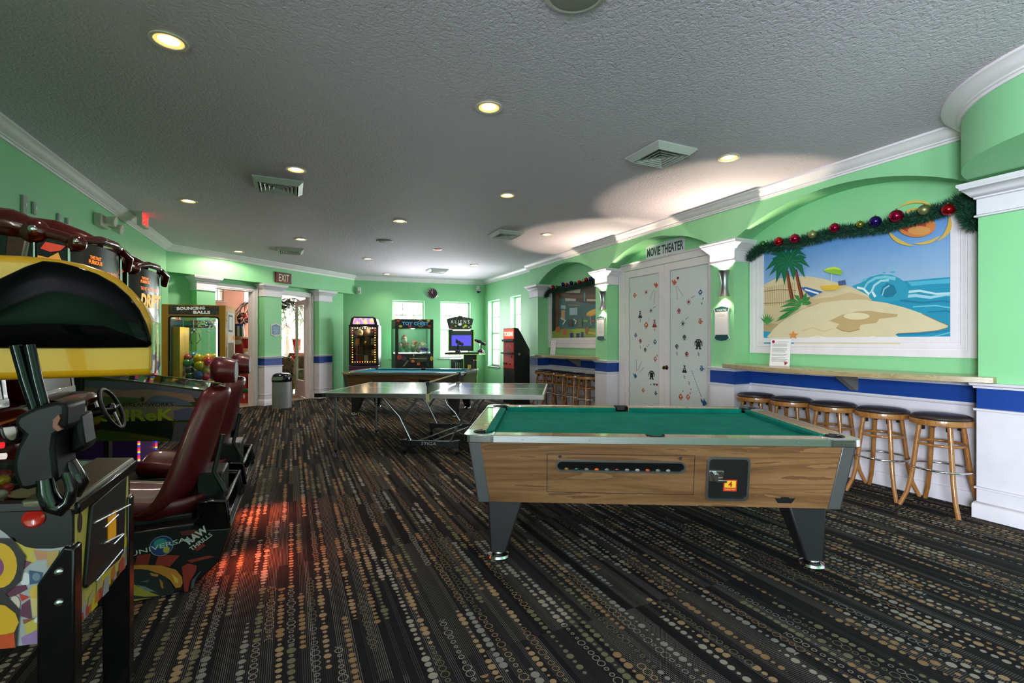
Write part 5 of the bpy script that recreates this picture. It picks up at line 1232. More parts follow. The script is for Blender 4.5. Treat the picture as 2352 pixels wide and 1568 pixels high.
FP = PF.sub(PLn, 0, 0, 90)
def fpz(L_): return FP.pts(L_, 0)
cd = MB().prism(FP.pts([(203, 1160), (283, 1092), (276, 1268), (268, 1285), (190, 1352), (187, 1345)]), -.012, -.001, 'xz').xf(Matrix.Translation((PLn, 0, 0)) @ Matrix.Rotation(PI/2, 4, 'Z')).build('coin_door', BLACK, pb_, bevel=.004)
def onF(mb): return mb.xf(Matrix.Translation((PLn, 0, 0)) @ Matrix.Rotation(PI/2, 4, 'Z'))
cs = MB()
c0x, c0z = FP.hit(246, 1209); 
cs.box(c0x-.035, c0x+.035, -.016, -.012, c0z-.045, c0z+.045)
onF(cs).build('coin_slot', mat('d89018', .4, emit=.25, name='amber_slot'), cd)
q2 = 3.84
for a, b in (((870, 200), (990, 90)), ((870, 340), (1030, 260)), ((950, 350), (1040, 262)), ((790, 680), (1030, 400)), ((1100, 0), (780, 160))):
    (xa, za), (xb, zb) = FP.hit(a[0]/q2, 1160+a[1]/q2), FP.hit(b[0]/q2, 1160+b[1]/q2)
    onF(MB().tube([(xa, -.016, za), (xb, -.016, zb)], .0035, 6)).build('door_trim', STEEL, cd)
lx_, lz_ = FP.hit(183, 1200); onF(MB().disc(lx_, lz_, .018, .030, -.001, 0)).build('launch_hole', mat('3c2410', .5, name='dark_brown'), pb_)
# cartoon strip on the front
fa = MB(); 
for i, c in enumerate(range(9)): pass
art_f = MB(); cl = []
cols = ['b8403c', 'a09aa4', 'd2b820', 'c8702c', 'b0a468', 'e0c818']
mats_ = [mat(c, .5, name='front_art') for c in cols]; rr = random.Random(8)
for i in range(40):
    u = rr.random(); x = .02+.48*u; z = .545+.10*rr.random()**1.5; s = .012+.02*rr.random()
    art_f.poly([(x-s, z-s*.6), (x+s, z-s*.8), (x+s*.8, z+s), (x-s*.7, z+s*.7)], -.0006-.00004*i, i % 6)
onF(art_f).build('front_graphic', mats_, pb_, smooth=0)
# top: rails, lockdown bar, glass, playfield
BRZ = mat('6a6450', .35, .7, name='bronze_metal')
MB().prism([(0, 1.03), (PLn, .905), (PLn, .93), (0, 1.055)], -.012, .022, 'xz').prism([(0, 1.03), (PLn, .905), (PLn, .93), (0, 1.055)], PWd-.022, PWd+.012, 'xz').build('side_rail', BLACK, pb_, bevel=.003)
lb = MB().hexa([(PLn-.11, -.012, .925), (PLn+.015, -.012, .900), (PLn+.015, PWd+.012, .900), (PLn-.11, PWd+.012, .925)], [(PLn-.11, -.012, .948), (PLn+.01, -.012, .937), (PLn+.01, PWd+.012, .937), (PLn-.11, PWd+.012, .948)]).build('lockdown_bar', BRZ, pb_, bevel=.006)
MB().box(PLn+.006, PLn+.022, -.012, PWd+.012, .89, .925).build('front_molding', GLOSSBLK, pb_, bevel=.005)
MB().add([(0, .02, 1.042), (PLn-.10, .02, .942), (PLn-.10, PWd-.02, .942), (0, PWd-.02, 1.042)], [(0, 1, 2, 3)]).build('glass', GLASS, pb_, smooth=0)
PFM, g_ = newmat('playfield_art'); v_ = g_.coord('Object', (1, 1, 1)); vr = g_.vor(v_, 9.0); g_.link(g_.ramp(g_.noise(v_, 7, 2), [(.3, '3a2c1c'), (.45, '7a2a1c'), (.5, '2e3a34'), (.6, 'b09a60'), (.75, '2a2420')]), g_.b.inputs['Base Color']); g_.b.inputs['Roughness'].default_value = .2
MB().add([(0, .02, .95), (PLn-.02, .02, .86), (PLn-.02, PWd-.02, .86), (0, PWd-.02, .95)], [(0, 1, 2, 3)]).build('playfield', PFM, pb_, smooth=0)
MB().prism([(0, .86), (1.2, .86), (1.2, .93), (0, 1.04)], .021, .026, 'xz').prism([(0, .86), (1.2, .86), (1.2, .93), (0, 1.04)], PWd-.026, PWd-.021, 'xz').build('inner_wall', mat('1c201e', .3, name='inner_dark'), pb_)
CARD = mat('c9b88c', .6, name='instruction_card')
cm = MB()
for cx_, cy_ in ((1.08, .36), (1.10, .10)): cm.add([(cx_+.065*math.cos(2*PI*i/20), cy_+.085*math.sin(2*PI*i/20), .884-.02*math.cos(2*PI*i/20)*.2) for i in range(20)], [list(range(20))])
cm.build('instruction_card', CARD, pb_, smooth=0)
for i, (x, y, z, s, c) in enumerate(((1.05, .22, .915, .018, 'c8c4b0'), (.98, .40, .92, .02, 'c8a018'), (.93, .30, .925, .022, 'b8c0c0'), (.96, .46, .925, .022, '8a2a20'), (1.02, .33, .912, .016, 'c02c30'), (.86, .40, .93, .022, '40444a'), (1.03, .46, .92, .018, 'b89018'))):
    MB().ball((x, y, z), (s, s, s*.9), 12, 8).cyl((x, y, z-.05), (x, y, z), .008, n=8).build('playfield_toy', mat(c, .3, coat=.4, name='toy_paint'), pb_)
MB().box(1.06, 1.15, .04, .13, .885, .90).build('slingshot', mat('c04048', .3, coat=.5, name='pink_plastic'), pb_, bevel=.01)
for y in (-.014, PWd-.046):
    for x0 in (PLn-.075, .02):
        s = 1
        P_ = [(x0, .03), (x0+.085, .03), (x0+.085, .79), (x0+.06, .80), (x0, .70)] if x0 > 1 else [(x0, .03), (x0+.085, .03), (x0+.085, .72), (x0+.03, .80), (x0, .79)]
        lg = MB().prism(P_, y, y+.06, 'xz').build('leg', GLOSSBLK, pb_, bevel=.006)
        MB().lathe([(.0, 0), (.03, 0), (.032, .012), (.012, .022), (.012, .04)], 18, (x0+.042, y+.03, 0)).build('leveller_foot', STEEL, lg)
        if x0 > 1 and y < 0:
            for z in (.64, .73): MB().ball((x0+.05, y-.002, z), (.011, .007, .011), 12, 8).build('leg_bolt', CHROME, lg)

# ================================================================== YELLOW HOOD WITH DARK VISOR
HF = Fr(-1.406, 1.90, 35)
hd_ = thing('arcade_hood', 'large glossy yellow hood with black curved visor and black handle over the near pinball machine', 'arcade machine', HF)
OUT = [(362, 862), (362, 805), (357, 765), (347, 730), (330, 697), (306, 668), (275, 641), (238, 620), (190, 604), (130, 593), (60, 586), (0, 583), (-100, 578), (-330, 590)]
P = HF.pts(OUT)
xl = P[-1][0]; P += [(xl-.03, P[-1][1]-.05), (xl-.03, P[0][1]-.01)]
P = P[:]; P[0] = (P[0][0], P[0][1])
body = MB()
# bottom edge straight in the world
zb = P[0][1]
P[-1] = (xl-.03, zb)
body.prism(P, 0, .46, 'xz').build('hood', YELLOW, hd_, bevel=.028, seg=4, smooth=40)
VIS = [(349, 790), (346, 772), (338, 745), (322, 712), (298, 680), (266, 652), (225, 629), (180, 613), (140, 603), (100, 599), (60, 612), (0, 640), (-100, 690), (-250, 770), (-250, 799), (0, 800), (200, 800), (340, 798)]
V = HF.pts(VIS); cxm = sum(p[0] for p in V)/len(V); czm = sum(p[1] for p in V)/len(V)
rings = []
for s, y in ((1.0, .004), (.995, -.010), (.97, -.022), (.85, -.034), (.6, -.044), (.3, -.048), (.02, -.049)):
    rings.append([(cxm+(p[0]-cxm)*s, y, czm+(p[1]-czm)*s) for p in V])
vb = MB(); n = len(V)
vs = [p for r in rings for p in r]; fs = []
for i in range(len(rings)-1):
    for j in range(n):
        j2 = (j+1) % n; fs.append((i*n+j, i*n+j2, (i+1)*n+j2, (i+1)*n+j))
fs.append([(len(rings)-1)*n+j for j in range(n)])
VISM = mat('060707', .06, name='smoked_visor', spec=.1)
vb.add(vs, fs).build('visor', VISM, hd_, smooth=70)
x1_, z1_ = HF.hit(353, 740); x2_, z2_ = HF.hit(356, 862)
MB().tube([(x1_, -.004, z1_), (x2_-.005, -.006, (z1_+z2_)/2), (x2_-.008, -.004, z2_+.01)], .009, 8).tube([(x1_+.01, .02, z1_), (x2_+.006, .02, (z1_+z2_)/2), (x2_+.004, .02, z2_+.01)], .009, 8).build('edge_guard', glass_mat('clear_plastic', 'f4e8c8', .25), hd_)
bk = Fr(PF.o[0], PF.o[1], 23.9)
BR = bpy.data.objects
def toH(mb): return mb.xf(HF.M.inverted() @ bk.M)
outl = bk.pts([(68, 948), (60, 962), (66, 975), (82, 990), (66, 1018), (58, 1050), (60, 1075), (72, 1108), (90, 1110), (158, 1092), (154, 1060), (150, 1020), (154, 990), (176, 975), (178, 922), (158, 915), (108, 928)])
br = toH(MB().prism(outl, -.07, .07, 'xz')).build('bracket', mat('0b0b0c', .42, name='bracket_black', spec=.2), hd_, bevel=.018, seg=3)
far = bk.pts([(150, 960), (178, 950), (184, 1000), (190, 1030), (176, 1042), (150, 1048)])
toH(MB().prism(far, .02, .12, 'xz')).build('bracket_lug', mat('0b0b0c', .42, name='bracket_black', spec=.2), hd_, bevel=.012, seg=2)
rp = bk.pts([(150, 955), (163, 943), (166, 952), (160, 965), (170, 976), (160, 980), (150, 972)])
toH(MB().prism(rp, -.078, -.066, 'xz')).build('rust_disc', mat('6c3414', .5, name='rust_brown'), hd_)
for k, (L_, yy) in enumerate(((((104, 1098), (108, 1130), (122, 1160), (140, 1168), (158, 1150), (164, 1122), (152, 1085)), -.075), (((158, 1060), (172, 1085), (182, 1110), (174, 1128), (164, 1122)), .03))):
    C_ = [(x, yy, z) for x, z in bk.pts(L_, yy)]
    toH(MB().tube(C_, [.026, .03, .034, .03, .022, .018, .016][:len(C_)], 12, flat=(1, .7))).build('grip', GLOSSBLK, hd_, smooth=70)
for a, b in (((80, 938), (58, 872)), ((101, 934), (84, 870))):
    (xa, za), (xb, zb_) = bk.hit(*a, .02), bk.hit(*b, .02)
    toH(MB().tube([(xa, .02, za), (xb, .02, zb_), (xb+(xb-xa)*1.0, .02, zb_+.10)], .014, 14)).build('post', mat('26282a', .14, .9, name='dark_chrome_post'), hd_)

# ================================================================== GREEN FANTASY PINBALL (side on)
SPn = Fr(-3.93, 4.45, 5)
sp = thing('pinball_machine', 'pinball machine seen side on behind the driving seats, dull green landscape art', 'pinball machine', SPn)
bl = SPn.hit(205, 1013); br_ = SPn.hit(486, 1013); tl_ = SPn.hit(205, 862); tr_ = SPn.hit(486, 897)
OLV = mat('46501c', .4, name='olive_edge'); zb0 = bl[1]
x0, x1 = -.25, br_[0]; zl = tl_[1]+(tl_[1]-tr_[1])/(tl_[0]-tr_[0])*(x0-tl_[0])
MB().prism([(x0, zb0), (x1, zb0), (x1, tr_[1]), (x0, zl)], 0, .02, 'xz').build('side_panel', OLV, sp, bevel=.003)
MB().prism([(x0, zb0), (x1, zb0), (x1, tr_[1]), (x0, zl)], .54, .56, 'xz').build('side_panel', OLV, sp, bevel=.003)
MB().box(x0, x1, .02, .54, zb0, zb0+.02).box(x1-.02, x1, .02, .54, zb0, tr_[1]).build('cabinet', BLACK, sp)
MB().add([(x0, .02, zl-.005), (x1, .02, tr_[1]-.005), (x1, .54, tr_[1]-.005), (x0, .54, zl-.005)], [(0, 1, 2, 3)]).build('glass', GLASS, sp, smooth=0)
MB().add([(x0, .02, zl-.08), (x1, .02, tr_[1]-.04), (x1, .54, tr_[1]-.04), (x0, .54, zl-.08)], [(0, 1, 2, 3)]).build('playfield', mat('22302a', .4, name='playfield_dark'), sp, smooth=0)
q = 4.9
def s4(L_): return [(280+a/q, 800+b/q) for a, b in L_]
zz = MB()
PY = mat('c2b424', .4, name='yellow_print'); PG = mat('6a9a78', .4, name='green_print'); PWh = mat('c8bca8', .4, name='cream_print'); POr = mat('b88a20', .4, name='amber_print')
inner = [([(490, 340), (560, 345), (660, 420), (480, 390)], 0), ([(640, 365), (820, 385), (810, 455), (740, 430)], 1), ([(830, 395), (890, 405), (860, 460), (810, 450)], 2), ([(900, 420), (950, 415), (910, 470), (885, 468)], 3)]
for P_, mi in inner:
    pp = SPn.pts(s4(P_), .53); zz.poly(pp, .535, mi)
zz.build('inner_wall_art', [PY, PG, PWh, POr], sp, smooth=0)
SK = [('5c5666', 'p', s4([(-420, 360), (0, 370), (300, 400), (600, 440), (900, 485), (880, 560), (-420, 560)])), ('8a6858', 'p', s4([(-420, 440), (0, 470), (300, 460), (560, 490), (780, 520), (830, 600), (-420, 640)])), ('565a68', 'p', s4([(280, 580), (360, 530), (470, 525), (620, 555), (740, 590), (800, 640), (240, 650)])), ('4a5234', 'p', s4([(-420, 540), (0, 545), (240, 560), (280, 640), (-420, 660)])), ('7a6a58', 'p', s4([(200, 600), (420, 620), (620, 650), (840, 660), (800, 800), (-420, 760)])), ('10120c', 'p', s4([(-420, 800), (100, 800), (560, 810), (590, 1000), (560, 1045), (-420, 900)])), ('3c4412', 'p', s4([(-420, 900), (0, 935), (300, 975), (520, 1010), (560, 1044), (-420, 1044)])), ('5a4a1c', 'p', s4([(100, 960), (300, 985), (480, 1020), (300, 1030), (60, 1000)])), ('4c4a50', 'p', s4([(600, 830), (800, 830), (760, 1044), (560, 1044)])), ('54506a', 'p', s4([(580, 700), (760, 660), (840, 700), (790, 800), (600, 810)])), ('2c3018', 'e', (*s4([(235, 570)])[0], 5, 5)),
      ('3e3a2a', 'p', s4([(700, 900), (790, 860), (760, 1044), (690, 1044)]))]
o = art('side_graphic', SPn, SK, -.0008, parent=None, gain=1.35); o.parent = sp
lt = MB(); a = SPn.hit(232, 968); b = SPn.hit(402, 938)
lt.text('SHReK', (a[0]+b[0])/2, (a[1]+b[1])/2, b[1]-a[1], -.0072, 0, w=b[0]-a[0], bold=.03)
a = SPn.hit(284, 934); b = SPn.hit(399, 923); lt.text('DREAMWORKS', (a[0]+b[0])/2, (a[1]+b[1])/2, b[1]-a[1], -.0072, 1, w=b[0]-a[0])
lt.build('side_lettering', [mat('b8c43c', .4, name='lettering_green'), mat('12140c', .4, name='lettering_black')], sp, smooth=0)
for x in (x0+.02, x1-.06):
    for y in (.0, .50): MB().box(x, x+.05, y, y+.05, 0, zb0+.15).build('leg', BLACK, sp)
MB().box(x0-.15, x0+.2, -.02, .58, zb0+.05, 1.80).build('backbox', BLACK, sp, bevel=.01)

# ================================================================== CANDY HOUSE CRANE
hc = FL.deg; p0 = (-4.27+.4054*.36, 5.6-.9141*.36)
HM = Fr(p0[0], p0[1], hc); w_ = .72; dp = .62
hm = thing('candy_house_machine', 'prize machine with pink gable and pastel scalloped candy house roof, against the left wall', 'arcade machine', HM)
PUR = mat('4a2a7a', .35, name='purple_panel')
MB().box(0, w_, 0, dp, 0, .85).build('base', PUR, hm, bevel=.01)
MB().box(0, .05, 0, .05, .85, 1.66).box(w_-.05, w_, 0, .05, .85, 1.66).box(0, .05, dp-.05, dp, .85, 1.66).box(w_-.05, w_, dp-.05, dp, .85, 1.66).box(0, w_, 0, dp, 1.60, 1.68).build('frame', mat('8c8098', .4, .3, name='lavender_metal'), hm)
MB().box(.05, w_-.05, .01, .014, .85, 1.6).box(.01, .014, .05, dp-.05, .85, 1.6).box(w_-.014, w_-.01, .05, dp-.05, .85, 1.6).build('window', GLASS, hm)
MB().box(.05, w_-.05, dp-.03, dp-.02, .85, 1.6).build('rear_panel', mat('3a2a58', .5, name='rear_purple'), hm)
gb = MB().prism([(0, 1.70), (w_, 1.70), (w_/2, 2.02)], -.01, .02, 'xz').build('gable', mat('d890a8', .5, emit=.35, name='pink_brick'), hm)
g2 = MB()
for r in range(7):
    z = 1.72+r*.038; hw = (2.02-z)/.32*w_/2-.02; k = int(hw*2/.07)
    for c_ in range(k): 
        x = w_/2-hw+c_*.07+(r % 2)*.02; g2.box(x, x+.05, -.013, -.010, z, z+.024, 0)
g2.disc(w_/2, 1.82, .075, .10, -.0135, 1); g2.disc(w_/2, 1.82, .055, .08, -.014, 2); g2.box(w_/2-.004, w_/2+.004, -.0155, -.0145, 1.75, 1.89, 3).box(w_/2-.05, w_/2+.05, -.0155, -.0145, 1.816, 1.824, 3)
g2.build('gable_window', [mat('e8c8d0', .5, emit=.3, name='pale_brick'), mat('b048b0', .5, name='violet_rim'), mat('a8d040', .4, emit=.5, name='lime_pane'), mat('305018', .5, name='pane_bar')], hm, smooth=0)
cols = ['48b8d8', 'b8d848', 'c040b0', '48d090', 'a050c8', '70c8e8', 'e0e060', 'd060a0']
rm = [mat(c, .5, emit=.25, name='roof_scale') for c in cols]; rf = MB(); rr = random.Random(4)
for s in (0, 1):
    for r in range(6):
        for c_ in range(8):
            u0, u1 = r/6, (r+1)/6; y0, y1 = dp*c_/8-.02, dp*(c_+1)/8-.02
            def RP(u, y): return ((w_/2)*(1-u)*(1 if not s else 1) if not s else w_-(w_/2)*(1-u), y, 2.03-.33*(1-u)) if False else ((w_/2-(w_/2+.03)*u) if not s else (w_/2+(w_/2+.03)*u), y, 2.03-.34*u)
            P_ = [RP(u0, y0), RP(u0, y1), RP(u1, y1), RP(u1+.05, (y0+y1)/2), RP(u1, y0)]
            P_ = [(p[0], p[1], p[2]+.004*(6-r)) for p in P_]
            rf.add(P_, [list(range(5)) if not s else list(range(5))[::-1]], (r*3+c_+rr.randrange(2)) % 8)
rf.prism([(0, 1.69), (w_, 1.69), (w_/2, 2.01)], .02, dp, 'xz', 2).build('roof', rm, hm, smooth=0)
led = ['e03028', '2848e0', 'e8d020', 'e83c8c']; lm = [lamp_mat('led_'+n_, c, 1.3) for n_, c in zip('abcd', led)]
for (x, y) in ((.012, -.012), (w_-.012, -.012), (-.012, dp-.02)):
    mb = MB()
    for i in range(74): mb.tube([(x, y, .04+i*.022), (x, y, .04+i*.022+.016)], .012, 8, mi=i % 4)
    mb.build('light_strip', lm, hm)

# ================================================================== BOUNCING BALLS MACHINE
BF = Fr(-5.14, 7.02, 20)
bm_ = thing('ball_crane_machine', 'yellow crane machine full of coloured balls, left of the open doorway', 'arcade machine', BF)
bw, bd, bh = .823, .72, 1.95; zf = .80
YB = mat('c98c10', .35, coat=.4, name='machine_yellow')
MB().box(0, bw, 0, bd, 0, zf).build('base', YB, bm_, bevel=.012)
wx0, wz1 = BF.hit(389, 727); wx1 = BF.hx(502); 
post = MB().box(0, wx0, 0, .05, zf, bh).box(wx1, bw, 0, .05, zf, bh).box(wx0, wx1, 0, .05, wz1, bh).box(0, .05, bd-.05, bd, zf, bh).box(bw-.05, bw, bd-.05, bd, zf, bh)
post.box(0, bw, .05, bd, bh-.14, bh).box(0, .03, .05, bd-.05, 1.72, bh-.14).box(bw-.03, bw, .05, bd-.05, 1.72, bh-.14); post.build('cabinet_frame', YB, bm_, bevel=.008)
ringprism(MB(), rrect(wx0-.015, wx1+.015, zf-.03, wz1+.015, .05), rrect(wx0+.008, wx1-.008, zf-.01, wz1-.008, .04), -.008, .004).build('window_gasket', BLACK, bm_)
MB().box(wx0, wx1, .008, .012, zf, wz1).build('front_glass', GLASS, bm_, smooth=0)
MB().box(bw-.012, bw-.008, .05, bd-.05, zf, 1.72).box(.05, bw-.05, bd-.02, bd-.016, zf, 1.75).build('side_glass', GLASS, bm_, smooth=0)
b0 = BF.hit(387, 721.5); b1 = BF.hit(503, 703)
BAN, g_ = newmat('banner_print'); v_ = g_.coord(); vr = g_.vor(v_, 38.0); sp_ = g_.n.new('ShaderNodeSeparateColor'); g_.link(vr.outputs['Color'], sp_.inputs[0])
g_.link(g_.ramp(sp_.outputs[0], [(0, '143058'), (.3, '5a4c18'), (.5, '1c4c64'), (.7, '5c202c'), (.85, '6a5a1c')]), g_.b.inputs['Base Color'])
bn = MB().box(b0[0], b1[0], -.005, 0, b0[1], b1[1]).build('banner', BAN, bm_)
cxb = (b0[0]+b1[0])/2; hb = b1[1]-b0[1]
MB().text('BOUNCING', cxb-.04, b0[1]+hb*.70, hb*.34, -.0065, 0, w=.36, rot=.05, bold=.05).text('BALLS', cxb+.10, b0[1]+hb*.28, hb*.34, -.0065, 0, w=.22, bold=.05).build('banner_lettering', mat('f4f0ec', .4, emit=.25, name='banner_white'), bn, smooth=0)
MB().box(wx0+.01, wx0+.10, .12, .60, zf, 1.62).build('prize_chute', mat('d8a818', .4, name='chute_yellow'), bm_)
MB().box(wx0+.005, wx0+.012, .03, .6, zf, 1.74).box(.10, bw-.06, bd-.03, bd-.024, 1.62, 1.74).build('mirror_strip', mat('38443c', .15, .8, name='mirror'), bm_)
cf = MB(); rr = random.Random(6)
for i in range(150):
    x = .28+(bw-.36)*rr.random(); z = 1.55+.18*rr.random()**.7; cf.box(x, x+.022, bd-.034, bd-.032, z, z+.013, i % 4)
cf.build('confetti_print', [mat('2c8a6a', .5, name='dot_teal'), mat('a8b430', .5, name='dot_lime'), mat('9a4050', .5, name='dot_rose'), mat('3c70a0', .5, name='dot_blue')], bm_, smooth=0)
MB().tube([(wx1-.03, .04, zf+.02), (wx1-.03, .04, wz1-.02)], .010, 8).build('light_tube', lamp_mat('white_led', 'e8f4ff', 2.5), bm_)
l = bpy.data.lights.new('case_fill', 'POINT'); l.energy = 9; l.shadow_soft_size = .05; lo = bpy.data.objects.new('case_fill', l); C.objects.link(lo); lo.location = BF.w(.5, .25, 1.70)  # added point lamp to brighten the balls, apart from the light tube
cl_ = MB().tube([(.33, .30, 1.74), (.33, .30, 1.60)], .008, 8).ball((.33, .30, 1.57), .03, 12, 8)
for a in (.3, 2.4, 4.5): cl_.tube([(.33, .30, 1.57), (.33+.07*math.cos(a), .30+.07*math.sin(a), 1.53), (.33+.09*math.cos(a), .30+.09*math.sin(a), 1.43), (.33+.04*math.cos(a), .30+.04*math.sin(a), 1.36)], .006, 6)
cl_.build('claw', DGREY, bm_)
sidep = MB().box(bw, bw+.004, .12, .62, 1.50, 1.86, 0).box(bw, bw+.004, .12, .64, .85, 1.42, 0); sidep.box(bw+.004, bw+.006, .18, .50, 1.55, 1.82, 1).box(bw+.006, bw+.008, .22, .46, 1.58, 1.79, 0).box(bw+.004, bw+.006, .16, .58, .9, 1.38, 2)
sidep.build('side_sticker', [mat('d8d8dc', .4, name='sticker_white'), BLACK, mat('6a5020', .4, name='brown_art')], bm_, smooth=0)
blist = [(454, 824, 11.5, 'd0b010', 'yellow', .18), (476.6, 820.8, 10, 'd8b010', 'yellow', .24), (456.7, 840, 11.5, 'b8b418', 'lime yellow', .12), (478, 830.7, 12, 'b81420', 'red', .14), (428.5, 820.8, 8.5, 'a82838', 'crimson', .30), (417, 815.8, 9, 'c06080', 'pink', .38), (454, 861.4, 12, '105c98', 'blue', .10), (427, 834, 10, '147038', 'green', .26), (472.5, 851.5, 9.5, 'a8a430', 'olive', .14), (470, 872, 10.5, 'b01818', 'red', .12),
         (493, 819, 8, 'd8b418', 'yellow', .22), (441, 815, 9, '3084a0', 'teal', .42), (399.5, 840, 8, 'b8a018', 'mustard', .30), (412, 858, 9.5, '8c8420', 'olive', .24), (434, 871, 10, '145038', 'dark green', .12), (404.5, 822, 8, '6a4a90', 'purple', .40), (433, 851, 10.5, '1c3450', 'navy', .20), (488, 845, 10, 'c0a020', 'golden', .22), (490, 866, 10, '1860a0', 'blue', .18), (398, 866, 9, 'a84020', 'orange', .22), (446, 836, 9, '1c7450', 'sea green', .36)]
pz = ['at the top middle of the pile', 'top right of the pile', 'in the middle of the pile', 'right side, next to the seat headrest', 'upper left of the pile', 'topmost at the left rear', 'low in the middle, against the glass', 'left of the middle', 'right of the middle, below the red one', 'at the bottom right', 'at the far right top', 'at the rear top', 'at the left edge', 'lower left', 'at the bottom centre', 'at the upper left edge', 'centre left, in shadow', 'right edge middle', 'right edge bottom', 'left edge bottom', 'behind the two yellow ones']
for i, (px, py, r, c, nm, y) in enumerate(blist):
    x, z = BF.hit(px, py, y); r_ = r*7.25/F*.98; z = max(z, zf+r_+.001)
    f = BF.sub(x, y+.06, z)
    o = MB().ball((0, 0, 0), r_, 24, 14).build('bouncy_ball', mat(c, .15, .1, coat=.8, name='ball_rubber'), None, f, smooth=180)
    tag(o, 'glossy %s ball inside the yellow crane machine, %s' % (nm, pz[i]), 'ball', 'balls inside the crane machine')

# ================================================================== PRIZE MACHINE WITH LIGHTS
def mach(px_l, px_r, Y, deg):
    k = (px_l-1176)/F; return Fr(k*Y, Y, deg)
P1 = mach(801, 869, 12.0, 8); f = P1
wL = f.hx(869); zt_ = f.hit(801, 746)[1]; zh = f.hit(835, 727)[1]; zbx = f.hit(801, 839)[1]
pm = thing('prize_machine', 'black prize machine ringed with glowing orange bulbs, behind the far pool table', 'arcade machine', f)
MB().box(0, wL, 0, .6, 0, zbx-.01).build('base', mat('4a2c4a', .3, coat=.4, name='purple_base'), pm, bevel=.01)
cab = MB().box(0, .045, 0, .6, zbx, zt_).box(wL-.045, wL, 0, .6, zbx, zt_).box(.045, wL-.045, 0, .6, zbx, zbx+.05).box(.045, wL-.045, 0, .6, zt_-.04, zt_).box(.045, wL-.045, .55, .6, zbx+.05, zt_-.04); cab.box(-.012, wL+.012, -.012, .02, zt_-.015, zt_+.004); cab.build('cabinet', BLACK, pm, bevel=.008)
MB().prism([(.02, zt_), (wL-.02, zt_), (wL-.06, zh-.04), (wL-.12, zh), (.12, zh), (.06, zh-.04)], .0, .5, 'xz').build('header', BLACK, pm, bevel=.012)
HD, g_ = newmat('lit_header'); v_ = g_.coord(); g_.link(g_.ramp(g_.noise(v_, 9, 3), [(.35, '5a2a8a'), (.48, 'a060b0'), (.55, 'f0a040'), (.68, 'f8e070')]), g_.b.inputs['Emission Color']); g_.b.inputs['Emission Strength'].default_value = 1.6
MB().prism([(.09, zt_+.02), (wL-.09, zt_+.02), (wL-.13, zh-.035), (.13, zh-.035)], -.004, 0, 'xz').build('header_panel', HD, pm)
MB().box(.05, wL-.05, .54, .548, zbx+.05, zt_-.04).build('rear_mirror', mat('4a3a34', .25, .5, name='warm_mirror'), pm)
for i in range(3):
    z = zbx+.05+(zt_-zbx-.09)*(i+1)/4.0; MB().box(.09, .32, .1, .52, z-.008, z+.008).box(wL-.32, wL-.09, .1, .52, z-.008, z+.008).build('shelf', DGREY, pm)
MB().box(.045, wL-.045, .004, .008, zbx+.05, zt_-.04).build('glass', GLASS, pm)
bulbs = [lamp_mat('bulb_amber', 'ff9040', 9), lamp_mat('bulb_white', 'ffe8d0', 10), lamp_mat('bulb_red', 'ff2818', 7)]
ba, bb, bc_, bd_ = .085, wL-.085, zbx+.085, zt_-.075; k = 0
pts = [(ba+(bb-ba)*i/9, bc_) for i in range(10)]+[(ba+(bb-ba)*i/9, bd_) for i in range(10)]+[(ba, bc_+(bd_-bc_)*i/14) for i in range(1, 14)]+[(bb, bc_+(bd_-bc_)*i/14) for i in range(1, 14)]
for i, (x, z) in enumerate(pts):
    MB().ball((x, .03, z), .010 if i % 3 else .015, 10, 6).build('bulb', bulbs[1 if 10 <= i < 20 else (2 if i % 7 == 3 else 0)], pm)
for i, (x, z, s, c, nm, sh) in enumerate(((.20, 1.62, (.10, .05, .10), 'c8c8a0', 'white and lime trainer shoe prize on the top left shelf', 'ball'), (.52, 1.62, (.10, .06, .10), '5a5048', 'silver studded prize on the top right shelf', 'ball'), (.16, 1.38, (.05, .04, .10), 'e0901c', 'yellow and orange prize box on the left shelf', 'box'), (.36, 1.36, (.035, .035, .05), 'a8b020', 'lime green ball prize in the middle of the case', 'ball'), (.55, 1.40, (.05, .04, .09), 'a8a8a8', 'pale grey boxed prize on the right shelf', 'box'), (.56, 1.12, (.045, .03, .075), 'c8b088', 'cream boxed prize on the lower right shelf', 'box'), (.38, .97, (.05, .04, .08), '8ea0a8', 'pale blue boxed prize at the bottom of the case', 'box'), (.24, 1.14, (.06, .05, .07), '3a201c', 'dark prize box on the lower left shelf', 'box'))):
    fr_ = f.sub(x, .30, z); mb = MB()
    if sh == 'box': mb.box(-s[0], s[0], -s[1], s[1], -s[2], s[2])
    else: mb.ball((0, 0, 0), s, 16, 10).ball((s[0]*.5, -.01, s[2]*.3), (s[0]*.5, s[1], s[2]*.5), 12, 8)
    o = mb.build('prize_box' if sh == 'box' else 'prize_toy', mat(c, .4, name='prize_paint'), None, fr_, bevel=.004); tag(o, nm, 'prize', 'prizes in the lit prize machine')
l = bpy.data.lights.new('case_fill', 'POINT'); l.energy = 6; l.color = (1, .6, .35); l.shadow_soft_size = .05; lo = bpy.data.objects.new('case_fill', l); C.objects.link(lo); lo.location = f.w(wL/2, .25, 1.7)

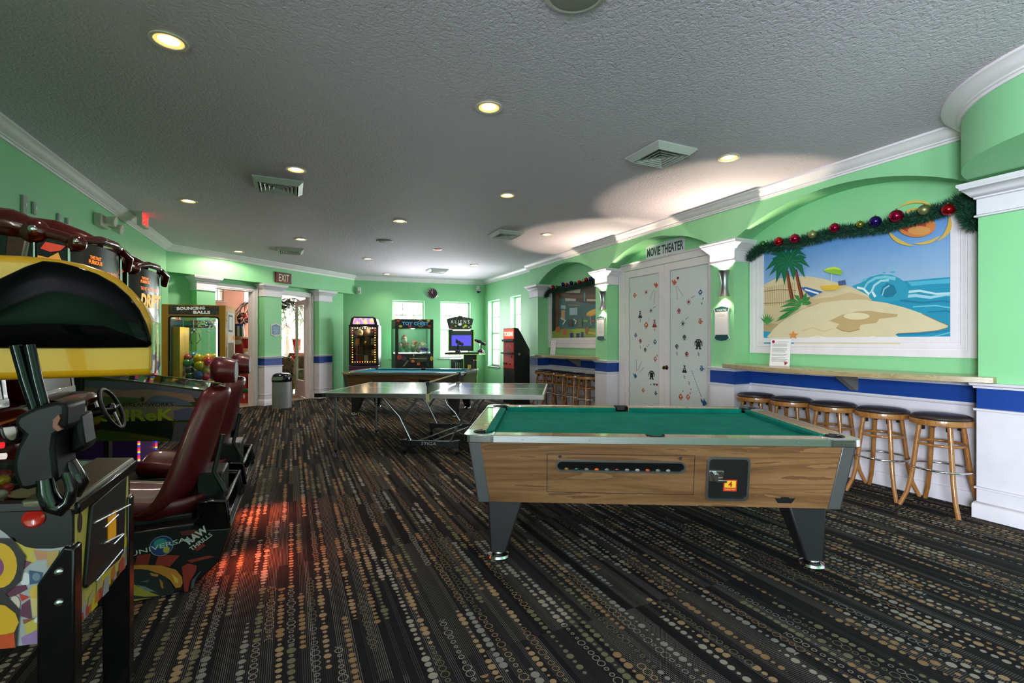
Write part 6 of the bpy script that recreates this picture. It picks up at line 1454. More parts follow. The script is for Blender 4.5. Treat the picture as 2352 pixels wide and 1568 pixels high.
# ================================================================== TOY CHEST CRANE
T1 = mach(908, 995, 12.0, 21); f = T1; wT = f.hx(995.5); zT = f.hit(908, 732)[1]
tc = thing('toy_crane_machine', 'black toy crane machine full of plush Christmas toys, below the left window', 'arcade machine', f)
za_, zb2 = f.hit(930, 811)[1], f.hit(930, 754)[1]; xa_, xb_ = f.hx(915.5), f.hx(988.5)
DT_ = .80
MB().box(0, wT, 0, DT_, 0, za_-.02).build('base', BLACK, tc, bevel=.01)
MB().box(0, wT, 0, DT_, zb2, zT).box(0, .05, DT_-.05, DT_, za_-.02, zb2).box(wT-.05, wT, DT_-.05, DT_, za_-.02, zb2).box(0, xa_, 0, .05, za_-.02, zb2).box(xb_, wT, 0, .05, za_-.02, zb2).build('cabinet_frame', BLACK, tc, bevel=.006)
MB().box(xa_, xb_, .01, .014, za_, zb2).box(.006, .010, .05, DT_-.05, za_, zb2).box(wT-.01, wT-.006, .05, DT_-.05, za_, zb2).build('glass', GLASS, tc, smooth=0)
MB().box(.05, wT-.05, DT_-.02, DT_-.014, za_, zb2).build('rear_mirror', mat('6aa888', .5, name='green_rear'), tc)
hl = MB(); hz = (zb2+zT)/2+.005
hl.text('TOY CHEST', wT*.52, hz, .085, -.006, 0, w=wT*.70, bold=.03)
hl.disc(wT*.66, hz, .085, .085, -.003, 1, 24); hl.disc(wT*.66, hz, .070, .070, -.0034, 2, 24)
for x, z, c in ((.07, .06, 3), (.13, -.07, 4), (.36, -.07, 3), (wT-.10, -.06, 3), (wT-.13, .08, 4)): hl.disc(x, hz+z, .045, .032, -.003, c, 14)
hl.build('header_lettering', [mat('4a90c8', .3, emit=.3, name='blue_print'), mat('b8a030', .3, name='gold_ring'), mat('101418', .3, name='header_black'), mat('c03028', .3, name='red_spot'), mat('c8b838', .3, name='yellow_spot')], tc, smooth=0)
lw = MB(); lw.disc(.10, za_-.10, .06, .06, -.003, 0, 18); lw.disc(.22, za_-.13, .07, .055, -.003, 1, 18); lw.disc(wT-.05, za_-.14, .04, .06, -.003, 2, 18); lw.poly([(.18, za_-.33), (.22, za_-.33), (.34, za_-.19), (.30, za_-.17)], -.003, 3); lw.poly([(wT-.22, za_-.19), (wT-.18, za_-.19), (wT-.10, za_-.33), (wT-.15, za_-.33)], -.003, 4)
lw.build('base_graphic', [mat('a83020', .3, name='red_spot2'), mat('4a2450', .3, name='plum_spot'), mat('b8a838', .3, name='yellow_spot2'), mat('8a8468', .3, name='khaki_strip'), mat('1c3c54', .3, name='blue_strip')], tc, smooth=0)
cp = MB().box(.32, wT-.18, -.10, 0, za_-.24, za_-.12).build('control_panel', GLOSSBLK, tc, bevel=.01)
MB().box(.33, wT-.19, -.105, -.095, za_-.135, za_-.120).build('panel_edge', mat('b8a048', .3, .8, name='brass_edge'), cp)
MB().cyl((.45, -.06, za_-.12), (.45, -.06, za_-.06), .008, n=8).ball((.45, -.06, za_-.055), .016, 10, 8).build('joystick', CHROME, cp)
for x, z in ((.42, za_-.20), (.56, za_-.27)):
    MB().box(x-.035, x+.035, -.106, -.1, z-.03, z+.03).build('price_tag', mat('c85a28', .4, emit=.2, name='orange_tag'), cp)
    MB().text('4', x, z, .035, -.1075, 0).build('price_digit', mat('2a1008', .5, name='dark_print'), cp, smooth=0)
SR = mat('a01420', .8, name='santa_red'); SW = mat('ded6ca', .9, name='plush_white'); PG_ = mat('4a7a2c', .8, name='plush_green'); PM = mat('5a1828', .8, name='plush_maroon'); POg = mat('c86a28', .8, name='plush_orange'); SKN = mat('d8a888', .8, name='plush_face')
def plush(x, y, z, s, kind, label):
    fr_ = f.sub(x, y, z, 0); t = thing('plush_toy', label, 'plush toy', fr_, 'plush toys in the toy crane')
    b_ = {'santa': SR, 'snow': PG_, 'bear': PM, 'elf': PG_, 'fox': POg}[kind]; h_ = {'santa': SKN, 'snow': SW, 'bear': SW, 'elf': SKN, 'fox': POg}[kind]
    MB().ball((0, 0, 0), (s*.9, s*.7, s), 14, 10).ball((-s*.9, -s*.2, s*.2), (s*.35, s*.3, s*.3), 10, 8).ball((s*.9, -s*.2, s*.2), (s*.35, s*.3, s*.3), 10, 8).build('body', b_, t)
    MB().ball((0, -s*.2, s*1.35), (s*.75, s*.65, s*.65), 14, 10).build('head', h_, t)
    if kind != 'bear': 
        MB().cyl((0, -s*.1, s*1.65), (s*.25, 0, s*2.5), s*.62, s*.06, 14).build('hat', SR, t); MB().ball((0, -s*.12, s*1.65), (s*.72, s*.66, s*.16), 14, 8).build('hat_brim', SW if kind != 'elf' else SR, t)
    if kind == 'santa': MB().ball((0, -s*.55, s*.85), (s*.65, s*.4, s*.7), 12, 8).build('beard', SW, t)
    MB().ball((-s*.22, -s*.84, s*1.45), s*.08, 8, 6).ball((s*.22, -s*.84, s*1.45), s*.08, 8, 6).build('eye', BLACK, t)
for a in ((.26, .34, za_+.22, .105, 'santa', 'big white faced plush toy with red hat, tallest in the toy crane'), (.13, .14, za_+.10, .075, 'snow', 'plush snowman with green body at the left corner of the toy crane'), (.31, .13, za_+.09, .075, 'elf', 'plush toy in green with red cap, left of the middle in the toy crane'), (.50, .32, za_+.16, .07, 'santa', 'plush toy with pointed red hat at the middle rear of the toy crane'), (.60, .12, za_+.08, .080, 'santa', 'plush toy with long white beard and red hat pressed to the toy crane glass'), (.75, .30, za_+.15, .07, 'santa', 'plush toy with pointed red hat at the right rear of the toy crane'),
          (.46, .14, za_+.08, .065, 'bear', 'maroon and white plush bear in the middle of the toy crane'), (.55, .26, za_+.20, .055, 'fox', 'orange plush toy behind the white bearded toy in the toy crane'), (.76, .13, za_+.09, .08, 'bear', 'white headed plush bear at the right glass of the toy crane')): plush(*a)
l = bpy.data.lights.new('case_fill', 'POINT'); l.energy = 9; l.color = (1, .9, .8); l.shadow_soft_size = .05; lo = bpy.data.objects.new('case_fill', l); C.objects.link(lo); lo.location = f.w(wT/2, .3, zb2-.04)  # added point lamp to brighten the plush toys, without a fixture

# ================================================================== ALIENS SHOOTER
A1 = mach(1031, 1090, 12.2, 12); f = A1
al = thing('shooter_cabinet', 'black light gun arcade cabinet with fan shaped header and glowing blue screen', 'arcade machine', f)
wA = f.hx(1089.5); q = 9.22
def a1(x, y, yy=0): return f.hit(1000+x/q, 710+y/q, yy)
zs0, zs1 = a1(330, 870)[1], a1(330, 430)[1]
LIME = mat('7ab83c', .3, emit=.3, name='lime_edge')
MB().prism([(.0, .0), (.62, .0), (.62, zs0-.1), (.50, zs0), (.60, zs1-.30), (.60, zs1), (.0, zs1)], 0, wA, 'yz').xf(Matrix(((0, 0, 0, 0),)*4) if False else Matrix.Identity(4)).build('cabinet', BLACK, al, bevel=.01) if False else MB().box(0, wA, .12, .75, zs0-.02, zs1).build('cabinet', BLACK, al, bevel=.01)
xb0, xb1 = a1(605, 1000)[0], a1(880, 1000)[0]
MB().box(xb0, xb1, .05, .70, 0, zs0-.06).build('base', BLACK, al, bevel=.01)
MB().box(xb0-.012, xb0+.004, .03, .06, 0, zs0-.06).box(xb1-.004, xb1+.012, .03, .06, 0, zs0-.06).box(0-.006, .012, .10, .13, zs0, zs1).box(wA-.012, wA+.006, .10, .13, zs0, zs1).build('edge_strip', LIME, al)
s0 = a1(345, 775, .11); s1 = a1(757, 550, .11)
SCR, g_ = newmat('blue_screen'); v_ = g_.coord(); wv = g_.n.new('ShaderNodeTexWave'); wv.bands_direction = 'Z'; g_.link(v_, wv.inputs[0]); wv.inputs['Scale'].default_value = 20
g_.b.inputs['Base Color'].default_value = lin('101040'); g_.link(g_.mix(wv.outputs[1], lin('4a44d0'), lin('6a62f0')), g_.b.inputs['Emission Color']); g_.b.inputs['Emission Strength'].default_value = 1.1
MB().box(.05, wA-.05, .105, .12, zs0+.02, zs1-.03).build('screen_bezel', mat('24302e', .3, name='bezel'), al)
MB().box(s0[0], s1[0], .100, .105, s0[1], s1[1]).build('screen', SCR, al, smooth=0)
hdp = [a1(x, y) for x, y in ((240, 205), (430, 155), (620, 160), (810, 205), (770, 405), (700, 425), (370, 425), (285, 400))]
hd1 = MB().prism(hdp, .02, .10, 'xz').build('header', mat('262c26', .4, name='header_dark'), al, bevel=.006)
ec = a1(525, 240); hx_ = MB().disc(ec[0], ec[1], .105, .125, .012, 0, 28).disc(ec[0], ec[1], .095, .115, .011, 1, 28)
hc_ = a1(525, 265); hx_.text('A L I E N S', hc_[0], hc_[1], .085, .008, 2, w=.48)
for i, (x, y, c, s) in enumerate(((350, 385, 3, .03), (430, 355, 4, .025), (520, 320, 5, .045), (640, 350, 4, .04), (760, 350, 4, .02), (520, 380, 1, .03), (600, 380, 4, .03), (710, 380, 5, .02))): p_ = a1(x, y); hx_.disc(p_[0], p_[1], s, s*.8, .009-.0002*i, c, 10)
hx_.build('header_art', [mat('8a8a40', .3, name='egg_rim'), mat('141814', .3, name='egg_dark'), mat('d0d4cc', .3, emit=.3, name='header_letter'), mat('a02018', .3, name='red_figure'), mat('9ab030', .3, emit=.2, name='acid_green'), mat('c8c0d0', .3, emit=.3, name='pale_glow')], hd1, smooth=0)
tb = a1(360, 430, .0); MB().box(.10, wA-.10, .0, .02, zs1-.025, zs1).build('marquee_light', lamp_mat('tube_white', 'fff4e8', 2.0), al)
k0, k1 = a1(200, 960, -.2)[0], a1(1070, 940, -.2)[0]; zk = zs0-.05
MB().prism([(k0, -.10), (k0+.2, -.32), (k1-.2, -.32), (k1, -.12), (k1-.05, .15), (k0+.1, .15)], zk-.05, zk, 'xy').build('control_deck', BLACK, al, bevel=.01)
MB().prism([(k0, -.105), (k0+.2, -.325), (k1-.2, -.325), (k1, -.125), (k1-.2, -.30), (k0+.2, -.30)], zk-.055, zk-.04, 'xy').build('deck_edge', LIME, al)
for gx_, dx_, lab in ((a1(485, 800, -.2)[0], -.02, 'l'), (a1(965, 800, -.2)[0], -.12, 'r')):
    mb = MB().lathe([(.0, 0), (.09, 0), (.075, .05), (.03, .09), (.0, .10)], 18, (gx_, -.18, zk)).cyl((gx_, -.18, zk+.08), (gx_, -.18, zk+.20), .02, n=10)
    gn = mb.build('gun_mount', GLOSSBLK, al)
    g3 = MB().tube([(gx_+.10, -.28, zk+.20), (gx_-.02, -.14, zk+.27), (gx_+dx_, .0, zk+.31)], [.035, .045, .028], 10).box(gx_-.025, gx_+.025, -.26, -.10, zk+.18, zk+.25)
    g3.build('toy_gun', GLOSSBLK, al)
MB().ball((a1(845, 700, -.15)[0], -.15, a1(845, 700, -.15)[1]), .015, 10, 8).build('tip_light', lamp_mat('red_tip', 'ff2020', 3), al)
mb = MB().box(xb0+.10, xb0+.19, .044, .05, .62, .80); mb.build('caution_label', mat('b8a828', .5, name='yellow_label'), al)
MB().box(xb0+.22, xb1-.06, .045, .05, .55, .95).build('coin_door', DGREY, al, bevel=.004)
MB().cyl((xb0+.26, .04, .92), (xb0+.26, .05, .92), .014, n=10).cyl((xb0+.32, .04, .92), (xb0+.32, .05, .92), .014, n=10).build('start_button', lamp_mat('start_glow', 'c07050', 1.0), al)
fo = MB()
for i in range(5): fo.tube([(k0+.30+i*.05, .10, 0.02), (k0+.30+i*.05, .10, .86-.0*i)], .006, 6)
fo.build('side_rail', CHROME, al)
MB().box(k0+.18, xb0-.012, .12, .55, .0, .95).build('side_box', mat('20302c', .2, coat=.5, name='dark_glass_side'), al)

# ================================================================== TOKEN MACHINE
TF_ = Fr(-.20, 11.10, FW.deg); f = TF_
tk = thing('token_machine', 'black token changer with red TOKENS panels, beside the first white capped column', 'token machine', f)
wK, dK = .60, .36; zK = 1.70
prof = [(0, 0), (dK+.02, 0), (dK+.02, 1.22), (.10, zK), (0, zK)]
MB().prism(prof, 0, wK, 'yz').build('cabinet', mat('101414', .5, name='token_black'), tk, bevel=.004)
RED = mat('b82018', .4, emit=.12, name='red_panel')
MB().box(.03, wK-.03, -.006, 0, 1.46, 1.68).build('lit_sign', lamp_mat('token_sign', 'e8401c', 1.1), tk)
MB().text('TOKENS', wK/2, 1.57, .10, -.008, 0, w=wK*.82, bold=.03).build('sign_lettering', lamp_mat('token_white', 'fff0dc', 1.2), tk, smooth=0)
MB().box(-.02, wK+.01, -.035, .01, 1.40, 1.45).box(-.04, wK, -.05, .0, 1.12, 1.15).build('ledge', DGREY, tk, bevel=.004)
MB().box(.03, wK-.03, -.006, 0, 1.16, 1.38).box(.03, wK-.03, -.006, 0, .80, 1.11).build('front_panel', RED, tk)
mb = MB(); 
for i, ch in enumerate('TOKENS'): 
    a = math.radians(60-24*i); mb.text(ch, wK*.48-.17*math.sin(a)*1.0, 1.21+.12*math.cos(a), .035, -.008, 0, rot=a*.6)
mb.box(wK*.38, wK*.6, -.008, -.007, 1.16, 1.26, 1)
MB().prism([(wK*.42, 1.10), (wK*.56, 1.10), (wK*.5, .95), (wK*.42, .95)], -.008, -.007, 'xz').build('price_list', mat('8c6a6a', .5, name='grey_list'), tk); MB().box(.06, .22, -.03, -.006, .88, .92).build('coin_tray', BLACK, tk); MB().box(.34, .42, -.02, -.006, .88, .91).build('return_slot', BLACK, tk); MB().box(.45, .50, -.012, -.006, 1.03, 1.09).build('bill_slot', BLACK, tk)
mb.build('panel_print', [mat('e0d0c8', .5, name='token_letter'), mat('8c6a6a', .5, name='grey_list'), BLACK], tk, smooth=0)
MB().cyl((wK, .12, 1.12), (wK+.008, .12, 1.12), .028, n=18).build('lock', STEEL, tk)

# ================================================================== TRASH CAN
tr_c = Fr(-4.90, 10.20, 0)
tcn = thing('trash_can', 'grey cylindrical trash can with polished dark lid, in front of the column between the doorways', 'trash can', tr_c)
MB().lathe([(0, 0), (.192, 0), (.192, .56), (.0, .56)], 36).build('body', mat('8c8e90', .45, .3, name='grey_enamel'), tcn, smooth=40)
MB().lathe([(.198, .55), (.202, .56), (.202, .60), (.198, .64), (.17, .70), (.12, .725), (.0, .73)], 36).build('lid', mat('3a3c40', .12, .9, name='dark_chrome'), tcn, smooth=60)
MB().prism(rrect(-.10, .10, .585, .655, .02), -.203, -.17, 'xz').build('flap', mat('9a9c9e', .25, .8, name='flap_metal'), tcn, bevel=.004)

# ================================================================== WALL ITEMS
e0 = FS.hit(632.5, 645.5, -.02); e1 = FS.hit(667.5, 631, -.02)
ex_ = thing('exit_sign', 'dark red board with pale EXIT lettering mounted on the green beam', 'exit sign', FS)
xe0, xe1 = e0[0], FS.hx(667.5, -.02); ze1 = FS.hit(632.5, 624, -.02)[1]; ze0 = FS.hit(632.5, 648, -.02)[1]
MB().box(xe0, xe1, -.05, -.001, ze0, ze1).build('board', mat('6a1418', .4, name='exit_maroon'), ex_, bevel=.003)
MB().text('EXIT', (xe0+xe1)/2, (ze0+ze1)/2, (ze1-ze0)*.68, -.052, 0, w=(xe1-xe0)*.66).build('lettering', mat('c8cca8', .4, emit=.25, name='exit_pale'), ex_, smooth=0)
sx, sz = FL.hit(328, 505, -.22)
es = thing('exit_sign', 'white box sign with glowing red EXIT letters near the left wall crown moulding', 'exit sign', FL.sub(sx, -.22, sz))
MB().box(-.16, .16, -.03, .03, -.10, .10).box(-.03, .03, -.02, .02, .10, CZ-sz-.003).build('housing', mat('c8c8b8', .5, name='sign_housing'), es, bevel=.004)
MB().text('EXIT', 0, 0, .15, -.0325, 0, w=.26, bold=.03).build('lettering', lamp_mat('exit_red', 'ff2018', 2.2), es, smooth=0)
ex0, ez0 = FL.hit(222, 506, 0)
el = thing('emergency_light', 'white twin head emergency light on the left wall above the dark red cabinets', 'emergency light', FL.sub(ex0, 0, ez0))
MB().box(-.10, .16, -.07, -.001, -.07, .07).build('housing', mat('c2bfb0', .5, name='housing_beige'), el, bevel=.006)
for x, z in ((.06, .03), (.28, -.02)):
    MB().lathe([(.0, 0), (.035, 0), (.065, .09), (.06, .10), (.0, .10)], 20).xf(Matrix.Translation((x, -.07, z)) @ Matrix.Rotation(PI*.55, 4, 'X')).build('lamp_head', mat('cfcabc', .4, name='lamp_head_cream'), el)
MB().tube([(.16, -.04, -.02), (.28, -.07, -.02)], .012, 8).build('arm', mat('c2bfb0', .5, name='housing_beige'), el)
for i, (px, py, s, lb) in enumerate(((52, 470, 1, 'first small grey wall plate above the near cabinet, from the left'), (75, 478, .7, 'second small grey wall plate above the near cabinet'), (132, 505, .8, 'third small grey wall plate, left of the emergency light'), (151, 511, .6, 'smallest grey wall plate, closest to the emergency light'))):
    x, z = FL.hit(px, py); t_ = thing('wall_plate', lb, 'wall plate', FL.sub(x, 0, z), 'wall plates on the left wall')
    MB().box(-.035*s, .035*s, -.02, -.001, -.08*s, .08*s).build('plate', mat('a8a8a4', .5, name='plate_grey'), t_, bevel=.004)
    MB().box(-.008, .008, -.026, -.02, -.015, .015).build('switch', WHITE, t_)
ck = FB.hit(993, 674); t_ = thing('wall_clock', 'round wall clock with dark face and silver rim on the far wall', 'clock', FB.sub(ck[0], 0, ck[1])); R_ = 12.3*13.2/F
MB().lathe([(R_-.02, 0), (R_, 0), (R_, .03), (R_-.012, .04), (R_-.02, .025)], 40, cap=False).xf(Matrix.Rotation(PI/2, 4, 'X')).build('rim', mat('b8b8bc', .3, .6, name='clock_rim'), t_)
MB().lathe([(0, 0), (R_-.015, 0), (R_-.015, .018), (0, .018)], 40).xf(Matrix.Rotation(PI/2, 4, 'X')).build('face', mat('3a1c22', .5, name='clock_face'), t_)
mb = MB()
for i in range(12):
    a = 2*PI*i/12; mb.disc(math.sin(a)*R_*.74, math.cos(a)*R_*.74, .006, .010, -.019, 0, 8)
mb.build('hour_mark', WHITE, t_); 
for nm, a, L_ in (('hour_hand', math.radians(-28), .55), ('minute_hand', math.radians(3), .72)):
    c_, s_ = math.cos(a), math.sin(a); MB().poly([(-.004*c_, .004*s_), (.004*c_, -.004*s_), (.003*c_+R_*L_*s_, R_*L_*c_), (-.003*c_+R_*L_*s_, R_*L_*c_)], -.021).build(nm, WHITE, t_, smooth=0)
cm_ = FB.hit(1099, 668, -.1); t_ = thing('security_camera', 'small dome security camera in the corner by the far windows', 'camera', FB.sub(cm_[0], -.02, cm_[1]))
MB().box(-.04, .04, -.02, .019, .04, .16).build('mount', WHITE, t_, bevel=.004); MB().lathe([(0, .05), (.075, .045), (.078, .0), (.06, -.01)], 20, (0, -.09, 0)).build('housing', mat('b4b8b8', .4, name='cam_grey'), t_); MB().ball((0, -.09, -.012), (.058, .058, .05), 16, 10).build('dome', GLOSSBLK, t_)
MB().box(-.02, .02, -.09, 0, .04, .055).build('arm', WHITE, t_)
ms = FB.hit(824.5, 667, -.06); t_ = thing('motion_sensor', 'small white motion sensor at the end of the beam', 'sensor', FB.sub(ms[0], -.06, ms[1]))
MB().box(-.045, .045, -.02, .058, -.09, .09).build('housing', WHITE, t_, bevel=.012); MB().box(-.03, .03, -.026, -.018, -.07, -.01).build('lens', mat('a8a8a0', .3, name='sensor_lens'), t_)
n0 = FS.hit(621, 773); n1 = FS.hit(644.5, 741); wN = FS.hx(644.5)-n0[0]; hN = FS.hit(621, 741)[1]-n0[1]
t_ = thing('wall_plaque', 'pale blue no smoking plaque on the column between the doorways', 'sign', FS.sub(n0[0]+wN/2, 0, n0[1]))
def nout(s): 
    W_ = wN/2*s; H_ = hN; o_ = (1-s)*.5*H_; return [(-W_, o_+H_*.18), (-W_*.6, o_+H_*.08), (0, o_*1.2), (W_*.6, o_+H_*.08), (W_, o_+H_*.18), (W_*.9, H_*.3), (W_, H_*.85-o_), (W_*.5, H_*.92-o_), (0, H_-o_*1.2), (-W_*.5, H_*.92-o_), (-W_, H_*.85-o_), (-W_*.9, H_*.3)]
MB().prism(nout(1), -.012, -.001, 'xz').build('backing', PLW, t_); MB().poly(nout(.86), -.0125).build('panel', mat('5c86a8', .5, name='plaque_blue'), t_, smooth=0)
MB().text('THANK YOU', 0, hN*.68, .035, -.0135, 0, w=wN*.55).text('FOR NOT', 0, hN*.55, .035, -.0135, 0, w=wN*.5).text('SMOKING', 0, hN*.42, .035, -.0135, 0, w=wN*.55).build('lettering', mat('d0dce4', .5, name='pale_lettering'), t_, smooth=0)
o = ringprism(MB(), [(.04*math.cos(2*PI*i/20), hN*.22+.04*math.sin(2*PI*i/20)) for i in range(20)], [(.031*math.cos(2*PI*i/20), hN*.22+.031*math.sin(2*PI*i/20)) for i in range(20)], -.014, -.0126).poly([(-.028, hN*.22+.022), (-.022, hN*.22+.028), (.028, hN*.22-.022), (.022, hN*.22-.028)], -.0138).build('no_smoking_mark', mat('d0dce4', .5, name='pale_lettering'), t_, smooth=0)

# ================================================================== LOBBY CONTENTS
d4 = thing('glass_door', 'white framed glass door standing open into the bright lobby', 'door', Fr(FS.w(o2[1]-.03, RD+.10).x, FS.w(o2[1]-.03, RD+.10).y, 128.6))
dw, dh = .92, 2.44
MB().frame(0, dw, .02, dh, .13, -.02, .02).box(.13, dw-.13, -.02, .02, .15, .42).build('door_frame', WHITE, d4, bevel=.005)
MB().box(.13, dw-.13, -.004, .004, .42, dh-.13).build('glass', GLASS, d4, smooth=0)
MB().ball((dw-.06, -.055, 1.0), (.03, .02, .03), 14, 8).ball((dw-.06, .055, 1.0), (.03, .02, .03), 14, 8).cyl((dw-.06, -.05, 1.0), (dw-.06, .05, 1.0), .012, n=10).build('knob', BRASS, d4)
def lob(px, y, z=0, deg=0): return FS.sub(FS.hx(px, y), y, z, deg)
# wreath
wx_, wz_ = FS.hit(558, 732, LY-.14); wr = thing('christmas_wreath', 'dark green wreath with red and white ribbon on the pink lobby wall', 'wreath', FS.sub(wx_, LY-.14, wz_))
R_ = 15.5*13.6/F; mb = MB(); rr = random.Random(9)
for i in range(1100):
    a = rr.random()*2*PI; r = R_*.72; p = Vector((r*math.cos(a), 0, r*math.sin(a))); v = Vector((rr.gauss(0, 1), rr.gauss(0, .5), rr.gauss(0, 1))).normalized(); e = p+v*R_*.42*rr.uniform(.5, 1); s = v.cross(Vector((0, 1, 0))).normalized()*.028
    mb.add([p-s, p+s, e], [(0, 1, 2)])
mb.build('branches', GARD, wr, smooth=0)
mb = MB()
for i in range(7): a = 2*PI*i/7+.3; mb.tube([(R_*.35*math.cos(a), -.03, R_*.35*math.sin(a)), (R_*.7*math.cos(a+.1), -.10, R_*.7*math.sin(a+.1)), (R_*1.0*math.cos(a+.2), -.05, R_*1.0*math.sin(a+.2))], .03, 6, flat=(1, .4))
mb.build('ribbon', mat('c8a8a4', .6, name='striped_ribbon'), wr); MB().ball((0, -.10, R_*.45), (.10, .05, .06), 12, 8).build('bow', mat('c01018', .5, name='bow_red'), wr)
def nutcracker(fr, H, label, hat):
    t = thing('nutcracker_figure', label, 'nutcracker', fr, 'large wooden nutcrackers in the lobby'); R = H*.12
    rd = mat('a81018', .3, coat=.4, name='toy_red'); gr = mat('0c6a34', .4, name='toy_green'); wh = mat('d8d0c4', .4, name='toy_white'); sk = mat('c89070', .5, name='toy_face'); bk_ = mat('181010', .4, name='toy_black')
    MB().lathe([(0, 0), (R*1.25, 0), (R*1.25, H*.05), (R*1.15, H*.055), (R*1.15, H*.16), (0, H*.165)], 20).build('pedestal', rd, t)
    mb = MB()
    for i in range(6): a = -PI/2+(i-2.5)*.55; cx_, cy_ = R*1.16*math.cos(a), R*1.16*math.sin(a); mb.add([(cx_*.97, cy_-.003, H*.06), (cx_+R*.12, cy_-.003, H*.11), (cx_, cy_-.003, H*.155), (cx_-R*.12, cy_-.003, H*.11)], [(0, 1, 2, 3)])
    mb.build('diamond', wh, t, smooth=0)
    MB().lathe([(R*1.05, H*.165), (R*1.1, H*.20), (R*.95, H*.22)], 20).build('green_band', gr, t)
    for s in (-1, 1): MB().tube([(s*R*.45, 0, H*.2), (s*R*.45, 0, H*.42)], [R*.42, R*.45], 12).build('leg', bk_ if hat else rd, t)
    MB().lathe([(R*.9, H*.40), (R*1.0, H*.44), (R*.95, H*.60), (R*1.05, H*.68), (R*.5, H*.72)], 20).build('coat', rd, t, smooth=50)
    MB().tube([(-R*.9, -R*.6, H*.68), (0, -R*1.05, H*.58), (R*.9, -R*.5, H*.48)], R*.13, 8).build('sash', gr, t)
    for s in (-1, 1): MB().tube([(s*R*.95, 0, H*.67), (s*R*1.35, -R*.1, H*.56), (s*R*1.0, -R*.7, H*.50)], [R*.28, R*.25, R*.2], 10).build('arm', rd if s > 0 else gr, t)
    MB().lathe([(R*.45, H*.71), (R*.62, H*.74), (R*.62, H*.82), (R*.5, H*.84)], 18).build('head', sk, t, smooth=50)
    MB().ball((0, -R*.55, H*.745), (R*.45, R*.2, H*.035), 12, 8).build('beard', wh, t)
    mb = MB(); n = 16
    if hat == 1:
        mb.lathe([(R*.66, H*.83), (R*.72, H*.84), (R*.60, H*.985), (0, H*.99)], n); mb.m = [i % 2 for i in range(len(mb.m))]
        mb.build('hat', [wh, mat('1c4a4c', .4, name='toy_teal')], t); MB().lathe([(R*.64, H*.97), (R*.66, H*1.0), (0, H*1.005)], n).build('hat_band', mat('1c30a0', .4, name='toy_blue'), t)
    else:
        mb.lathe([(R*.62, H*.83), (R*.85, H*.985), (0, H*.99)], n).build('hat', rd, t); MB().lathe([(R*.85, H*.975), (R*.90, H*1.0), (0, H*1.005)], n).build('hat_band', wh, t)
nutcracker(lob(571, .85, 0, -45), 1.5, 'large red nutcracker soldier just inside the left doorway', 0)
nutcracker(lob(546, 2.3, 0, -40), 1.85, 'nutcracker soldier with striped hat and blue band, behind the large red one', 1)
nutcracker(lob(681, 4.3, 0, -40), 1.5, 'distant nutcracker soldier beside the bright lobby window, seen through the right doorway', 0)
# palm
pl = thing('potted_palm', 'tall potted palm with drooping dark leaves behind the right doorway', 'potted palm', lob(636, 2.6))
MB().lathe([(0, 0), (.2, 0), (.27, .42), (.24, .42), (0, .38)], 20).build('pot', mat('6a4a34', .6, name='terracotta'), pl)
MB().tube([(0, 0, .35), (.05, 0, 1.4), (.02, .05, 2.32)], [.05, .045, .04], 8).build('trunk', mat('5a4630', .8, name='palm_trunk'), pl)
LEAFM = mat('243c20', .5, name='palm_leaf'); rr = random.Random(12)
for k in range(13):
    a = 2*PI*k/13+.2; L_ = 1.0+.3*rr.random(); up = .35+.35*rr.random(); P_ = []
    for i in range(9): u = i/8; P_.append(Vector((math.cos(a)*L_*u, math.sin(a)*L_*u, 2.32+up*math.sin(u*2.2)*.9-.75*u*u)))
    mb = MB().tube([tuple(p) for p in P_], .010, 5)
    for i in range(1, 9):
        for s in (-1, 1):
            for j in (0, .5):
                p = P_[i-1].lerp(P_[i], .5+j*.5); d = (P_[i]-P_[i-1]).normalized(); sd = d.cross(Vector((0, 0, 1))).normalized()*s
                e = p+(sd*.8+d*.5+Vector((0, 0, -.45))).normalized()*.34; wv_ = d*.016; mb.add([p-wv_, p+wv_, p.lerp(e, .5)+wv_*.9, e], [(0, 1, 2, 3)])
    mb.build('frond', LEAFM, pl, smooth=0)
# armchair
FLO, g_ = newmat('floral_fabric'); v_ = g_.coord(); g_.link(g_.ramp(g_.noise(v_, 9, 3), [(.35, '4a4436'), (.5, '8a7c64'), (.6, '6a3a34'), (.7, 'a89878')]), g_.b.inputs['Base Color']); g_.b.inputs['Roughness'].default_value = .9
def chair(fr, label):
    t = thing('armchair', label, 'armchair', fr, 'floral armchairs in the lobby')
    MB().box(-.32, .32, -.35, .35, .14, .42).build('base', FLO, t, bevel=.05, seg=3); MB().box(-.30, .30, -.36, .25, .40, .52).build('seat_cushion', FLO, t, bevel=.05, seg=3)
    MB().box(-.42, -.28, -.36, .36, .14, .64).build('arm', FLO, t, bevel=.06, seg=3); MB().box(.28, .42, -.36, .36, .14, .64).build('arm', FLO, t, bevel=.06, seg=3)
    MB().prism([(-.40, .3), (.40, .3), (.42, .88), (.30, .98), (0, 1.02), (-.30, .98), (-.42, .88)], .22, .42, 'xz').build('backrest', FLO, t, bevel=.05, seg=3)
    for sx in (-.33, .33):
        for sy in (-.28, .34): MB().cyl((sx, sy, 0), (sx, sy, .15), .025, .035, 10).build('leg', mat('241812', .5, name='dark_leg'), t)
chair(lob(652, 1.75, 0, 120), 'floral armchair with its back to the right doorway, beyond the trash can')
chair(lob(703, 3.4, 0, -60), 'pale floral armchair seen through the glass of the open door')
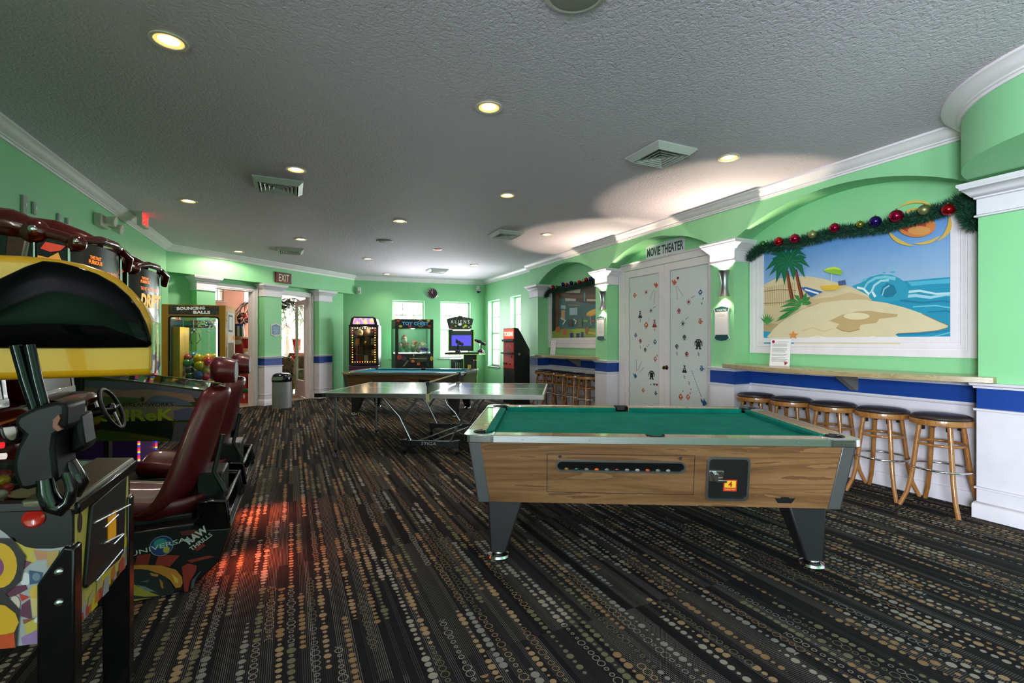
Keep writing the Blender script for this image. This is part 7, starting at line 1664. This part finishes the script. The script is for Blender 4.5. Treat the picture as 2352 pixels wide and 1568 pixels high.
# bicycle outside the window
bf = FS.sub(FS.hx(672, LY+1.2), LY+1.2, 0, -35); bi = thing('bicycle', 'dark bicycle with white wheels standing outside the lobby window', 'bicycle', bf)
for x in (-.42, .42):
    w_o = MB().tube([(x+.31*math.cos(2*PI*i/36), 0, .33+.31*math.sin(2*PI*i/36)) for i in range(36)], .018, 8, closed=True).build('wheel', mat('181818', .6, name='tyre'), bi)
    mb = MB()
    for i in range(12): a = 2*PI*i/12; mb.tube([(x, 0, .33), (x+.30*math.cos(a), 0, .33+.30*math.sin(a))], .003, 5)
    mb.tube([(x+.285*math.cos(2*PI*i/36), 0, .33+.285*math.sin(2*PI*i/36)) for i in range(36)], .012, 6, closed=True).build('spokes', mat('c8ccd0', .4, name='rim_white'), w_o)
MB().tube([(-.42, 0, .33), (-.15, 0, .80), (.33, 0, .80), (.42, 0, .33)], .016, 8).tube([(-.42, 0, .33), (-.02, 0, .30), (-.18, 0, .86)], .014, 8).tube([(-.02, 0, .30), (.33, 0, .78)], .016, 8).build('frame', mat('202428', .3, name='bike_frame'), bi)
MB().ball((-.19, 0, .90), (.12, .07, .03), 12, 8).build('saddle', BLACK, bi); MB().tube([(.33, 0, .8), (.31, 0, .95), (.30, -.25, .98)], .012, 8).tube([(.31, 0, .95), (.30, .25, .98)], .012, 8).build('handlebar', BLACK, bi)
# outdoors
GR, g_ = newmat('lawn'); v_ = g_.coord(); g_.link(g_.ramp(g_.noise(v_, 3, 5), [(.3, '4a7a34'), (.7, '7a9a54')]), g_.b.inputs['Base Color'])
struct('floor_outside', MB().box(-60, 60, -40, 60, -.30, -.12), GR, Fr(0, 0, 0), smooth=0)
rr = random.Random(21)
def tree(x, y, s, label):
    t = thing('leafy_tree', label, 'tree', Fr(x, y, rr.random()*360), 'trees outside the windows'); mb = MB()
    for i in range(420):
        v = Vector((rr.gauss(0, 1), rr.gauss(0, 1), rr.gauss(0, 1))).normalized()*rr.uniform(.5, 1)*s; c = Vector((v.x, v.y, 2.3*s/1.2+v.z*.9)); a = Vector((rr.random()-.5, rr.random()-.5, rr.random()-.5)).normalized()*.09; b = a.cross(v).normalized()*.06
        mb.add([c-a, c+b, c+a, c-b], [(0, 1, 2, 3)])
    mb.build('foliage', mat('b4d49c', .7, name='tree_leaf'), t, smooth=0); MB().cyl((0, 0, -.1), (0, 0, 2.0*s/1.2), .10, .06, 8).build('trunk', mat('6a5a48', .8, name='bark'), t)
tree(*FB.w(w1[0]+.2, 8.0).xy, 1.3, 'pale leafy tree outside, behind the toy crane machine window')
tree(*FB.w(w2[0]+1.2, 10).xy, 1.2, 'faint leafy tree outside the window behind the shooter cabinet')
tree(*FS.w(FS.hx(660, LY+5), LY+5).xy, 1.3, 'green tree outside the bright lobby window')
# ================================================================== LIGHT AND CAMERA
w = bpy.data.worlds.new('outdoor_sky'); bpy.context.scene.world = w; w.use_nodes = True
bg = w.node_tree.nodes['Background']; bg.inputs[0].default_value = (0.86, 0.93, 1.0, 1); bg.inputs[1].default_value = 7.0
for r in rear:
    cx = (r[0]+r[1])/2; p = FR_.w(cx, .35, 1.75); q = FR_.w(cx, -3, 1.5)
    area(p, 160, 1.4, 1.9, q, (.86, .93, 1.0))
for r in unseen_lwin:
    cx = (r[0]+r[1])/2; area(FL.w(cx, .35, 1.75), 760, 1.35, 1.8, FL.w(cx+.5, -3, 1.9), (.86, .93, 1.0))  # area lamps outside the unseen left windows, put in to light the right wall
for fr, r, y in ((FB, w1, .45), (FB, w2, .45), (FW, wa, .6), (FW, wb, .6)):
    cx = (r[0]+r[1])/2; cz = (r[2]+r[3])/2
    area(fr.w(cx, y, cz), 130, (r[1]-r[0]), (r[3]-r[2]), fr.w(cx, -2, cz-.6), (.95, .98, 1.0))
area(FS.w((big[0]+big[1])/2, LY+.5, 2.0), 900, 2.5, 3.0, FS.w(3, 0, 1.0), (1, 1, 1))
area(FS.w(3.6, 2.8, 4.3), 1500, 3.2, 3.0, FS.w(3.8, 3.2, 0), (1.0, .93, .85), name='lobby_fill')  # added fill that brightens the lobby; no fixture hangs there
cam = bpy.data.cameras.new('camera'); co = bpy.data.objects.new('camera', cam); C.objects.link(co)
cam.sensor_width = 36.0; cam.lens = F/2352*36.0; cam.clip_start = .05
co.location = (0, 0, HC); co.rotation_euler = (PI/2, 0, 0)
S = bpy.context.scene; S.camera = co
S.view_settings.view_transform = 'Standard'; S.view_settings.look = 'None'; S.view_settings.gamma = 1.0
S.view_settings.exposure = 0.0; S.view_settings.use_curve_mapping = False
try:
    S.cycles.use_denoising = True; S.cycles.max_bounces = 8; S.cycles.diffuse_bounces = 4; S.cycles.transparent_max_bounces = 16
    S.cycles.sample_clamp_indirect = 6.0; S.cycles.caustics_reflective = False; S.cycles.caustics_refractive = False
except Exception: pass
bpy.context.view_layer.update()
